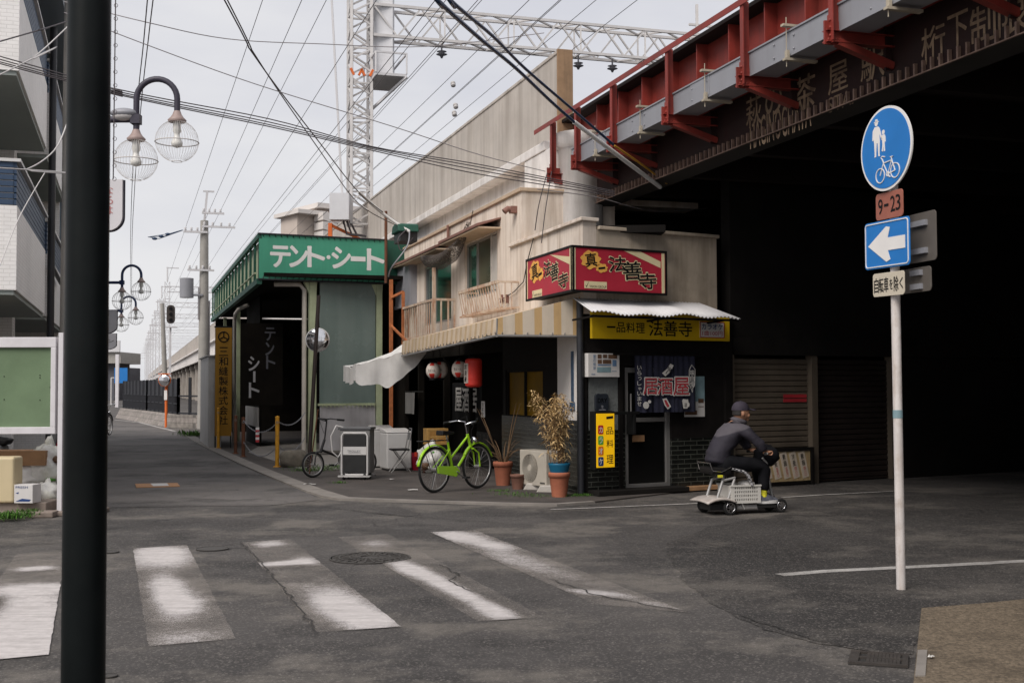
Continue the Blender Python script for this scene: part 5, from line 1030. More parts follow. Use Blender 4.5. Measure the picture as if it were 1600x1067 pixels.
b = MB(); q = oo_ + v3 * .75; b.box(q.x - .3, q.x + .3, q.y - .25, q.y + .25, zp - .1, ZG + .9); b.build('cabinet', MATS['box_white'], ms, WORLD)
zz = DY(562, 118, 36.5).z; b = MB()
for i, s_ in enumerate((-.25, -.1, .08, .24)): q = oo_ - D1 * .36 + v3 * s_; b.bar(q + UP * (zz - .1), q + v3 * (.1 if i % 2 else -.1) + UP * (zz + .1), .07)
b.build('warning_band', MATS['orange'], ms, WORLD)
b = MB(); q = oo_ - v3 * .55 - D1 * .3; zc_ = DY(545, 328, 36.5).z; b.box(q.x - .38, q.x + .2, q.y - .3, q.y + .2, zc_ - .4, zc_ + .4); b.build('equipment_box', MATS['box_white'], ms, WORLD)
b = MB(); q2 = q - UP * 0
for i in range(3): b.tube([q2 + UP * (zc_ - .4) + v3 * (.1 * i), q2 + UP * (zc_ - .8) + v3 * (.15 * i + .1), q2 + UP * (zc_ - .85) + v3 * .7], .035, 6)
b.build('cable_bundle', MATS['wire'], ms, WORLD)
b = MB(); q3 = oo_ - v3 * .9; b.bar(q3 + UP * (zc_ - 1.0), q3 + UP * (zc_ - .45), .12); b.bar(q3 + UP * (zc_ - .5), oo_ + UP * (zc_ - .9), .08); b.build('orange_bracket', MATS['orange'], ms, WORLD)
bm = thing('gantry_beam', 'pale steel lattice gantry beam spanning the tracks from the mast', 'gantry', Frame((om.x, om.y, ZG), TOCAM))
b = MB(); lattice(b, oo_ + v3 * .35 + UP * ZG, oo_ + v3 * 14 + UP * ZG, .95, .6, 18, .085); b.build('lattice', MATS['steel_pale'], bm, WORLD)
b = MB(); q = oo_ + v3 * 14; lattice(b, q + UP * 5.4, q + UP * (ZG + 1.2), .62, .62, 16, .085); b.build('lattice_leg', MATS['steel_pale'], bm, WORLD)
for s_ in (2.6, 7.2, 8.4):
    q = oo_ + v3 * s_ + UP * (ZG - .5); b = MB(); b.tube([q, q - UP * .2], .03, 6); b.lathe([(.03, -.2), (.16, -.24), (.06, -.28), (.18, -.33), (.06, -.38), (.03, -.45)], 12, M=Matrix.Translation(q)); b.build('insulator', MATS['far_dark'], bm, WORLD)
b = MB(); q = oo_ + v3 * 11.5; b.bar(q + UP * (ZG + .4), q + UP * (ZG + 1.6), .09); b.bar(q + UP * (ZG + .9) - v3 * .3, q + UP * (ZG + .9) + v3 * .8, .07); b.build('bracket', MATS['steel_pale'], bm, WORLD)
# overhead wires along the tracks
def wire(a, b_, r, sag, label, group=None, m='wire', n=14):
    q = MB(); q.tube(cat_wire(a, b_, sag, n), r, 5); o = tag(q.build('overhead_wire', MATS[m]), label, 'wire', group); return o
k = 0
for u, v, s_ in ((600, 120, 0), (640, 120, 0), (690, 70, 0), (735, 90, 0), (770, 95, 0), (800, 70, 0), (860, 60, 0), (905, 70, 0)):
    p = DY(u, v, 34); q0 = p - D1 * 24; q1 = p + D1 * 160; wire(q0, q1, .009, .0, 'thin railway overhead wire running along the tracks', 'railway overhead wires', 'wire')
for u, v in ((430, 95), (480, 60), (500, 140), (520, 205), (380, 90)):
    p = DY(u, v, 34); wire(p - D1 * 26, p + D1 * 140, .009, .0, 'thin feeder wire running along the left of the lattice mast', 'feeder wires left of the mast', 'wire')
for u, v, l in ((708, 132, 'highest'), (712, 166, 'middle'), (710, 178, 'lowest')):
    p = DY(u, v, 30); f = Frame(p, ORTH); b = MB(); b.lathe([(.015, -.07), (.06, -.055), (.065, -.01), (.03, .0), (.065, .02), (.06, .055), (.015, .07)], 14, M=Matrix.Rotation(R(90), 4, 'X') @ Matrix.Rotation(R(60), 4, 'X')); tag(b.build('wire_insulator', MATS['insulator'], None, f), l + ' of three pale insulators on the railway wires', 'insulator')
# far masts over the tracks
fm = None
for i in range(9):
    dist = 130 + i * 24; base = VF.at(-(dist - 20) / .953, -3.2, 0); other = VF.at(-(dist - 20) / .953, 12, 0); zc_ = 12.2
    if fm is None:
        fm = thing('far_mast', 'distant pale portal mast over the tracks', 'mast', VF.sub(-(dist - 20) / .953, -3.2, 0), 'distant masts along the viaduct'); fm0 = fm
        q = MB(); lattice(q, base, base + UP * 13, .5, .5, 14, .06); q.build('lattice', MATS['far_steel'], fm, WORLD)
        q = MB(); lattice(q, base + UP * zc_, other + UP * zc_, .6, .4, 14, .06); q.build('beam', MATS['far_steel'], fm, WORLD)
        q = MB(); lattice(q, other + UP * 5.4, other + UP * 13, .5, .5, 14, .06); q.build('far_lattice', MATS['far_steel'], fm, WORLD)
        q = MB(); q.bar(base + UP * 13, base + UP * 14.6, .12); q.bar(base + UP * 14.5 - v3 * .1, base + UP * 14.5 + v3 * 1.2, .1); q.build('top_post', MATS['far_steel'], fm, WORLD)
        for z_, a_, c_ in ((9.6, 1.4, .4), (10.8, 1.2, 0)): q = MB(); q.bar(base + UP * z_ - v3 * a_, base + UP * z_ + v3 * c_, .09); q.build('crossarm', MATS['far_steel'], fm, WORLD)
    else:
        dup(fm0, VF.sub(-(dist - 20) / .953, -3.2, 0).M)
# ------------------------------------------------------------------ utility poles
def upole(name, u, v, Y, rad, ztop, label, lean=0, m='pole_concrete'):
    p = DY(u, v, Y); f = Frame((p.x, p.y, 0), ORTH); t = thing(name, label, 'utility pole', f); b = MB(); b.tube([(lean, 0, 0), (0, 0, ztop)], [rad * 1.25, rad * .85], 12); b.build('shaft', MATS[m], t); return t, p
t, p = upole('utility_pole', 319, 400, 44, .17, DY(318, 345, 44).z, 'concrete utility pole with crossarms and transformer at the canopy end')
zz = lambda v: DY(318, v, 44).z
b = MB(); b.bar((0, 0, zz(345)), (.1, 0, zz(298)), .08); b.bar((-.05, 0, zz(299)), (.35, 0, zz(299)), .06)
b.build('top_post', MATS['far_steel'], t)
for v, l, r_ in ((334, -.1, .7), (355, -.1, 1.1), (364, -.75, .1), (423, -.6, .35)):
    b = MB(); b.bar((l, -.2, zz(v)), (r_, -.2, zz(v)), .07, .07); 
    for k in range(4): x = l + (r_ - l) * (k + .3) / 4; b.lathe([(.02, 0), (.05, .03), (.03, .07), (.05, .11), (.02, .14)], 8, M=Matrix.Translation((x, -.2, zz(v) + .03)))
    b.build('crossarm', MATS['far_steel'], t)
b = MB(); b.tube([(-.62, -.1, zz(466)), (-.62, -.1, zz(436))], .25, 14); b.box(-.5, -.05, -.2, 0, zz(463), zz(460)); b.build('transformer', MATS['tray_grey'], t); b = MB(); b.bar((-.2, -.1, zz(500)), (-.2, -.1, zz(450)), .04); b.bar((.2, 0, zz(580)), (.2, 0, zz(470)), .05); b.build('cable_riser', MATS['wire_pale'], t)
for k in range(3):
    b = MB(); q0 = Vector((-.8 + .02 * k, -.2, zz(364) + .05)); b.tube([q0, q0 + Vector((-.45 - .2 * k, 0, -.15 - .1 * k)), q0 + Vector((-1.2, 0, -.3))], .012, 5); b.ball(q0 + Vector((-.5 - .25 * k, 0, -.17 - .09 * k)), (.1, .04, .05), 8, 6); b.build('insulator', MATS['wire_blue'], t)
t, p = upole('signal_pole', 253, 520, 62, .12, DY(252, 474, 62).z, 'slim leaning concrete pole behind the far traffic mirror', .25)
p = DY(267, 491, 64); t = thing('railway_signal', 'black railway signal head with a red light above the viaduct', 'signal', Frame((p.x, p.y, p.z), ORTH))
b = MB(); b.prism(rrect(-.22, .22, -.5, .5, .2), 0, .12); b.build('head', MATS['signal_face'], t); b = MB()
for z in (-.3, 0, .3): b.lathe([(.09, 0), (.09, .1)], 12, M=Matrix.Translation((0, 0, z)) @ Matrix.Rotation(R(90), 4, 'X'))
b.build('hood', MATS['ink_black'], t); b = MB(); m = mat('signal_lamp', (.9, .2, .05), .4, emit=2.0); b.lathe([(.08, .0), (.07, .03)], 12, M=Matrix.Rotation(R(90), 4, 'X')); b.build('lamp', m, t); b = MB(); b.bar((0, .2, -.7), (0, .2, -3.5), .08); b.box(-.35, .35, 0, .3, -.72, -.66); b.build('post', MATS['far_steel'], t)
# ------------------------------------------------------------------ near black post and shopping street lamps
p = DY(135, 600, 4.3); ab_ = DY(140, 0, 4.3); ab2 = DY(130, 1067, 4.3)
np_ = thing('steel_post', 'thick dark glossy steel post close to the camera on the left', 'post', Frame((p.x, p.y, 0), (1, 0)))
b = MB(); b.tube([ab2 + (ab2 - ab_) * .6, ab_ + (ab_ - ab2) * .25], .076, 32); b.build('shaft', MATS['pole_black'], np_, WORLD)
b = MB(); e_ = ab2 + (ab2 - ab_) * .6; b.lathe([(.15, 0), (.15, .02), (.085, .05), (.08, .3)], 24, M=Matrix.Translation((e_.x, e_.y, 0))); b.build('base', MATS['pole_black'], np_, WORLD)
def street_lamp(Y, uA, vTop, uR, vR, uL, vL, vArm, upole_, dia, colour, label, rings=True, signs=()):
    pl_ = DY(upole_, 600, Y); f = Frame((pl_.x, pl_.y, 0), (1, 0)); t = thing('street_lamp', label, 'street lamp', f, 'arched shopping street lamps')
    L_ = lambda u, v: f.loc(DY(u, v, Y)); a = L_(uL, vArm); q = MB(); ztop = L_(uL, vTop - 12).z
    q.tube([(0, 0, 0), (0, 0, ztop)], .055, 12); q.build('pole', MATS[colour], t)
    q = MB(); q.tube([(0, 0, a.z), (a.x, 0, a.z)], .035, 8); q.box(a.x - .05, a.x + .05, -.05, .05, a.z - .05, a.z + .05); q.build('arm', MATS[colour], t)
    gl, gr = L_(uL, vL), L_(uR, vR); rr = dia / 2; top = L_(uL, vTop).z; cx = (gl.x + gr.x) / 2; rad = (gr.x - gl.x) / 2
    q = MB(); q.tube([(gl.x, 0, gl.z + rr + .06)] + [(cx - rad * math.cos(R(x)), 0, top - rad + rad * math.sin(R(x))) for x in range(0, 181, 12)] + [(gr.x, 0, gr.z + rr + .06)], .032, 10); q.build('arch', MATS[colour], t)
    for g_ in (gl, gr):
        q = MB(); nm = 40 if rings else 20; wr = .0013 if rings else .003
        for i in range(nm):
            A = 2 * math.pi * i / nm; q.tube([(g_.x + rr * math.sin(R(th)) * math.cos(A), rr * math.sin(R(th)) * math.sin(A), g_.z + rr * math.cos(R(th))) for th in range(14, 167, 9)], wr, 3, caps=False)
        for th, w_ in ((166, .004), (14, .005)): q.tube([(g_.x + rr * math.sin(R(th)) * math.cos(x), rr * math.sin(R(th)) * math.sin(x), g_.z + rr * math.cos(R(th))) for x in [2 * math.pi * i / 28 for i in range(28)]], w_, 4, closed=True)
        q.tube([(g_.x + rr * 1.01 * math.cos(x), rr * 1.01 * math.sin(x), g_.z - rr * .05) for x in [2 * math.pi * i / 36 for i in range(36)]], .006, 5, closed=True)
        c = q.build('globe_cage', MATS['cage_wire'], t)
        q = MB(); q.lathe([(.035, rr + .1), (.05, rr + .06), (.07, rr + .03), (.1, rr - .0), (.09, rr - .02)], 16, M=Matrix.Translation(g_)); q.build('collar', MATS['lamp_collar'], c)
        q = MB(); q.lathe([(.04, rr - .02), (.045, rr - .12), (.03, rr - .14), (.03, rr - .17), (.06, rr - .24), (.055, rr - .28), (.0, rr - .3)], 14, M=Matrix.Translation(g_)); q.build('bulb', MATS['bulb'], c)
    for (u0, v0, u1, v1, tx) in signs:
        a_, b_ = L_(u0, v0), L_(u1, v1); q = MB(); w_ = (b_.x - a_.x); hh = a_.z - b_.z
        poly = [(a_.x, a_.z), (b_.x, a_.z)] + [(b_.x - w_ * .5 * (1 - math.cos(R(x))), b_.z + min(w_ * .5, hh * .3) * (1 - math.sin(R(x)))) for x in range(0, 91, 10)] + [(a_.x, b_.z)]
        q.prism(poly, -.05, .05); s_ = q.build('hanging_sign', MATS['sign_board_white'], t); q = MB(); q.tube([(x, 0, z) for x, z in poly[1:-1]], .016, 6); q.build('rim', MATS['lamp_post'], s_)
        if tx: q = MB(); q.text(tx, a_.x + w_ * .2, b_.x - w_ * .1, b_.z + hh * .42, b_.z + hh * .62, -.054) if len(tx) < 3 else q.vtext(tx, a_.x + w_ * .5, w_ * .35, a_.z - hh * .12, b_.z + hh * .3, -.054); q.build('lettering', MATS['pink' if len(tx) > 2 else 'ink_black'], s_)
    return t
street_lamp(12.7, 213, 124, 276.5, 221, 212.5, 250, 187, 150, .45, 'lamp_post', 'nearest and largest arched lamp with two wire globes beside the black post', True, [(150, 282, 193, 361, 'なるは')])
street_lamp(29, 190, 415, 220.5, 455, 190.5, 470, 441.5, 162, .46, 'lamp_blue', 'blue arched lamp with two wire globes halfway along the street', False, [(150, 484, 183, 521, '')])
street_lamp(36, 190, 463.5, 212, 496, 189.5, 507, 485.5, 163, .45, 'lamp_blue', 'smallest and farthest blue arched lamp along the street', False, [(150, 521, 182, 546, 'ヨン')])
p = DY(194, 181, 12.7); ch = thing('cobra_light', 'grey cobra head street light under the nearest arched lamp', 'street light', Frame(p, (1, 0)))
b = MB(); b.ball((0, 0, .02), (.15, .1, .06), 18, 10, fn=lambda d: 1 if d.z > -.2 else .95); b.build('housing', MATS['tray_grey'], ch); b = MB(); b.ball((.0, 0, -.01), (.125, .085, .055), 16, 8); b.build('diffuser', MATS['insulator'], ch); b = MB(); b.bar((-.3, .02, -.06), (.12, .02, -.05), .03); b.build('arm', MATS['lamp_post'], ch)
b = MB(); za, zb2 = DY(178, 0, 11).z, DY(178, 280, 11).z; p = DY(180, 140, 11); b.tube([(p.x, p.y, za + 1), (p.x - .01, p.y, zb2)], .006, 5)
z = zb2
while z < za + 1: b.tube([(p.x + .017 * math.cos(x) , p.y, z + .018 * math.sin(x)) for x in [2 * math.pi * i / 10 for i in range(10)]], .003, 4, closed=True); z += .125
tag(b.build('looped_cable', MATS['wire']), 'cable with small loops hanging beside the black post', 'cable')
t, p = upole('concrete_pole', 104, 300, 17, .065, DY(104, -60, 17).z, 'slender concrete pole between the apartment block and the black post')
# ------------------------------------------------------------------ apartment house on the left
cx_ = DY(27, 300, 15); LF = Frame((cx_.x, cx_.y, 0), (-TOCAM[0], -TOCAM[1]))   # street face, x runs away from the camera
lh = thing('apartment_house', 'white tiled apartment house with navy slatted balconies on the left', 'building', LF.sub(0, 0, 0))
LB = Frame((cx_.x, cx_.y, 0), ORTH)            # end face seen by the camera: x<0 to the left
zn, zn2, zn3 = LB.px(20, 253)[1], LB.px(20, 321)[1], LB.px(20, 453)[1]; SH = LB.px(20, 110)[1] - zn3; BL = 5.2; BD = 3.2
IY = 1.35                                        # wall line behind the balcony front, measured away from the street
def lbox(q, x0, x1, y0, y1, z0, z1): q.box(x0, x1, -y1, -y0, z0, z1)   # y0..y1 measured from the street face inwards
for k in range(0, 2):
    dz = SH * k
    for sx in (0, BL + .5):
        q = MB(); q.box(sx, sx + BL, 0, .12, zn3 + dz, zn2 + dz); q.box(sx, sx + .12, .12, BD, zn3 + dz, zn2 + dz); q.build('balcony', MATS['wall_tile'], lh, LF)
        q = MB()
        for i in range(7): zz_ = zn2 + dz + (zn - zn2) * i / 7; q.box(sx + .01, sx + BL, .01, .05, zz_ + .01, zz_ + (zn - zn2) / 7 - .005); q.box(sx, sx + .05, .05, BD, zz_ + .01, zz_ + (zn - zn2) / 7 - .005)
        q.build('slatted_rail', MATS['navy_slat'], lh, LF)
        q = MB(); q.box(sx - .03, sx + BL, -.04, .08, zn + dz, zn + dz + .04); q.box(sx - .03, sx + .08, .08, BD, zn + dz, zn + dz + .04); q.build('rail_cap', MATS['parapet_cap'], lh, LF)
        q = MB(); q.box(sx + .03, sx + BL - .03, .03, BD, zn3 + dz - .06, zn3 + dz); q.build('soffit', MATS['soffit_green'], lh, LF)
q = MB(); q.box(.3, 20, BD, BD + 6, 0, zn + SH + .55); q.box(BL, BL + .5, .5, BD, 0, zn + SH + .55); q.box(2 * BL + .5, 20, .1, BD, 0, zn + SH + .5); q.build('wall', MATS['wall_tile'], lh, LF)
q = MB(); q.box(2 * BL + .6, 19.9, .04, .1, 3.0, zn + SH + .2); q.build('cladding', MATS['slate_trim'], lh, LF)
for k in range(2): q = MB(); q.box(1.2, 2.1, BD - .06, BD - .002, zn3 + SH * k + .1, zn3 + SH * k + 2.0); q.build('door', MATS['parapet_cap'], lh, LF)
q = MB(); q.box(-.1, 20.2, -.3, BD + 6, zn + SH + .55, zn + SH + .75); q.build('roof_edge', MATS['slate_trim'], lh, LF)
for xx, rr_ in ((BL + .2, .06), (2 * BL + .85, .05)): q = MB(); q.tube([(xx, -.08, 0), (xx, -.08, zn + SH + .5)], rr_, 10); q.build('downpipe', MATS['pipe_dark'], lh, LF)
q = MB(); q.tube([(BL + .2, -.08, zn2 - .2), (BL + 3.2, -.08, zn2 - .28)], .04, 8); q.build('cross_pipe', MATS['pipe_dark'], lh, LF)
# ------------------------------------------------------------------ notice board
NB = rotframe(DY(95, 800, 14.3).to_2d().to_3d(), 3); r = NB.rect(-60, 527, 88, 678); NB0 = thing('notice_board', 'large green notice board in a thick white frame on white posts', 'notice board', NB.sub(0, 0, 0))
t1 = NB.px(88, 600)[0] - NB.px(82, 600)[0]; zi0, zi1 = NB.px(40, 667)[1], NB.px(40, 543)[1]
b = MB(); x0, x1 = r[0] - .8, r[1]; b.box(x0, x1, -.03, .07, r[2], zi0); b.box(x0, x1, -.03, .07, zi1, r[3]); b.box(x1 - .06, x1, -.03, .07, zi0, zi1); b.box(x0, x0 + .06, -.03, .07, zi0, zi1); b.build('frame', MATS['frame_white'], NB0, NB, bev=.006)
b = MB(); b.box(x0 + .06, x1 - .06, .01, .03, zi0, zi1); b.build('panel', MATS['board_green_felt'], NB0, NB)
b = MB()
for u, v in ((6, 588), (62, 586), (62, 590), (6, 624), (62, 625), (78, 605)): x, z = NB.px(u, v); b.ball((x, .008, z), .007, 6, 4)
b.build('pin', MATS['ink_black'], NB0, NB)
xp = NB.px(95, 660); zt_ = NB.px(95, 520)[1]
for x in (xp[0], x0 - .1): b = MB(); b.box(x - .028, x + .028, -.03, .07, 0, zt_); b.build('post', MATS['frame_white'], NB0, NB, bev=.004)
# ------------------------------------------------------------------ road signs on the white pole
o_ = G(1408, 921); ptop = DY(1396, 290, o_.y); SGN = Frame((o_.x, o_.y, 0), TOCAM); lean = SGN.loc(DY(1399, 460, o_.y))
sp = thing('sign_pole', 'white steel sign pole standing on the road at right', 'pole', Frame((o_.x, o_.y, 0), TOCAM))
b = MB(); b.tube([o_, ptop], .034, 18); b.build('shaft', MATS['pole_white'], sp, WORLD); b = MB(); d_ = (ptop - o_); q = o_ + d_ * ((921 - 655) / 631); b.tube([q, q + d_ * .02], .036, 14); b.build('sticker', MATS['poster_teal'], sp, WORLD)
SG = Frame((o_.x, o_.y, 0), TOCAM); tz = lambda v, u=1396: DY(u, v, o_.y).z
def at_z(z): return SG.loc(o_ + d_ * (z / ptop.z))
def signframe(v, yaw, tilt):
    f = SG.sub(at_z(tz(v)).x, -.06, 0, R(yaw)); return f
zc_ = tz(233); f = signframe(233, 0, 0); RR = .315; cs1 = thing('footpath_sign', 'round blue sign with a white adult, child and bicycle on the white pole', 'road sign', f.sub(0, 0, zc_))
circ = lambda r_: [(r_ * math.cos(a), zc_ + r_ * math.sin(a)) for a in [2 * math.pi * i / 72 for i in range(72)]]
b = MB(); b.prism(circ(RR), -.012, 0); b.build('plate', MATS['sign_white'], cs1, f); b = MB(); b.prism(circ(RR * .94), -.0155, -.0125); b.build('face', MATS['sign_blue'], cs1, f)
b = MB(); S = RR; Y_ = -.018
def poly(pts, y=Y_): b.prism([(p[0] * S, zc_ + p[1] * S) for p in pts], y, y + .002)
def disc(cx, cy, r1, r2=None): poly([(cx + r1 * math.cos(a), cy + (r2 or r1) * math.sin(a)) for a in [2 * math.pi * i / 18 for i in range(18)]])
disc(-.33, .66, .065); poly([(-.43, .70), (-.38, .71), (-.37, .76), (-.29, .76), (-.28, .71), (-.23, .70), (-.23, .685), (-.43, .685)])
poly([(-.40, .58), (-.26, .58), (-.2, .52), (-.1, .24), (-.13, .22), (-.22, .4), (-.2, .2), (-.22, -.1), (-.2, -.14), (-.27, -.14), (-.29, .18), (-.33, .18), (-.36, -.14), (-.43, -.14), (-.41, -.1), (-.43, .2), (-.45, .3), (-.47, .26), (-.5, .27), (-.48, .5)])
disc(-.06, .4, .055); poly([(-.11, .34), (-.01, .34), (.02, .28), (.03, .16), (.0, .16), (-.01, .22), (-.01, .08), (.0, -.06), (-.05, -.06), (-.06, .08), (-.09, -.06), (-.13, -.04), (-.1, .1), (-.11, .22), (-.14, .26), (-.16, .23)])
def ring(cx, cy, r_): b.tube([((cx + r_ * math.cos(a)) * S, Y_, zc_ + (cy + r_ * math.sin(a)) * S) for a in [2 * math.pi * i / 28 for i in range(28)]], .0045, 4, closed=True)
ring(-.2, -.62, .17); ring(.38, -.58, .17)
def seg(*p): b.tube([(x * S, Y_, zc_ + y * S) for x, y in p], .005, 4)
seg((-.2, -.62), (-.06, -.34), (-.11, -.24), (-.16, -.2), (-.1, -.17), (.0, -.2)); seg((-.06, -.34), (.26, -.32), (.38, -.58)); seg((-.06, -.36), (.1, -.62), (.26, -.32)); seg((.1, -.62), (.38, -.58)); seg((.26, -.32), (.24, -.24), (.32, -.24), (.2, -.24)); ring(.1, -.62, .05); seg((.1, -.62), (.16, -.7), (.2, -.7))
b.build('pictogram', MATS['sign_white'], cs1, f)
def plate(name, label, vc, x0, x1, hgt, m, yaw, rad=.03, y=0, skew=0.0, backm='sign_back'):
    f = SG.sub(at_z(tz(vc)).x, -.05 - y, 0, R(yaw)); z = tz(vc); t = thing(name, label, 'road sign', f.sub(0, 0, z)); q = MB(); P = [(a, c + z + skew * (a - (x0 + x1) / 2)) for a, c in rrect(x0, x1, -hgt / 2, hgt / 2, rad)]
    q.prism(P, -.004, .004, 0); q.build('plate', MATS[m], t, f, bev=.0015); return t, f, z
K1 = 1.0
t, f, z = plate('time_sign', 'brown plate reading 9-23 under the round blue sign', 321, -.19, .20, .20, 'sign_brown', -6, .03, .0, -.03)
q = MB(); 
for ch, a, c in (('9', -.15, -.085), ('2', .03, .095), ('3', .105, .17)): q.text(ch, a, c, z - .055, z + .06, -.0065, 0, .015)
q.box(-.06, .0, -.0085, -.0055, z - .004, z + .014); q.build('lettering', MATS['ink_black'], t, f)
t, f, z = plate('one_way_sign', 'blue one way sign with a white left arrow and dented corner', 381, -.31, .27, .355, 'sign_blue', -2, .03, .01, -.02)
q = MB(); P = [(a, c + z - .02 * a) for a, c in rrect(-.295, .255, -.163, .163, .025)]; q.tube([(a, -.006, c) for a, c in P], .005, 4, closed=True)
q.prism([(-.26, z + .005), (-.02, z + .13), (.03, z + .12), (.0, z + .045), (.22, z + .04), (.22, z - .055), (.0, z - .05), (.03, z - .12), (-.02, z - .135)], -.008, -.0055); q.build('arrow', MATS['sign_white'], t, f)
t, f, z = plate('bicycle_plate', 'ivory plate with black lettering exempting bicycles, lowest at the front', 444, -.215, .20, .175, 'sign_ivory', -3, .025, .01, -.02)
q = MB()
for i, (ch, s_) in enumerate((('自', 1), ('転', 1), ('車', 1), ('を', .7), ('除', 1), ('く', .75))): xx = -.165 + i * .066; q.text(ch, xx - .03 * s_, xx + .03 * s_, z - .055 * s_ - .001 * i, z + .055 * s_ - .001 * i, -.0065, 0, .015)
q.build('lettering', MATS['ink_black'], t, f)
for nm, vc, x0, x1, hg, lab in (('reverse_sign', 376, -.10, .40, .36, 'bare grey back of a sign facing away, behind the blue arrow sign'), ('reverse_plate', 440, -.1, .33, .18, 'bare grey back of a small plate behind the ivory plate')):
    t, f, z = plate(nm, lab, vc, x0, x1, hg, 'sign_back', -3, .03, -.13)
    q = MB()
    for dz in (-hg * .28, hg * .28): q = MB(); q.box(x0 + .2, x1 - .1, -.03, -.004, z + dz - .02, z + dz + .02); q.build('clamp', MATS['tray_grey'], t, f)
# ------------------------------------------------------------------ materials of the small things
mat('lime_paint', (.33, .62, .015), .3, .05, 3, coat=.4); mat('tyre', (.012, .012, .012), .8, .1); mat('rim_steel', (.45, .44, .43), .3, .08, metal=.7); mat('bike_black', (.014, .014, .015), .4, .1); mat('saddle_black', (.012, .011, .011), .6, .1, spec=.2)
mat('appliance_white', (.60, .585, .57), .45, .05, 3, dirt=.3, dcol=(.4, .36, .3)); mat('box_grey', (.19, .185, .18), .6, .12, 3); mat('panel_black', (.02, .02, .02), .5, .2, 8); mat('crate_yellow', (.52, .30, .09), .6, .12, 4, dirt=.3, dcol=(.3, .17, .06))
mat('bag_clear', (.86, .84, .81), .28, .08, 8, dirt=.75, dcol=(.52, .47, .34), dscale=4, streak=.5, scol=(.30, .36, .2), stsc=(5, 5, 4), bump=1.0, bscale=20, alpha=.88, spec=.6); mat('bag_white', (.82, .80, .78), .4, .08, 8, bump=.9, bscale=18); mat('rubbish', (.30, .12, .08), .8, .9, 9)
mat('terracotta', (.40, .135, .075), .8, .14, 5, dirt=.5, dcol=(.24, .10, .06), dscale=3, bump=.15); mat('brown_pot', (.18, .085, .06), .7, .15, 5); mat('pot_blue', (.01, .11, .20), .35, .1); mat('soil', (.03, .022, .016), .95, .4, 20, bump=.8)
mat('dead_leaf', (.60, .42, .20), .85, .35, 12); mat('dead_leaf_dark', (.36, .23, .10), .85, .3, 12); mat('stem_brown', (.14, .085, .045), .85, .25, 10); mat('weed_green', (.07, .17, .02), .8, .35, 8); mat('weed_dark', (.03, .07, .012), .8, .35, 8)
mat('ac_beige', (.45, .41, .35), .55, .07, 4, dirt=.4, dcol=(.3, .24, .17)); mat('ac_dark', (.06, .055, .05), .5, .1); mat('block_pale', (.45, .42, .38), .9, .12, 5, bump=.3)
mat('cardboard', (.45, .24, .12), .85, .08, 3); mat('carton_white', (.58, .56, .55), .7, .06); mat('iron', (.062, .057, .053), .65, .25, 8, spec=.25); mat('litter', (.6, .58, .55), .8, .05); mat('cream_bin', (.58, .48, .30), .5, .05, 3); mat('step_concrete', (.24, .195, .165), .9, .15, 4, dirt=.4, dcol=(.1, .08, .07)); mat('moto_red', (.25, .01, .025), .35, .1); mat('moto_grey', (.10, .10, .105), .4, .1)
# ------------------------------------------------------------------ bicycles
def wheel(root, x, R_, name='wheel', spokes=18, rim='rim_steel'):
    t = MB(); t.tube([(x + (R_ - .018) * math.cos(a), 0, R_ + (R_ - .018) * math.sin(a)) for a in [2 * math.pi * i / 40 for i in range(40)]], .018, 8, closed=True); w_ = t.build(name, MATS['tyre'], root)
    t = MB(); t.tube([(x + (R_ - .042) * math.cos(a), 0, R_ + (R_ - .042) * math.sin(a)) for a in [2 * math.pi * i / 40 for i in range(40)]], .013, 6, closed=True, flat=.7)
    for i in range(spokes): a = 2 * math.pi * i / spokes; t.tube([(x + .02 * math.cos(a + 1), .025 * (-1) ** i, R_ + .02 * math.sin(a + 1)), (x + (R_ - .05) * math.cos(a), 0, R_ + (R_ - .05) * math.sin(a))], .0022, 3, caps=False)
    t.build('rim', MATS[rim], w_); t = MB(); t.tube([(x, -.05, R_), (x, .05, R_)], .022, 10); t.build('hub', MATS[rim], w_)
def fender(root, x, R_, a0, a1, m):
    t = MB(); n = 22; P = [(R(a0 + (a1 - a0) * i / n)) for i in range(n + 1)]; rr = R_ + .022
    V = []; 
    for a in P:
        for y, d in ((-.028, -.01), (-.014, .004), (.014, .004), (.028, -.01)): V.append((x + (rr + d) * math.cos(a), y, R_ + (rr + d) * math.sin(a)))
    F = [(i * 4 + j, i * 4 + j + 1, i * 4 + j + 5, i * 4 + j + 4) for i in range(n) for j in range(3)]; t.add(V, F, 0, True); o = t.build('mudguard', MATS[m], root); s_ = o.modifiers.new('t', 'SOLIDIFY'); s_.thickness = .004
    return o
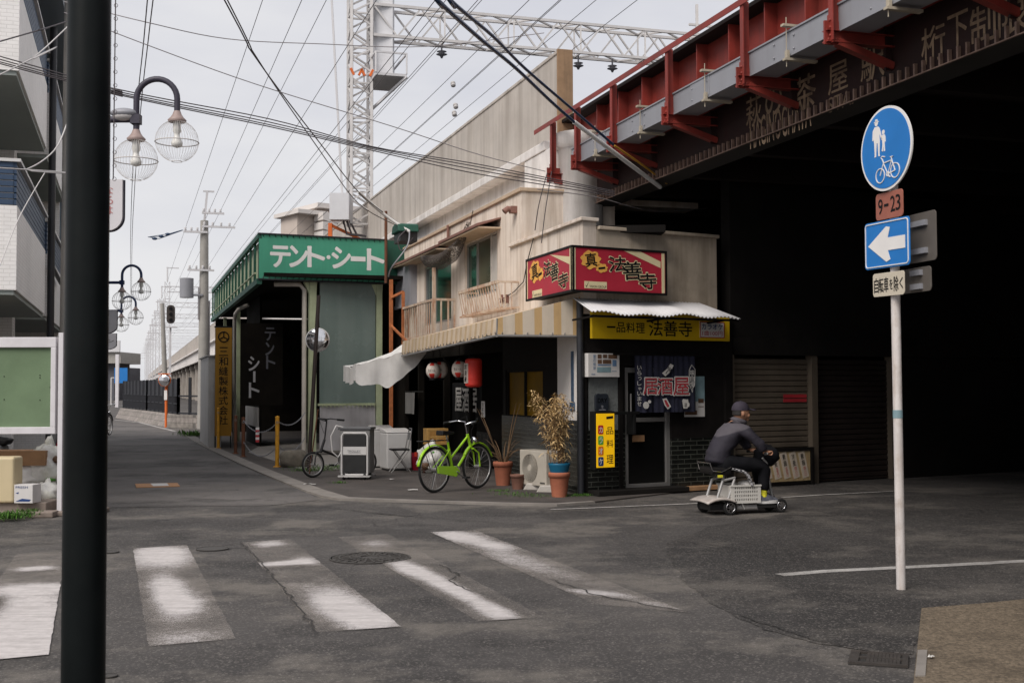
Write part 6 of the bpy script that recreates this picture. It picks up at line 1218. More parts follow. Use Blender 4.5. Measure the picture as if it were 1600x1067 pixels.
def bicycle(name, label, rear, front, R_, m, kind='city', group=None):
    d = (front - rear); wb = d.length; f = Frame((rear.x, rear.y, .02), (d.x, d.y)); t = thing(name, label, 'bicycle', f, group)
    wheel(t, 0, R_); wheel(t, wb, R_)
    bb = Vector((wb * .42, 0, .28 if kind == 'city' else .27)); st = Vector((wb * .30, 0, .70 if kind == 'city' else .5)); hd0 = Vector((wb - .16, 0, .62 if kind == 'city' else .45)); hd1 = Vector((wb - .22, 0, .80 if kind == 'city' else .62))
    b = MB()
    b.tube([bb, st], .017, 10); b.tube([hd0, Vector((bb.x + .1, 0, bb.z + .05)), bb], .021, 10)
    if kind == 'city': b.tube([hd1 - Vector((-.01, 0, .03)), bb + (st - bb) * .45], .017, 10)
    b.tube([hd0 - Vector((-.02, 0, .04)), hd1], .022, 10)
    for y in (-.055, .055): b.tube([(0, y, R_), tuple(bb + Vector((0, y * .5, 0)))], .011, 8); b.tube([(0, y, R_), tuple(bb + (st - bb) * .75 + Vector((0, y * .3, 0)))], .009, 8)
    b.build('frame', MATS[m], t)
    b = MB()
    for y in (-.05, .05): b.tube([(wb, y, R_), (wb - .03, y, R_ + .2), (hd0.x + .02, y * .8, hd0.z - .03)], .012, 8)
    b.tube([(hd0.x + .02, -.04, hd0.z - .03), (hd0.x + .02, .04, hd0.z - .03)], .014, 8); b.build('fork', MATS[m], t)
    b = MB(); sz = st.z + (.1 if kind == 'city' else .2); b.tube([st, (st.x - .03, 0, sz)], .013, 8); b.build('seat_post', MATS['rim_steel'], t)
    b = MB(); b.prism([(st.x - .18, sz + .0), (st.x - .17, sz + .07), (st.x - .05, sz + .06), (st.x + .12, sz + .045), (st.x + .13, sz + .02), (st.x, sz + .0)], -.07, .07)
    b.v = [(v[0], v[1] * (1.0 if v[0] < st.x - .1 else .35 if v[0] > st.x + .05 else .75), v[2]) for v in b.v]; b.build('saddle', MATS['saddle_black'], t, bev=.012)
    b = MB(); hz = hd1.z + (.14 if kind == 'city' else .3); b.tube([hd1, (hd1.x - .04, 0, hz)], .013, 8); hx = hd1.x - .04
    for s_ in (-1, 1): b.tube([(hx, 0, hz), (hx + .07, s_ * .06, hz + .03), (hx + .05, s_ * .2, hz + .05), (hx - .16, s_ * .27, hz + .02)], .011, 8)
    b.build('handlebar', MATS['chrome' if kind == 'city' else 'bike_black'], t)
    for s_ in (-1, 1): b = MB(); b.tube([(hx - .05, s_ * .245, hz + .032), (hx - .17, s_ * .272, hz + .02)], .017, 8); b.build('grip', MATS['tyre'], t)
    b = MB(); b.lathe([(.085, -.006), (.085, .006)], 24, M=Matrix.Translation((bb.x, -.06, bb.z)) @ Matrix.Rotation(R(90), 4, 'X')); b.tube([(bb.x, -.08, bb.z), (bb.x + .14, -.08, bb.z - .09)], .011, 6); b.tube([(bb.x, .08, bb.z), (bb.x - .14, .08, bb.z + .09)], .011, 6); b.build('crank', MATS['rim_steel'], t)
    for s_, p_ in ((-1, (bb.x + .14, bb.z - .09)), (1, (bb.x - .14, bb.z + .09))): b = MB(); b.box(p_[0] - .045, p_[0] + .045, s_ * .09 - (.08 if s_ < 0 else 0), s_ * .09 + (.08 if s_ > 0 else 0), p_[1] - .012, p_[1] + .012); b.build('pedal', MATS['tyre'], t)
    if kind == 'city':
        b = MB(); b.prism([(.0, R_ + .05), (bb.x, bb.z + .075), (bb.x + .08, bb.z), (bb.x, bb.z - .075), (0, R_ - .05)], -.07, -.055); b.build('chain_guard', MATS[m], t, bev=.004)
        fender(t, 0, R_, -5, 170, m); fender(t, wb, R_, 20, 150, m)
        b = MB(); 
        for y in (-.06, .06): b.tube([(-.02, y, R_), (-.2, y, R_ * 2 + .08)], .006, 5); b.tube([(-.3, y, R_ * 2 + .08), (st.x - .05, y * .6, R_ * 2 + .08)], .007, 5)
        for xx in (-.3, -.18, -.05, .08): b.tube([(xx, -.06, R_ * 2 + .08), (xx, .06, R_ * 2 + .08)], .006, 5)
        b.build('rear_rack', MATS['bike_black'], t); b = MB(); b.box(-.38, -.36, -.025, .025, R_ + .2, R_ + .26); b.build('reflector', MATS['lens_red'], t)
        b = MB(); b.tube([(hx + .03, -.2, hz + .05), (hx + .12, -.12, hz + .1), (hx + .1, -.02, hz - .1), (hd0.x + .02, -.02, hd0.z)], .004, 4); b.tube([(hx + .03, .2, hz + .05), (hx + .14, .1, hz + .12), (hx + .1, .03, hz - .1), (bb.x + .1, .03, bb.z + .1)], .004, 4); b.build('brake_cable', MATS['tyre'], t)
        b = MB(); b.lathe([(.0001, .0), (.045, .01), (.05, .07), (.0001, .075)], 14, M=Matrix.Translation((wb - .1, 0, R_ * 2 + .06)) @ Matrix.Rotation(R(90), 4, 'Y')); b.build('headlamp', MATS['chrome'], t)
        b = MB(); b.tube([(.05, .06, R_ - .05), (.1, .16, .01)], .012, 6); b.build('kickstand', MATS['rim_steel'], t)
    else:
        b = MB(); b.tube([(hx, -.15, hz + .04), (hx + .1, -.1, hz + .06), (hx + .05, 0, hz - .2)], .004, 4); b.build('brake_cable', MATS['tyre'], t)
    return t
bicycle('lime_bicycle', 'lime green city bicycle parked among flower pots before the eatery', G(679, 772), G(746, 765), .325, 'lime_paint')
bicycle('folding_bicycle', 'small black folding bicycle parked behind the grey trolley', G(572, 743), G(489, 748), .215, 'bike_black', 'fold')
bicycle('street_bicycle', 'grey bicycle far down the street half hidden by the black post', G(150, 684), G(171, 681), .33, 'moto_grey')
# ------------------------------------------------------------------ trolley with grey box
p = G(555, 751); tf = rotframe((p.x, p.y, .02), -6); h = lambda v: (751 - v) / FPX * p.y
tr = thing('hand_trolley', 'white framed hand trolley with grey box and dark mesh panels', 'trolley', tf)
b = MB(); b.tube([(-.21, -.05, .08), (-.21, -.05, .70), (-.18, -.05, .75), (.18, -.05, .75), (.21, -.05, .70), (.21, -.05, .08)], .016, 8); b.tube([(-.21, -.05, .08), (.21, -.05, .08)], .016, 8); b.tube([(-.25, -.1, .06), (.25, -.1, .06), (.25, .35, .06), (-.25, .35, .06)], .016, 8, closed=True); b.build('frame', MATS['appliance_white'], tr)
b = MB(); b.box(-.19, .19, -.045, -.03, .40, .53); b.build('label_plate', MATS['appliance_white'], tr); b = MB(); b.text('TROLLEY', -.12, .1, .445, .475, -.048); b.box(-.1, .1, -.048, -.046, .43, .435); b.build('lettering', MATS['moto_grey'], tr)
b = MB(); b.box(-.18, .18, -.04, -.03, .54, .72); b.box(-.18, .18, -.04, -.03, .12, .39); b.build('mesh_panel', MATS['panel_black'], tr)
b = MB(); b.box(-.26, .24, .0, .34, .1, .80); b.build('box', MATS['box_grey'], tr, bev=.012); b = MB(); b.box(-.28, .26, -.02, .36, .80, .84); b.build('lid', MATS['moto_grey'], tr, bev=.008)
for x in (-.17, .17):
    for y in (-.06, .3): b = MB(); b.lathe([(.045, -.018), (.05, 0), (.045, .018)], 16, M=Matrix.Translation((x, y, .05)) @ Matrix.Rotation(R(90), 4, 'Y')); b.build('wheel', MATS['tyre'], tr)
b = MB(); b.tube([(-.2, 0, .84), (-.3, -.05, .87), (-.38, -.08, .7), (-.36, -.08, .45), (-.27, -.05, .36), (-.22, -.03, .45)], .012, 6); b.build('cord', MATS['appliance_white'], tr)
# ------------------------------------------------------------------ washing machines, folding chair, crate, bags, bucket
def washer(u, v, wpx, hpx, label):
    p = G(u, v); k = p.y / FPX; f = rotframe((p.x, p.y, .02), 22); w_, h_ = wpx * k * .92, hpx * k; t = thing('washing_machine', label, 'washing machine', f, 'discarded washing machines')
    b = MB(); b.box(-w_ / 2, w_ / 2, 0, w_, .03, h_ * .9); b.build('body', MATS['appliance_white'], t, bev=.025, seg=3)
    b = MB(); b.prism([(0, h_ * .9), (w_, h_ * .9), (w_, h_), (w_ * .7, h_), (0, h_ * .93)], -w_ / 2, w_ / 2, M=Matrix.Rotation(R(90), 4, 'Z')); b.build('lid', MATS['appliance_white'], t, bev=.012)
    b = MB(); b.box(-w_ / 2 + .03, w_ / 2 - .03, .02, w_ - .03, .0, .03); b.build('base', MATS['panel_black'], t); return t
washer(600, 733, 36, 66, 'older white washing machine standing at the back left of the pair'); washer(624, 737, 44, 65, 'white washing machine in front of the pair behind the folding chair')
p = G(624, 739); f = rotframe((p.x, p.y, .02), 15); t = thing('folding_chair', 'small folding chair with black seat and backrest in front of the washing machine', 'chair', f); b = MB(); b.box(-.16, .16, -.15, .15, .38, .41); b.build('seat', MATS['saddle_black'], t, bev=.01)
for y in (-.13, .13): b = MB(); b.tube([(-.16, y, 0), (.16, y, .4)], .011, 6); b.build('leg', MATS['dull_steel'], t); b = MB(); b.tube([(.18, y, 0), (-.1, y, .39)], .011, 6); b.build('leg', MATS['dull_steel'], t)
for y in (-.13, .13): b = MB(); b.tube([(.13, y, .4), (.19, y, .7)], .011, 6); b.build('back_post', MATS['dull_steel'], t)
b = MB(); b.tube([(.19, -.13, .7), (.2, -.1, .76), (.2, .1, .76), (.19, .13, .7)], .012, 6); b.box(.17, .19, -.13, .13, .56, .68); b.build('backrest', MATS['moto_grey'], t)
p = G(681, 736); f = rotframe((p.x, p.y + .6, .02), 18)
t = thing('bottle_crate', 'yellow plastic crate standing on top of dark boxes behind the bicycle', 'crate', f.sub(0, 0, .42)); b = MB(); w_ = .40; frame_rect(b, -w_ / 2, w_ / 2, .0, .30, 0, .02, .05); b.box(-.03, .03, 0, .02, .05, .25); b.box(-w_ / 2, w_ / 2, .3, .32, 0, .3); b.box(-w_ / 2, -w_ / 2 + .02, .02, .3, 0, .3); b.box(w_ / 2 - .02, w_ / 2, .02, .3, 0, .3); b.box(-w_ / 2 + .02, w_ / 2 - .02, .02, .3, 0, .02); b.box(-w_ / 2 + .05, w_ / 2 - .05, .003, .018, .12, .16); b.build('frame', MATS['crate_yellow'], t, bev=.006)
b = MB(); b.box(-.2, .2, .02, .3, 0, .41); tag(b.build('dark_box', MATS['panel_black'], None, f, bev=.01), 'dark box underneath the yellow crate', 'box')
def lump(name, c, r, m, label, cat, group=None, seed=0, amp=.28, knot=True, fr=None):
    f = rotframe((c[0], c[1], c[2]), 10) if fr is None else fr; b = MB(); sv = Vector((seed * 3.1, seed, 0))
    b.ball((0, 0, r[2] * .9), r, 30, 22, fn=lambda d: (1 + amp * noise.noise(d * 1.7 + sv) + amp * .5 * noise.noise(d * 4.5 + sv) + .06 * noise.noise(d * 11 + sv)) * (1 if d.z > -.75 else .92))
    if knot: b.ball((r[0] * .15, 0, r[2] * 1.85), (r[0] * .22, r[0] * .2, r[2] * .35), 12, 8, fn=lambda d: 1 + .5 * noise.noise(d * 3 + sv))
    b.v = [(v[0], v[1], max(v[2], .0)) for v in b.v]; return tag(b.build(name, MATS[m], None, f), label, cat, group)
def stuffed_bag(c, r, label, seed, group):
    o = lump('rubbish_bag', c, r, 'bag_clear', label, 'bag', group, seed); b = MB(); rnd = random.Random(seed)
    for i in range(16): q = Vector((rnd.uniform(-.6, .6) * r[0], rnd.uniform(-.6, .6) * r[1], rnd.uniform(.3, 1.4) * r[2])); b.ball(q, [rnd.uniform(.03, .09) for _ in range(3)], 8, 6, mi=i % 4, fn=lambda d: 1 + .4 * noise.noise(d * 3 + Vector((i, 0, 0))))
    b.build('rubbish', [MATS[k_] for k_ in ('rubbish', 'board_green', 'poster_brown', 'bag_white')], o); return o
p = G(672, 741); stuffed_bag((p.x, p.y + .15, .02), (.24, .2, .26), 'clear rubbish bag slumped behind the lime bicycle rear wheel', 4, None)
p = G(651, 737); b = MB(); f = rotframe((p.x, p.y + .2, .02), 0); b.lathe([(.1, 0), (.13, .3), (.135, .31), (.12, .31), (.1, .05), (.0001, .05)], 20); t = tag(b.build('bucket', MATS['moto_red'], None, f), 'dark red bucket beside the folding chair', 'bucket')
# hanging cloth in the bay
r = SL.rect(628, 613, 648, 646, .1); b = MB(); b.grid(14, 10, lambda u, v: (r[0] + (r[1] - r[0]) * u, -.1 + .03 * math.sin(u * 12) * v, r[3] + (r[2] - r[3]) * v)); t = thing('hung_towel', 'grey towel hanging in the dark bay', 'towel', SL.sub(r[0], -.1, r[3])); b.build('cloth', MATS['box_grey'], t, SL); b = MB(); b.tube([(r[0] - .4, -.1, r[3] + .02), (r[1] + .8, -.1, r[3] + .02)], .012, 6); b.build('rail', MATS['bike_black'], t, SL)
r = SL.rect(741, 675, 766, 706, -.3); b = MB(); b.box(r[0], r[1], .3, .33, r[2] - .3, r[3]); t = thing('menu_stand', 'dark menu board with faint white writing behind the lime bicycle', 'menu board', SL.sub(r[0], .3, 0)); b.build('board', MATS['panel_black'], t, SL)
b = MB(); 
for i in range(4): b.vtext('焼鳥一本串揚', r[0] + (r[1] - r[0]) * (.16 + i * .23), .09, r[3] - .03, r[2], .297)
b.build('lettering', MATS['box_grey'], t, SL)
b = MB(); x, z = SL.px(757, 641); 
t = thing('paper_notice', 'small white paper notice hanging in the dark bay beside the window', 'notice', SL.sub(x, -.02, z)); b.box(x - .1, x + .1, -.03, -.02, z - .12, z + .16); b.build('sheet', MATS['sign_white'], t, SL); b = MB(); b.vtext('営業中', x, .09, z + .14, z - .1, -.034); b.build('lettering', MATS['ink_black'], t, SL)
# ------------------------------------------------------------------ flower pots
def pot(u, v, wpx, hpx, m, label, name='flower_pot', rim=True):
    p = G(u, v); k = p.y / FPX; f = rotframe((p.x, p.y + .0, .02), 0); r_, h_ = wpx * k / 2, hpx * k; t = thing(name, label, 'flower pot', f)
    b = MB(); b.lathe([(r_ * .68, 0), (r_ * .9, h_ * .78), (r_ * .93, h_ * .8), (r_ * 1.0, h_ * .8), (r_ * 1.0, h_ * .97), (r_ * .96, h_), (r_ * .88, h_), (r_ * .86, h_ * .85)], 32); b.build('pot', MATS[m], t); b = MB(); b.lathe([(.0001, h_ * .9), (r_ * .86, h_ * .88)], 20); b.build('soil', MATS['soil'], t); return t, r_, h_
def leaf(b, p, d, ln, wd, mi, rnd, droop=.3):
    d = d.normalized(); s_ = d.cross(UP); s_ = s_.normalized() if s_.length > .05 else Vector((1, 0, 0)); s_ = (s_ + UP * rnd.uniform(-.5, .5)).normalized(); q1 = p + d * ln * .5 - UP * ln * droop * .2; q2 = p + d * ln - UP * ln * droop
    b.add([p, q1 + s_ * wd, q2, q1 - s_ * wd], [(0, 1, 2, 3)], mi)
tp_, r_, h_ = pot(874, 778, 34, 38, 'terracotta', 'terracotta pot holding the tall dead bamboo at the corner')
b = MB(); b.lathe([(r_ * .78, h_ * .92), (r_ * .98, h_ * 1.28), (r_ * 1.04, h_ * 1.36), (r_ * .97, h_ * 1.38), (r_ * .8, h_ * 1.2), (.0001, h_ * 1.15)], 28); b.build('liner', MATS['pot_blue'], tp_)
rnd = random.Random(11); st = MB(); lv = MB(); hb = h_ * 1.2; s_k = G(874, 778).y / FPX
for i in range(17):
    a = rnd.uniform(0, 6.28); rr = rnd.uniform(.02, .1); ln = rnd.uniform(.7, 1.0) * (172 * s_k - hb) * .96; lean = Vector((rnd.gauss(-.08, .13), rnd.gauss(0, .1), 0)); P = []
    for j in range(9): q = j / 8; P.append(Vector((rr * math.cos(a), rr * math.sin(a), hb)) + lean * (q ** 1.5) * 1.3 + UP * ln * q + Vector((noise.noise(Vector((i, q * 3, 0))) * .05, noise.noise(Vector((i, q * 3, 5))) * .05, 0)))
    st.tube(P, [.006 - .004 * j / 8 for j in range(9)], 5)
    for j in range(2, 9):
        for k_ in range(11 if j > 3 else 4):
            q = P[j - 1].lerp(P[j], rnd.random()); br_ = Vector((rnd.uniform(-1, 1), rnd.uniform(-1, 1), rnd.uniform(-.1, .6))); tip = q + br_ * rnd.uniform(.03, .15)
            if k_ % 3 == 0: st.tube([q, tip], .0018, 3, caps=False)
            for _ in range(2): leaf(lv, q.lerp(tip, rnd.uniform(.4, 1)), Vector((rnd.uniform(-1, 1), rnd.uniform(-1, 1), rnd.uniform(-.5, .5))), rnd.uniform(.05, .11), rnd.uniform(.004, .009), 0 if rnd.random() < .75 else 1, rnd, .4)
pl_ = thing('dead_bamboo', 'tall dry straw coloured bamboo growing in the blue lined terracotta pot', 'plant', rotframe(W[tp_].translation, 0)); st.build('stem', MATS['stem_brown'], pl_); lv.build('foliage', [MATS['dead_leaf'], MATS['dead_leaf_dark']], pl_)
tp2, r2_, h2_ = pot(786, 760, 31, 37, 'terracotta', 'terracotta pot with withered spiky stalks behind the lime bicycle'); pl2 = thing('withered_plant', 'withered brown spiky plant with long bare stalks', 'plant', rotframe(W[tp2].translation, 0)); b = MB(); rnd = random.Random(5)
for i in range(26):
    a = rnd.uniform(0, 6.28); sp_ = rnd.uniform(.1, .4); ln = rnd.uniform(.3, .62) if i > 4 else rnd.uniform(.8, 1.0); d = Vector((math.cos(a) * sp_ - .12, math.sin(a) * sp_, 1)).normalized(); base = Vector((math.cos(a) * .05, math.sin(a) * .05, h2_ * .9)); s_ = d.cross(Vector((math.sin(a), -math.cos(a), .2))).normalized()
    P = [base + d * ln * q + Vector((math.cos(a), math.sin(a), -1)) * (.16 * q * q * (1 if i > 4 else .3)) for q in (0, .3, .6, .85, 1)]; b.tube(P, [.014, .012, .009, .006, .002] if i > 4 else [.012, .01, .009, .006, .003], 5, flat=.4 if i > 4 else 1)
b.build('stalks', MATS['stem_brown'], pl2)
pot(809, 766, 24, 23, 'brown_pot', 'small square brown pot between the big terracotta pot and the air conditioner unit')
# ------------------------------------------------------------------ air conditioner outdoor unit on blocks
p = G(846, 770); k = p.y / FPX; f = Frame((p.x, p.y, .02), TOCAM); f = f.sub(0, 0, 0, R(14)); t = thing('air_conditioner_unit', 'beige outdoor air conditioner unit with round fan grille beside the dead bamboo', 'air conditioner', f)
h_, z0 = .50, .07; W2 = .70
b = MB(); b.box(-W2 + .12, .12, 0, .27, z0, z0 + h_); b.build('casing', MATS['ac_beige'], t, bev=.012)
b = MB(); cx, cz = -.3, z0 + h_ * .5; b.lathe([(.20, -.004), (.20, .0)], 32, M=Matrix.Translation((cx, 0, cz)) @ Matrix.Rotation(R(90), 4, 'X')); b.build('fan_recess', MATS['ac_dark'], t)
b = MB()
for i in range(8): rr = .04 + .022 * i; b.tube([(cx + rr * math.cos(a), -.012, cz + rr * math.sin(a)) for a in [2 * math.pi * j / 30 for j in range(30)]], .004, 4, closed=True)
for i in range(24): a = 2 * math.pi * i / 24; b.tube([(cx + .04 * math.cos(a), -.010, cz + .04 * math.sin(a)), (cx + .205 * math.cos(a + .3), -.010, cz + .205 * math.sin(a + .3))], .0025, 3)
b.lathe([(.05, 0), (.045, .008)], 20, M=Matrix.Translation((cx, -.008, cz)) @ Matrix.Rotation(R(90), 4, 'X')); b.build('fan_grille', MATS['ac_beige'], t)
b = MB(); b.box(-.03, .09, -.005, -.001, z0 + .04, z0 + .06); b.build('badge', MATS['ac_dark'], t)
for i, (u, v) in enumerate(((831, 768), (852, 772))):
    q = G(u, v); f = rotframe((q.x, q.y, .02), -20); b = MB(); b.prism([(-.14, 0), (.14, 0), (.10, .1), (-.08, .1)], 0, .16); tag(b.build('concrete_block', MATS['block_pale'], None, f, bev=.015), ('left' if i == 0 else 'right') + ' pale concrete block in front of the air conditioner unit', 'block')
# ------------------------------------------------------------------ weeds
def weeds(name, pts, label, n, h, seed, ms=('weed_green', 'weed_dark')):
    rnd = random.Random(seed); b = MB()
    for (u, v, s_) in pts:
        c = G(u, v)
        for i in range(n):
            q = c + Vector((rnd.gauss(0, s_), rnd.gauss(0, s_ * .7), .02)); d = Vector((rnd.uniform(-1, 1), rnd.uniform(-1, 1), rnd.uniform(.6, 2.2))); leaf(b, q, d, rnd.uniform(.4, 1) * h, h * .05, i % 2 if rnd.random() < .7 else 0, rnd, .25)
    return tag(b.build(name, [MATS[m] for m in ms]), label, 'weeds', None, 'stuff')
weeds('weeds', [(503, 736, .25), (520, 732, .25), (480, 738, .12)], 'green weeds at the foot of the workshop wall', 190, .11, 1); weeds('weeds', [(800, 775, .15), (828, 778, .15), (896, 777, .12), (910, 777, .06), (780, 770, .1), (530, 757, .06)], 'small green weeds along the shop base', 110, .07, 2)
weeds('weeds', [(304, 683, .18), (299, 681, .2)], 'green weeds beside the grey shed', 110, .3, 3); weeds('weeds', [(22, 812, .12), (44, 808, .07), (4, 814, .12), (80, 797, .1)], 'bright weeds below the rubbish step', 200, .15, 4)
# ------------------------------------------------------------------ rubbish corner on the left
sc = rotframe(G(60, 806), 3); o_ = sc
st_ = thing('rubbish_step', 'low concrete step carrying the rubbish under the notice board', 'step', sc); xr = sc.px(72, 800)[0]
b = MB(); b.box(xr - 3.0, xr, .0, .45, 0, .16); b.build('tread', MATS['step_concrete'], st_, sc, bev=.015); b = MB(); b.box(xr - 3, xr + .15, -.22, -.0, 0, .07); b.build('tread', MATS['step_concrete'], st_, sc, bev=.015)
b = MB(); b.slab([(xr + .02, -.1), (xr + .6, .0), (xr + .6, .5), (xr + .02, .5)], 0, .05); b.build('slab', MATS['step_concrete'], st_, sc, bev=.01)
def on(u, v, z): return G(u, v, z)
q = on(-5, 786, .16); f = rotframe((q.x, q.y, .16), 3); b = MB(); x1 = f.px(22, 750)[0]; z1 = f.px(10, 714)[1]; b.box(x1 - .5, x1, 0, .3, 0, z1); tag(b.build('cream_bin', MATS['cream_bin'], None, f, bev=.03, seg=3), 'cream coloured plastic bin at the left edge beside the rubbish bags', 'bin')
q = on(36, 786, .16); f = rotframe((q.x, q.y, .16), -6); b = MB(); r = f.rect(22, 757, 51, 786); t = thing('carton', 'white carton with blue printing between the cream bin and the bags', 'carton', f); b.box(r[0], r[1], 0, .2, 0, r[3] - 0); b.build('box', MATS['carton_white'], t, bev=.004)
b = MB(); hh = r[3]; b.text('FRESH', r[0] + .02, r[1] - .06, hh * .8, hh * .92, -.003); b.prism([(r[0] + .02, hh * .1), (r[1] - .04, hh * .1), (r[1] - .02, hh * .2), (r[0] + .1, hh * .25)], -.003, -.001); b.prism([(r[0] + .02, hh * .55), (r[0] + .06, hh * .6), (r[0] + .05, hh * .5)], -.003, -.001); b.build('lettering', MATS['board_blue'], t)
G_ = 'rubbish bags under the notice board'
def bagpos(u, v, Y, rz): q = DY(u, v, Y); return (q.x, q.y, q.z - rz * .95)
lump('rubbish_bag', bagpos(40, 742, 15.0, .17), (.19, .17, .17), 'bag_white', 'white rubbish bag on top of the carton', 'bag', G_, 8, .22)
lump('rubbish_bag', bagpos(72, 771, 14.75, .15), (.17, .16, .15), 'bag_clear', 'small clear bag lowest at the front near the white post', 'bag', G_, 9, .3)
stuffed_bag(bagpos(72, 728, 15.1, .3), (.27, .23, .3), 'largest clear rubbish bag with green and yellow contents', 10, G_)
b = MB(); q = sc.at(xr - 1.0, .9, .55); f = rotframe(q, 3); b.box(-1, .75, -.2, .2, 0, .18); tag(b.build('brown_plank_box', MATS['timber'], None, f), 'brown wooden box behind the rubbish bags', 'box')
# motor scooter behind the board
q = sc.at(xr - 1.1, 2.1, 0); f = rotframe(q, 6); t = thing('motor_scooter', 'dark motor scooter with a red rear parked behind the notice board', 'motor scooter', f)
for x in (-.62, .62): b = MB(); b.tube([(x + .2 * math.cos(a), 0, .24 + .2 * math.sin(a)) for a in [2 * math.pi * i / 28 for i in range(28)]], .045, 8, closed=True); w_ = b.build('wheel', MATS['tyre'], t); b = MB(); b.lathe([(.16, -.03), (.16, .03)], 20, M=Matrix.Translation((x, 0, .24)) @ Matrix.Rotation(R(90), 4, 'X')); b.build('rim', MATS['rim_steel'], w_)
b = MB(); b.prism([(-.5, .3), (-.1, .28), (.38, .25), (.5, .55), (.62, .95), (.52, .98), (.35, .42), (-.05, .42), (-.15, .75), (-.75, .8), (-.85, .6)], -.16, .16); b.build('body', MATS['moto_grey'], t, bev=.03)
b = MB(); b.prism([(-.8, .78), (-.1, .74), (-.05, .82), (-.4, .88), (-.8, .9)], -.14, .14); b.build('seat', MATS['saddle_black'], t, bev=.03); b = MB(); b.ball((.62, 0, .72), (.1, .1, .12), 12, 8); b.box(.55, .75, -.14, .14, .55, .8); b.build('front_cowl', MATS['moto_red'], t, bev=.03); b = MB(); b.tube([(.48, -.32, 1.08), (.55, -.1, 1.02), (.55, .1, 1.02), (.48, .32, 1.08)], .018, 8); b.build('handlebar', MATS['bike_black'], t)
for y in (-.25, .25): b = MB(); b.tube([(.53, y, 1.05), (.55, y * 1.2, 1.2)], .006, 5); b.ball((.55, y * 1.2, 1.25), (.02, .06, .04), 10, 6); b.build('wing_mirror', MATS['bike_black'], t)
# ------------------------------------------------------------------ things lying in the road
q = [G(*p) for p in ((211, 757), (277, 755.5), (281, 760.5), (213, 762.5))]; b = MB(); b.slab([(p.x, p.y) for p in q], .004, .016); o = b.build('cardboard_sheet', MATS['cardboard']); tag(o, 'flat brown cardboard sheet lying in the road', 'cardboard'); b = MB(); P = [q[0].lerp(q[1], .3), q[0].lerp(q[1], .8), q[3].lerp(q[2], .8), q[3].lerp(q[2], .35)]; c = sum(P, Vector()) / 4; b.add([(p.lerp(c, .2).x, p.lerp(c, .2).y, .019) for p in P], [(0, 3, 2, 1)]); b.build('label', MATS['poster_white'], o)
def manhole(u, v, rpx, label, pat=True):
    c = G(u, v); rr = rpx * c.y / FPX; f = rotframe((c.x, c.y, .005), 20); t = thing('manhole_cover', label, 'manhole cover', f); b = MB(); b.lathe([(.0001, .004), (rr * .93, .004), (rr * .93, .0), (rr * .96, .0), (rr * .96, .006), (rr, .006), (rr, 0)], 48, sm=False); b.build('plate', MATS['iron'], t)
    if pat:
        b = MB()
        for k_ in (.25, .5, .75): b.tube([(rr * k_ * math.cos(a), rr * k_ * math.sin(a), .006) for a in [2 * math.pi * i / 40 for i in range(40)]], .008, 4, closed=True)
        for i in range(24): a = 2 * math.pi * i / 24; b.bar((rr * .27 * math.cos(a), rr * .27 * math.sin(a), .006), (rr * .9 * math.cos(a + .15), rr * .9 * math.sin(a + .15), .006), .018, .01)
        b.build('pattern', MATS['iron'], t)
manhole(578, 872, 63, 'large patterned iron manhole cover across the faint crosswalk stripe'); manhole(332, 858, 25, 'medium plain manhole cover between the two left crosswalk stripes', False); manhole(172, 863, 14, 'small manhole cover just right of the black post', False); manhole(172, 1057, 12, 'pale tiny valve cover at the bottom right of the black post', False)
cn = [G(*p) for p in ((1338, 1020), (1428, 1026), (1424, 1047), (1325, 1038))]; e1 = (cn[1] - cn[0]); wd_ = e1.length; dp = (cn[3] - cn[0]).length; f = Frame((cn[3].x, cn[3].y, .004), (e1.x, e1.y)); t = thing('drain_grate', 'rusty iron drain grate beside the brown pavement', 'drain grate', f)
b = MB(); b.box(0, wd_, 0, dp, -.06, .0015); b.build('sump', MATS['dull_black'], t); b = MB()
for a, c_, e_, g_ in ((0, wd_, 0, .03), (0, wd_, dp - .03, dp), (0, .05, .03, dp - .03), (wd_ - .03, wd_, .03, dp - .03), (.05, wd_ - .03, dp / 2 - .012, dp / 2 + .012)): b.box(a, c_, e_, g_, .0, .014)
for i in range(9): x = .1 + (wd_ - .15) * i / 8; b.box(x - .009, x + .009, .03, dp - .03, .0, .012)
m = mat('grate_iron', (.04, .034, .03), .75, .3, 9, dirt=.5, dcol=(.075, .05, .036)); b.build('bars', m, t)
for i, (u, v, s_, lab) in enumerate(((484, 760, .09, 'scrap of white paper at the bend of the kerb'), (645, 769, .07, 'white paper scrap in front of the lime bicycle'), (612, 752, .04, 'tiny white litter before the washing machines'), (1455, 1032, .022, 'cigarette end lying on the brown pavement corner'))):
    c = G(u, v); b = MB(); b.grid(4, 4, lambda a, d: ((a - .5) * s_ * 2, (d - .5) * s_, .008 + .02 * abs(noise.noise(Vector((a * 3, d * 3, i)))))); tag(b.build('paper_scrap', MATS['litter'], None, rotframe((c.x, c.y, .03 if i < 3 else .015), 15 * i)), lab, 'litter')
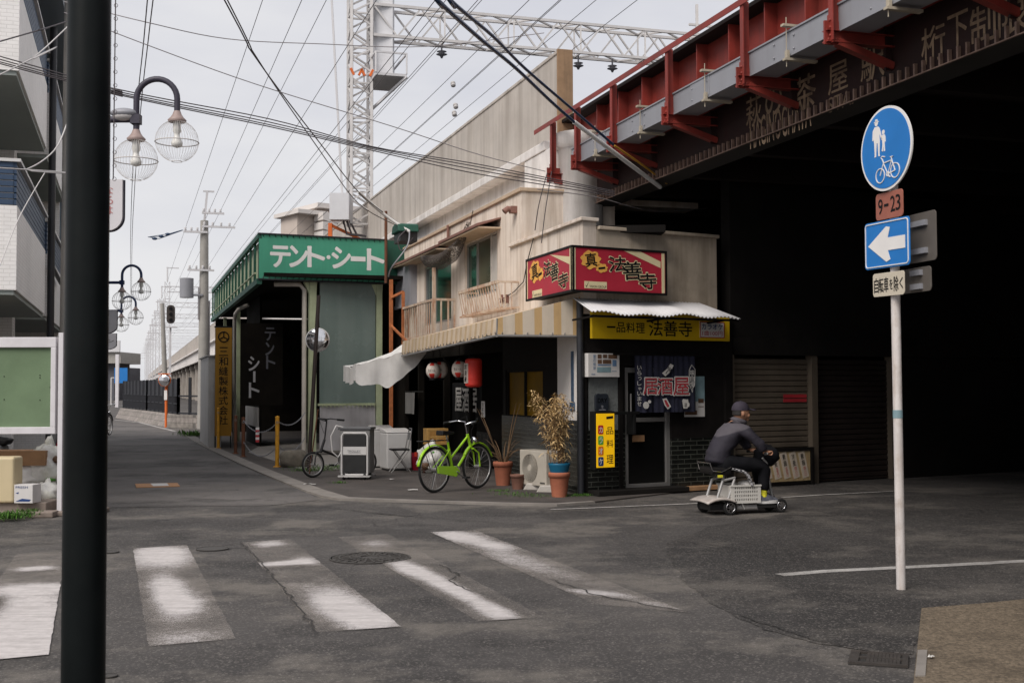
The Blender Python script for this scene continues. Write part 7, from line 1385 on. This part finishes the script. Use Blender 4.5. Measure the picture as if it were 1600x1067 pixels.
# ------------------------------------------------------------------ hanging service cables
def cable(px, r, label, m='wire', group=None):
    """px: list of (u, v, depth)"""
    P = [DY(*p) for p in px]; Q = []
    if px[0][0] < 0 or px[0][1] < 0: P.insert(0, P[0] + (P[0] - P[1]).normalized() * 14)     # runs on past the camera
    for i in range(len(P) - 1):
        p0, p1, p2, p3 = P[max(i - 1, 0)], P[i], P[i + 1], P[min(i + 2, len(P) - 1)]
        for k_ in range(6):
            s_ = k_ / 6; Q.append(.5 * ((2 * p1) + (p2 - p0) * s_ + (2 * p0 - 5 * p1 + 4 * p2 - p3) * s_ ** 2 + (3 * p1 - p0 - 3 * p2 + p3) * s_ ** 3))
    Q.append(P[-1]); b = MB(); b.tube(Q, r, 6); return tag(b.build('service_cable', MATS[m]), label, 'cable', group)
cable([(640, -50, 9), (683, 0, 10), (749, 60, 12), (806, 107, 13.6), (860, 158, 15), (897, 191, 15.6)], .021, 'thick blue black cable, lower of the pair running down to the bridge', 'wire_blue')
cable([(665, -50, 9), (703, 0, 10), (770, 57, 12), (820, 107, 13.6), (893, 170, 15), (958, 226, 16)], .018, 'blue black cable, upper of the pair running down to the bridge', 'wire_blue')
cable([(897, 191, 15.6), (963, 241, 16.2), (1032, 293, 17)], .03, 'pale conduit sleeve slanting under the red bridge', 'conduit_white'); m = mat('sleeve_amber', (.5, .27, .03), .5); cable([(960, 228, 16), (1005, 259, 16.6), (1042, 287, 17.2)], .014, 'amber sleeved cable beside the pale conduit under the bridge', 'sleeve_amber')
BG = 'bundle of service cables crossing the street'
for dv, s_, l in ((0, 0, 'top'), (5, 4, 'second'), (9, 9, 'third'), (12, 15, 'lowest')): cable([(-30, 80 + dv, 12.4), (180, 139 + dv * .7, 13), (420, 186 + dv, 14), (580, 229 + s_ * .4, 14.6), (731, 254 + s_, 15.2), (850, 277 + s_ * .8, 15.6), (960, 299 + s_ * .5, 16)], .0065, l + ' cable of the dark bundle sagging across to the shop roof', 'wire', BG)
cable([(100, 3, 14), (228, 35, 14), (354, 61, 14.6), (500, 69, 15.2), (667, 73, 16), (850, 52, 17)], .006, 'thin wavy wire crossing high from the black post past the mast', 'wire_pale')
cable([(100, 20, 14), (228, 70, 14.3), (400, 132, 15), (617, 199, 16), (749, 242, 17), (852, 268, 18)], .006, 'thin wire slanting from the black post to the red bridge end', 'wire_pale')
cable([(345, -10, 12), (400, 91, 14), (500, 224, 18), (564, 304, 21), (622, 348, 23.5)], .009, 'dark cable dropping steeply to the canopy corner, upper strand'); cable([(350, -10, 12), (404, 95, 14), (500, 236, 18), (560, 318, 21), (618, 352, 23.5)], .008, 'dark cable dropping steeply to the canopy corner, lower strand')
cable([(234, -40, 12), (224, 70, 15), (214, 170, 19), (206, 300, 27), (204, 400, 40), (204.4, 500, 80)], .007, 'left of two thin wires running down the street behind the lamp'); cable([(244, -40, 12), (232, 60, 15), (220, 170, 19), (210, 300, 27), (206, 400, 40), (205.6, 500, 80)], .007, 'right of two thin wires running down the street behind the lamp')
cable([(-10, 68, 12), (60, 48, 13), (108, 33, 14)], .008, 'dark cable before the apartment house balconies'); cable([(-10, 122, 12), (50, 92, 12.6), (108, 40, 13.4)], .007, 'pale cable rising across the apartment house', 'steel_pale'); cable([(-10, 262, 12), (40, 265, 12.4), (85, 235, 13), (106, 190, 13.6)], .008, 'pale looped cable hanging before the navy balcony', 'steel_pale'); cable([(0, 415, 12), (30, 340, 12.5), (70, 270, 13.2)], .006, 'thin pale cable slanting over the navy balcony', 'steel_pale')
cable([(640, 362, 22.5), (636, 385, 22), (612, 418, 22), (607, 432, 23)], .014, 'grey cable looping down at the canopy corner', 'tray_grey'); cable([(636, 358, 22.5), (622, 374, 22.3), (628, 392, 22.3), (645, 372, 22)], .012, 'tangled black cable at the canopy corner'); cable([(560, 300, 22), (600, 335, 22.5), (640, 362, 22.5)], .03, 'stout pale cable running into the canopy corner', 'conduit_white')
cable([(855, 270, 16), (842, 320, 16), (836, 360, 16.2)], .007, 'thin drop cable beside the roof corner'); cable([(862, 268, 16), (852, 330, 16), (846, 380, 16)], .007, 'second thin drop cable beside the roof corner')
cable([(840, 296, 16.4), (930, 308, 17.2), (1020, 330, 18.5), (1105, 326, 20)], .007, 'pale cable vanishing under the bridge', 'wire_pale')
q = DY(633, 360, 22.8); f = Frame((q.x, q.y, q.z), TOCAM); t = thing('green_hood', 'small dark green sheet hood at the joint between canopy and shop roof', 'hood', f); b = MB(); b.prism([(-.34, -.06), (.32, -.06), (.28, .08), (.08, .12), (-.24, .1)], -.2, .2); b.build('cover', MATS['tent_green_dark'], t, bev=.02); b = MB(); b.box(-.3, .26, -.15, .18, -.24, -.062); b.build('box', MATS['panel_black'], t)
q = DY(603, 375, 24); b = MB(); z1 = DY(603, 330, 24).z; b.tube([(q.x, q.y, 3.6), (q.x, q.y, z1)], .03, 8); tag(b.build('rusty_rod', MATS['bollard_rust']), 'dark rusty rod standing up at the canopy sign end', 'rod')
# ------------------------------------------------------------------ rider on the small mobility scooter
mat('skin', (.40, .205, .125), .55, .08, 8); mat('hair', (.02, .018, .017), .7, .2); mat('trousers', (.009, .009, .011), .9, .3, 9, bump=.5, bscale=14, spec=.1); mat('cap_navy', (.035, .028, .042), .8, .25, 9, bump=.2); mat('shoe_grey', (.10, .105, .13), .7, .25, 18, bump=.3); mat('shoe_sole', (.62, .61, .60), .6, .05); mat('sock', (.62, .58, .03), .8, .5, 22); mat('silver', (.42, .41, .40), .35, .1, 6, metal=.4); mat('silver_deck', (.45, .41, .38), .4, .2, 5, dirt=.5, dcol=(.22, .13, .09), dscale=6); mat('basket_white', (.58, .56, .52), .5, .06)
def jacket_mat():
    m = mat('jacket', (.026, .023, .032), .75, .25, 7, bump=1.0, bscale=13, spec=.3); N, L, b = nodes(m); src = b.inputs['Base Color'].links[0].from_socket
    tc = N.new('ShaderNodeTexCoord'); sp = N.new('ShaderNodeSeparateXYZ'); L.new(tc.outputs['Object'], sp.inputs[0])
    a = N.new('ShaderNodeMath'); a.operation = 'MULTIPLY_ADD'; L.new(sp.outputs['X'], a.inputs[0]); a.inputs[1].default_value = -.35; L.new(sp.outputs['Z'], a.inputs[2])
    r = N.new('ShaderNodeMapRange'); r.inputs[1].default_value = .925; r.inputs[2].default_value = .94; L.new(a.outputs[0], r.inputs[0])
    mx = N.new('ShaderNodeMixRGB'); L.new(r.outputs[0], mx.inputs[0]); L.new(src, mx.inputs[1]); mx.inputs[2].default_value = (.082, .074, .085, 1); L.new(mx.outputs[0], b.inputs['Base Color']); return m
jacket_mat()
def skin_mesh(chains, sub=2):
    """chains: lists of (point, radius or (rx, ry)); equal points are joined. returns verts, faces"""
    V = []; Rd = []; E = []; key = {}
    def vid(p, r):
        k = tuple(round(c, 4) for c in p)
        if k not in key: key[k] = len(V); V.append(p); Rd.append(r if isinstance(r, tuple) else (r, r))
        return key[k]
    for ch in chains:
        ids = [vid(p, r) for p, r in ch]; E += [(a, b) for a, b in zip(ids, ids[1:])]
    me = bpy.data.meshes.new('s'); me.from_pydata(V, E, []); ob = bpy.data.objects.new('s', me); C.objects.link(ob); md = ob.modifiers.new('skin', 'SKIN'); md.use_smooth_shade = True
    if not me.skin_vertices: return None
    for i, d in enumerate(me.skin_vertices[0].data): d.radius = Rd[i]; d.use_root = (i == 0)
    s_ = ob.modifiers.new('sub', 'SUBSURF'); s_.levels = s_.render_levels = sub
    dg = bpy.context.evaluated_depsgraph_get(); m2 = bpy.data.meshes.new_from_object(ob.evaluated_get(dg)); out = ([tuple(v.co) for v in m2.vertices], [tuple(f.vertices) for f in m2.polygons]); bpy.data.objects.remove(ob); bpy.data.meshes.remove(me); bpy.data.meshes.remove(m2); return out
def smooth_build(b, name, m, parent, voxel=None, fr=None):
    o = b.build(name, m, parent, fr); o.data.polygons.foreach_set('use_smooth', [True] * len(o.data.polygons))
    if voxel: r_ = o.modifiers.new('remesh', 'REMESH'); r_.mode = 'VOXEL'; r_.voxel_size = voxel; r_.use_smooth_shade = True; s_ = o.modifiers.new('smooth', 'SMOOTH'); s_.iterations = 3; s_.factor = .5
    return o
rc, fc = G(1129, 802), G(1212, 799); dv = (fc - rc); PFm = Frame((rc.x, rc.y, 0), (dv.x, dv.y)); ux = dv.length / 83.0
def X(u): return (u - 1129) * ux
def Z(v): return (801 - v) / FPX * rc.y * 1.01
PX = lambda u, v, y=0.0: (X(u), y, Z(v))
body_root = None
# joints (right side is the near side: y negative)
hip = PX(1122, 722); pel = PX(1123, 714); waist = PX(1126, 702); chest = PX(1138, 683); neckb = PX(1150, 664); neck = PX(1156, 657); skull = PX(1159, 645)
def sh(s): return PX(1150, 672, s * .19)
def limb(s): 
    d = 0 if s < 0 else 9
    return dict(sho=PX(1151, 671, s * .2), elb=PX(1172 + d, 694, s * .27), wri=PX(1178 + d, 706, s * .245), knee=PX(1187 + (3 if s > 0 else 0), 728, s * .12), ank=PX(1186 + d, 772 - (2 if s > 0 else 0), s * .11))
chains = [[(pel, (.10, .09)), (waist, (.11, .095)), (chest, (.14, .11)), (neckb, (.075, .07)), (neck, .055), (skull, .07)]]
for s in (-1, 1):
    l = limb(s); chains += [[(chest, (.14, .11)), (l['sho'], .055), (l['elb'], .042), (l['wri'], .03)], [(pel, (.10, .09)), ((pel[0] + .02, s * .09, pel[2] - .05), .068), (l['knee'], .055), (l['ank'], .042)]]
sv, sf_ = skin_mesh(chains)
b = MB(); b.add(sv, sf_, 0, True)
def headfn(d):
    k = 1.0
    if d.x > 0 and d.z < .2: k += .06 * (d.x)
    if d.z < -.5: k *= 1 - .18 * max(0, (-d.z - .5)) * (1.6 if d.x < .2 else .4)
    return k
hc = (skull[0], 0, skull[2]); HR = (.098, .078, .12)
b.ball(hc, HR, 28, 20, fn=headfn)
fx = lambda x, y, z: (hc[0] + x, y, hc[2] + z)
b.ball(fx(.100, 0, -.025), (.022, .014, .022), 10, 8); b.ball(fx(.088, 0, -.0), (.018, .012, .03), 10, 8); b.ball(fx(.078, 0, -.092), (.03, .032, .022), 10, 8); b.ball(fx(.092, 0, -.058), (.012, .024, .008), 10, 6); b.ball(fx(.092, 0, -.069), (.012, .022, .008), 10, 6)
for s in (-1, 1): b.ball(fx(-.005, s * .08, -.02), (.018, .01, .032), 10, 8); b.ball(fx(.07, s * .04, -.045), (.03, .025, .025), 10, 8)
for s in (-1, 1):                                             # hands closed round the grips
    l = limb(s); w_ = Vector(l['wri']); palm = w_ + Vector((.045, -s * .012, -.008)); b.ball(tuple(palm), (.045, .036, .026), 14, 10)
    for i, (dy, ln) in enumerate(((-.033, .055), (-.011, .062), (.011, .058), (.031, .045))):
        p0 = palm + Vector((.028, dy, .008)); P = [p0, p0 + Vector((ln * .5, 0, .008)), p0 + Vector((ln * .72, 0, -.012)), p0 + Vector((ln * .45, 0, -.034)), p0 + Vector((ln * .12, 0, -.036))]; b.tube(P, [.0095, .009, .0085, .008, .006], 8)
    p0 = palm + Vector((-.005, -s * .034, 0)); b.tube([p0, p0 + Vector((.03, -s * .014, -.012)), p0 + Vector((.055, -s * .004, -.022))], [.011, .0095, .007], 8)
PB = smooth_build(b, 'person', MATS['skin'], None, .0065, PFm); tag(PB, 'person in dark cap and two tone grey jacket riding a small scooter', 'person')
# clothing
jch = [[(PX(1118, 728), (.17, .15)), (PX(1121, 719), (.178, .152)), (PX(1123, 708), (.17, .145)), (PX(1128, 697), (.165, .135)), (PX(1139, 682), (.17, .13)), (PX(1149, 667), (.11, .10)), (PX(1153, 661), (.08, .075)), (PX(1155.5, 656.5), (.072, .068))]]
for s in (-1, 1):
    l = limb(s); e = Vector(l['elb']); w_ = Vector(l['wri']); so_ = Vector(l['sho']); jch.append([(PX(1139, 682), (.17, .13)), (tuple(so_), .082), (tuple(so_.lerp(e, .5)), .07), (tuple(e), .062), (tuple(e.lerp(w_, .55)), .054), (tuple(e.lerp(w_, .9)), .046)])
v_, f_ = skin_mesh(jch); b = MB(); b.add(v_, f_, 0, True)
fold = lambda p: Vector(p) + Vector((0, 1, 0)) * 0
b.v = [tuple(Vector(p) + Vector((.018 * noise.noise(Vector(p) * 9) + .014 * noise.noise(Vector((p[0] * 10, p[1] * 10, p[2] * 26))), .02 * noise.noise(Vector(p) * 10 + Vector((5, 0, 0))), .018 * noise.noise(Vector(p) * 9 + Vector((0, 9, 0)))))) for p in b.v]
jk = smooth_build(b, 'jacket', MATS['jacket'], PB)
b = MB(); b.tube([(neck[0] - .004 + .07 * math.cos(a), .062 * math.sin(a), neck[2] - .018 + .022 * -math.cos(a)) for a in [2 * math.pi * i / 20 for i in range(20)]], .03, 8, closed=True); b.build('collar', MATS['jacket'], jk)
tch = [[(PX(1123, 705), (.15, .125)), (PX(1120, 713), (.155, .13)), (PX(1121, 722), (.15, .13))]]
for s in (-1, 1):
    l = limb(s); k_ = Vector(l['knee']); a_ = Vector(l['ank']); h_ = Vector((X(1124), s * .1, Z(722))); tch.append([(PX(1121, 722), (.15, .13)), (tuple(h_), .108), (tuple(h_.lerp(k_, .5)), .098), (tuple(k_), .084), (tuple(k_.lerp(a_, .4)), .078), (tuple(k_.lerp(a_, .92)), .066)])
v_, f_ = skin_mesh(tch); b = MB(); b.add(v_, f_, 0, True); b.v = [tuple(Vector(p) + Vector((.014 * noise.noise(Vector(p) * 9), .014 * noise.noise(Vector(p) * 9 + Vector((4, 0, 0))), .014 * noise.noise(Vector(p) * 8)))) for p in b.v]; smooth_build(b, 'trousers', MATS['trousers'], PB)
for s in (-1, 1):
    a_ = Vector(limb(s)['ank']); b = MB(); x0, z0 = a_.x, a_.z - .105
    b.grid(18, 10, lambda u, v: (x0 - .085 + .27 * u, a_.y + (.046 + .006 * math.sin(u * 5)) * (math.sin(math.pi * min(1, max(0, u * .94 + .03))) ** .35) * math.cos(math.pi * v), z0 + .03 + (.11 - .062 * max(0, min(1, (u - .28) / .5))) * (math.sin(math.pi * min(1, max(0, u * .94 + .03))) ** .4) * math.sin(math.pi * v))); sho_ = b.build('shoe', MATS['shoe_grey'], PB)
    b = MB(); n = 24; P = [(x0 + .05 + .14 * math.cos(t), a_.y + .05 * math.sin(t)) for t in [2 * math.pi * i / n for i in range(n)]]; b.slab(P, z0 - .002, z0 + .035); b.build('sole', MATS['shoe_sole'], sho_)
    b = MB(); b.tube([a_ + Vector((0, 0, .05)), a_ - Vector((0, 0, .03))], .046, 14); b.build('sock', MATS['sock'], PB)
# cap, hair, eyes
b = MB(); cz = hc[2] + .03; b.grid(28, 10, lambda u, v: (hc[0] - .006 + .108 * math.cos(2 * math.pi * u) * math.cos(math.pi / 2 * v) ** .8, .090 * math.sin(2 * math.pi * u) * math.cos(math.pi / 2 * v) ** .8, cz - .012 + .107 * math.sin(math.pi / 2 * v))); b.ball((hc[0], 0, cz + .097), (.012, .012, .006), 8, 5); cp_ = b.build('cap', MATS['cap_navy'], PB)
b = MB(); b.grid(16, 6, lambda u, v: (hc[0] + .06 + (.04 + .10 * v) * math.cos((u - .5) * 2.2) * 1.0, (.068 + .008 * v) * math.sin((u - .5) * 2.2) * 1.1, cz + .008 - .02 * v - .03 * (u - .5) ** 2)); o = b.build('brim', MATS['cap_navy'], cp_); s_ = o.modifiers.new('t', 'SOLIDIFY'); s_.thickness = .006
b = MB(); b.grid(20, 6, lambda u, v: (hc[0] - .004 + .096 * math.cos(R(112) + R(136) * u), .083 * math.sin(R(112) + R(136) * u), hc[2] + .03 - .072 * v * (1 - .35 * math.cos(R(112) + R(136) * u) ** 2 * 0))); o = b.build('hair', MATS['hair'], PB); s_ = o.modifiers.new('t', 'SOLIDIFY'); s_.thickness = .006
b = MB()
for s in (-1, 1): b.ball(fx(.091, s * .032, .002), (.006, .011, .006), 10, 6); b.box(hc[0] + .086, hc[0] + .098, s * .032 - .016, s * .032 + .016, hc[2] + .014, hc[2] + .02)
b.build('eyes', MATS['hair'], PB)
# ---- the scooter
ms_ = thing('mobility_scooter', 'small silver electric mobility scooter with a white basket under the rider', 'mobility scooter', PFm)
rr = .088
for u, y, r_ in ((1129, -.2, rr), (1112, .2, rr), (1213, -.11, rr * .95), (1209, .11, rr * .95)):
    b = MB(); b.tube([(X(u) + (r_ - .018) * math.cos(a), y, r_ + (r_ - .018) * math.sin(a)) for a in [2 * math.pi * i / 28 for i in range(28)]], .019, 8, closed=True); w_ = b.build('wheel', MATS['tyre'], ms_)
    b = MB(); b.tube([(X(u) + (r_ - .034) * math.cos(a), y - .012, r_ + (r_ - .034) * math.sin(a)) for a in [2 * math.pi * i / 28 for i in range(28)]], .006, 6, closed=True); b.lathe([(.018, -.02), (.018, .02)], 12, M=Matrix.Translation((X(u), y, r_)) @ Matrix.Rotation(R(90), 4, 'X'))
    for i in range(6): a = 2 * math.pi * i / 6; b.bar((X(u), y - .012, r_), (X(u) + (r_ - .035) * math.cos(a), y - .012, r_ + (r_ - .035) * math.sin(a)), .009)
    b.build('rim', MATS['chrome'], w_)
b = MB(); b.grid(14, 8, lambda u, v: (X(1092) + (X(1137) - X(1092)) * u, (v - .5) * .5, Z(786) + (Z(773) - Z(786)) * math.sin(math.pi * min(1, .12 + u * .72)) ** .7 - .05 * abs(v - .5) ** 2 * 4 * .3)); o = b.build('rear_cover', MATS['silver_deck'], ms_); s_ = o.modifiers.new('t', 'SOLIDIFY'); s_.thickness = .02
b = MB(); b.box(X(1101), X(1134), -.14, .14, Z(794), Z(784)); b.build('motor_box', MATS['panel_black'], ms_, bev=.012)
b = MB(); b.tube([PX(1136, 791, -.1), PX(1176, 791, -.1)], .036, 14); b.tube([PX(1136, 791, .1), PX(1176, 791, .1)], .036, 14); b.build('chassis_tube', MATS['silver'], ms_)
b = MB(); b.box(X(1174), X(1205), -.14, .14, Z(793), Z(787.5)); b.build('footplate', MATS['panel_black'], ms_, bev=.01)
b = MB()
for y in (-.15, .13): b.tube([PX(1112, 777, y), PX(1121, 749, y)], .017, 8); b.tube([PX(1128, 780, y), PX(1139, 747, y)], .017, 8); b.tube([PX(1121, 749, y), PX(1140, 745, y)], .015, 8); b.tube([PX(1137, 752, y), PX(1154, 793, y)], .012, 8)
b.build('seat_strut', MATS['silver'], ms_)
b = MB(); b.box(X(1103), X(1134), -.17, .17, Z(739), Z(729)); b.build('seat', MATS['saddle_black'], ms_, bev=.02); b = MB(); b.tube([PX(1101, 722, -.17), PX(1104, 733, -.18), PX(1118, 735, -.18), PX(1132, 728, -.18)], .008, 6); b.tube([PX(1101, 722, .17), PX(1104, 733, .18), PX(1118, 735, .18), PX(1132, 728, .18)], .008, 6); b.tube([PX(1101, 722, -.17), PX(1101, 722, .17)], .008, 6); b.build('seat_wire', MATS['chrome'], ms_)
b = MB(); b.box(X(1112), X(1119), -.19, -.17, Z(744), Z(740)); b.build('reflector', MATS['sock'], ms_)
# basket with slots
b = MB(); x0, x1, z0, z1 = X(1132), X(1178), Z(784), Z(757)
for y, sg in ((-.17, -1), (.17, 1)):
    hs = []
    for j in range(4):
        for i in range(11): xx = x0 + .05 + (x1 - x0 - .08) * i / 11; hs.append((xx, xx + .016, z0 + .03 + j * .045, z0 + .055 + j * .045))
    holes_wall(b, x0, x1, z0, z1, y - .004, y + .004, hs)
b.box(x0, x0 + .006, -.17, .17, z0, z1); b.box(x1 - .006, x1, -.17, .17, z0, z1 - .03); b.box(x0, x1, -.17, .17, z0, z0 + .006); b.box(x0 - .01, x1 + .005, -.185, -.165, z1 - .012, z1 + .006); b.box(x0 - .01, x1 + .005, .165, .185, z1 - .012, z1 + .006); b.build('basket', MATS['basket_white'], ms_)
b = MB(); b.ball(PX(1166, 757), (.09, .13, .05), 14, 8, fn=lambda d: 1 + .2 * noise.noise(d * 3)); b.build('cloth', MATS['poster_white'], ms_)
def check_mat():
    m = mat('silver_check', (.35, .34, .35), .4, .1); N, L, bs = nodes(m); tc = N.new('ShaderNodeTexCoord'); ck = N.new('ShaderNodeTexChecker'); ck.inputs['Scale'].default_value = 38; ck.inputs['Color1'].default_value = (.45, .44, .45, 1); ck.inputs['Color2'].default_value = (.05, .05, .055, 1); L.new(tc.outputs['Object'], ck.inputs['Vector']); L.new(ck.outputs['Color'], bs.inputs['Base Color']); return m
b = MB(); b.tube([PX(1134, 731, -.17), PX(1152, 736, -.18), PX(1158, 741, -.18), PX(1164, 757, -.18)], [.024, .03, .034, .03], 8, flat=.6); b.build('quilted_strap', check_mat(), ms_)
# stem, handlebar, front bag
b = MB(); b.tube([PX(1209, 787), PX(1194, 716), PX(1191, 706)], .019, 10); b.tube([PX(1213, 790, -.11), PX(1209, 787), PX(1209, 790, .11)], .016, 8); b.build('stem', MATS['silver'], ms_)
b = MB(); b.tube([PX(1181, 708, -.29), PX(1186, 707, -.15), PX(1191, 706, 0), PX(1193, 707, .15), PX(1190, 708, .29)], .012, 8); b.tube([PX(1182, 716, -.16), PX(1190, 724, -.14), PX(1193, 738, -.1), PX(1196, 752, -.05)], .013, 6); b.build('handlebar', MATS['silver'], ms_)
for y, u in ((-.245, 1182), (.245, 1190)): b = MB(); b.tube([PX(u - 4, 708.5, y + (-.05 if y < 0 else .05)), PX(u + 4, 707.5, y * .8)], .017, 10); b.build('grip', MATS['tyre'], ms_)
b = MB(); b.ball(PX(1198, 714), (.15, .16, .13), 20, 14, fn=lambda d: 1 + .22 * noise.noise(d * 2.2) + .08 * noise.noise(d * 6)); b.build('front_bag', MATS['trousers'], ms_)
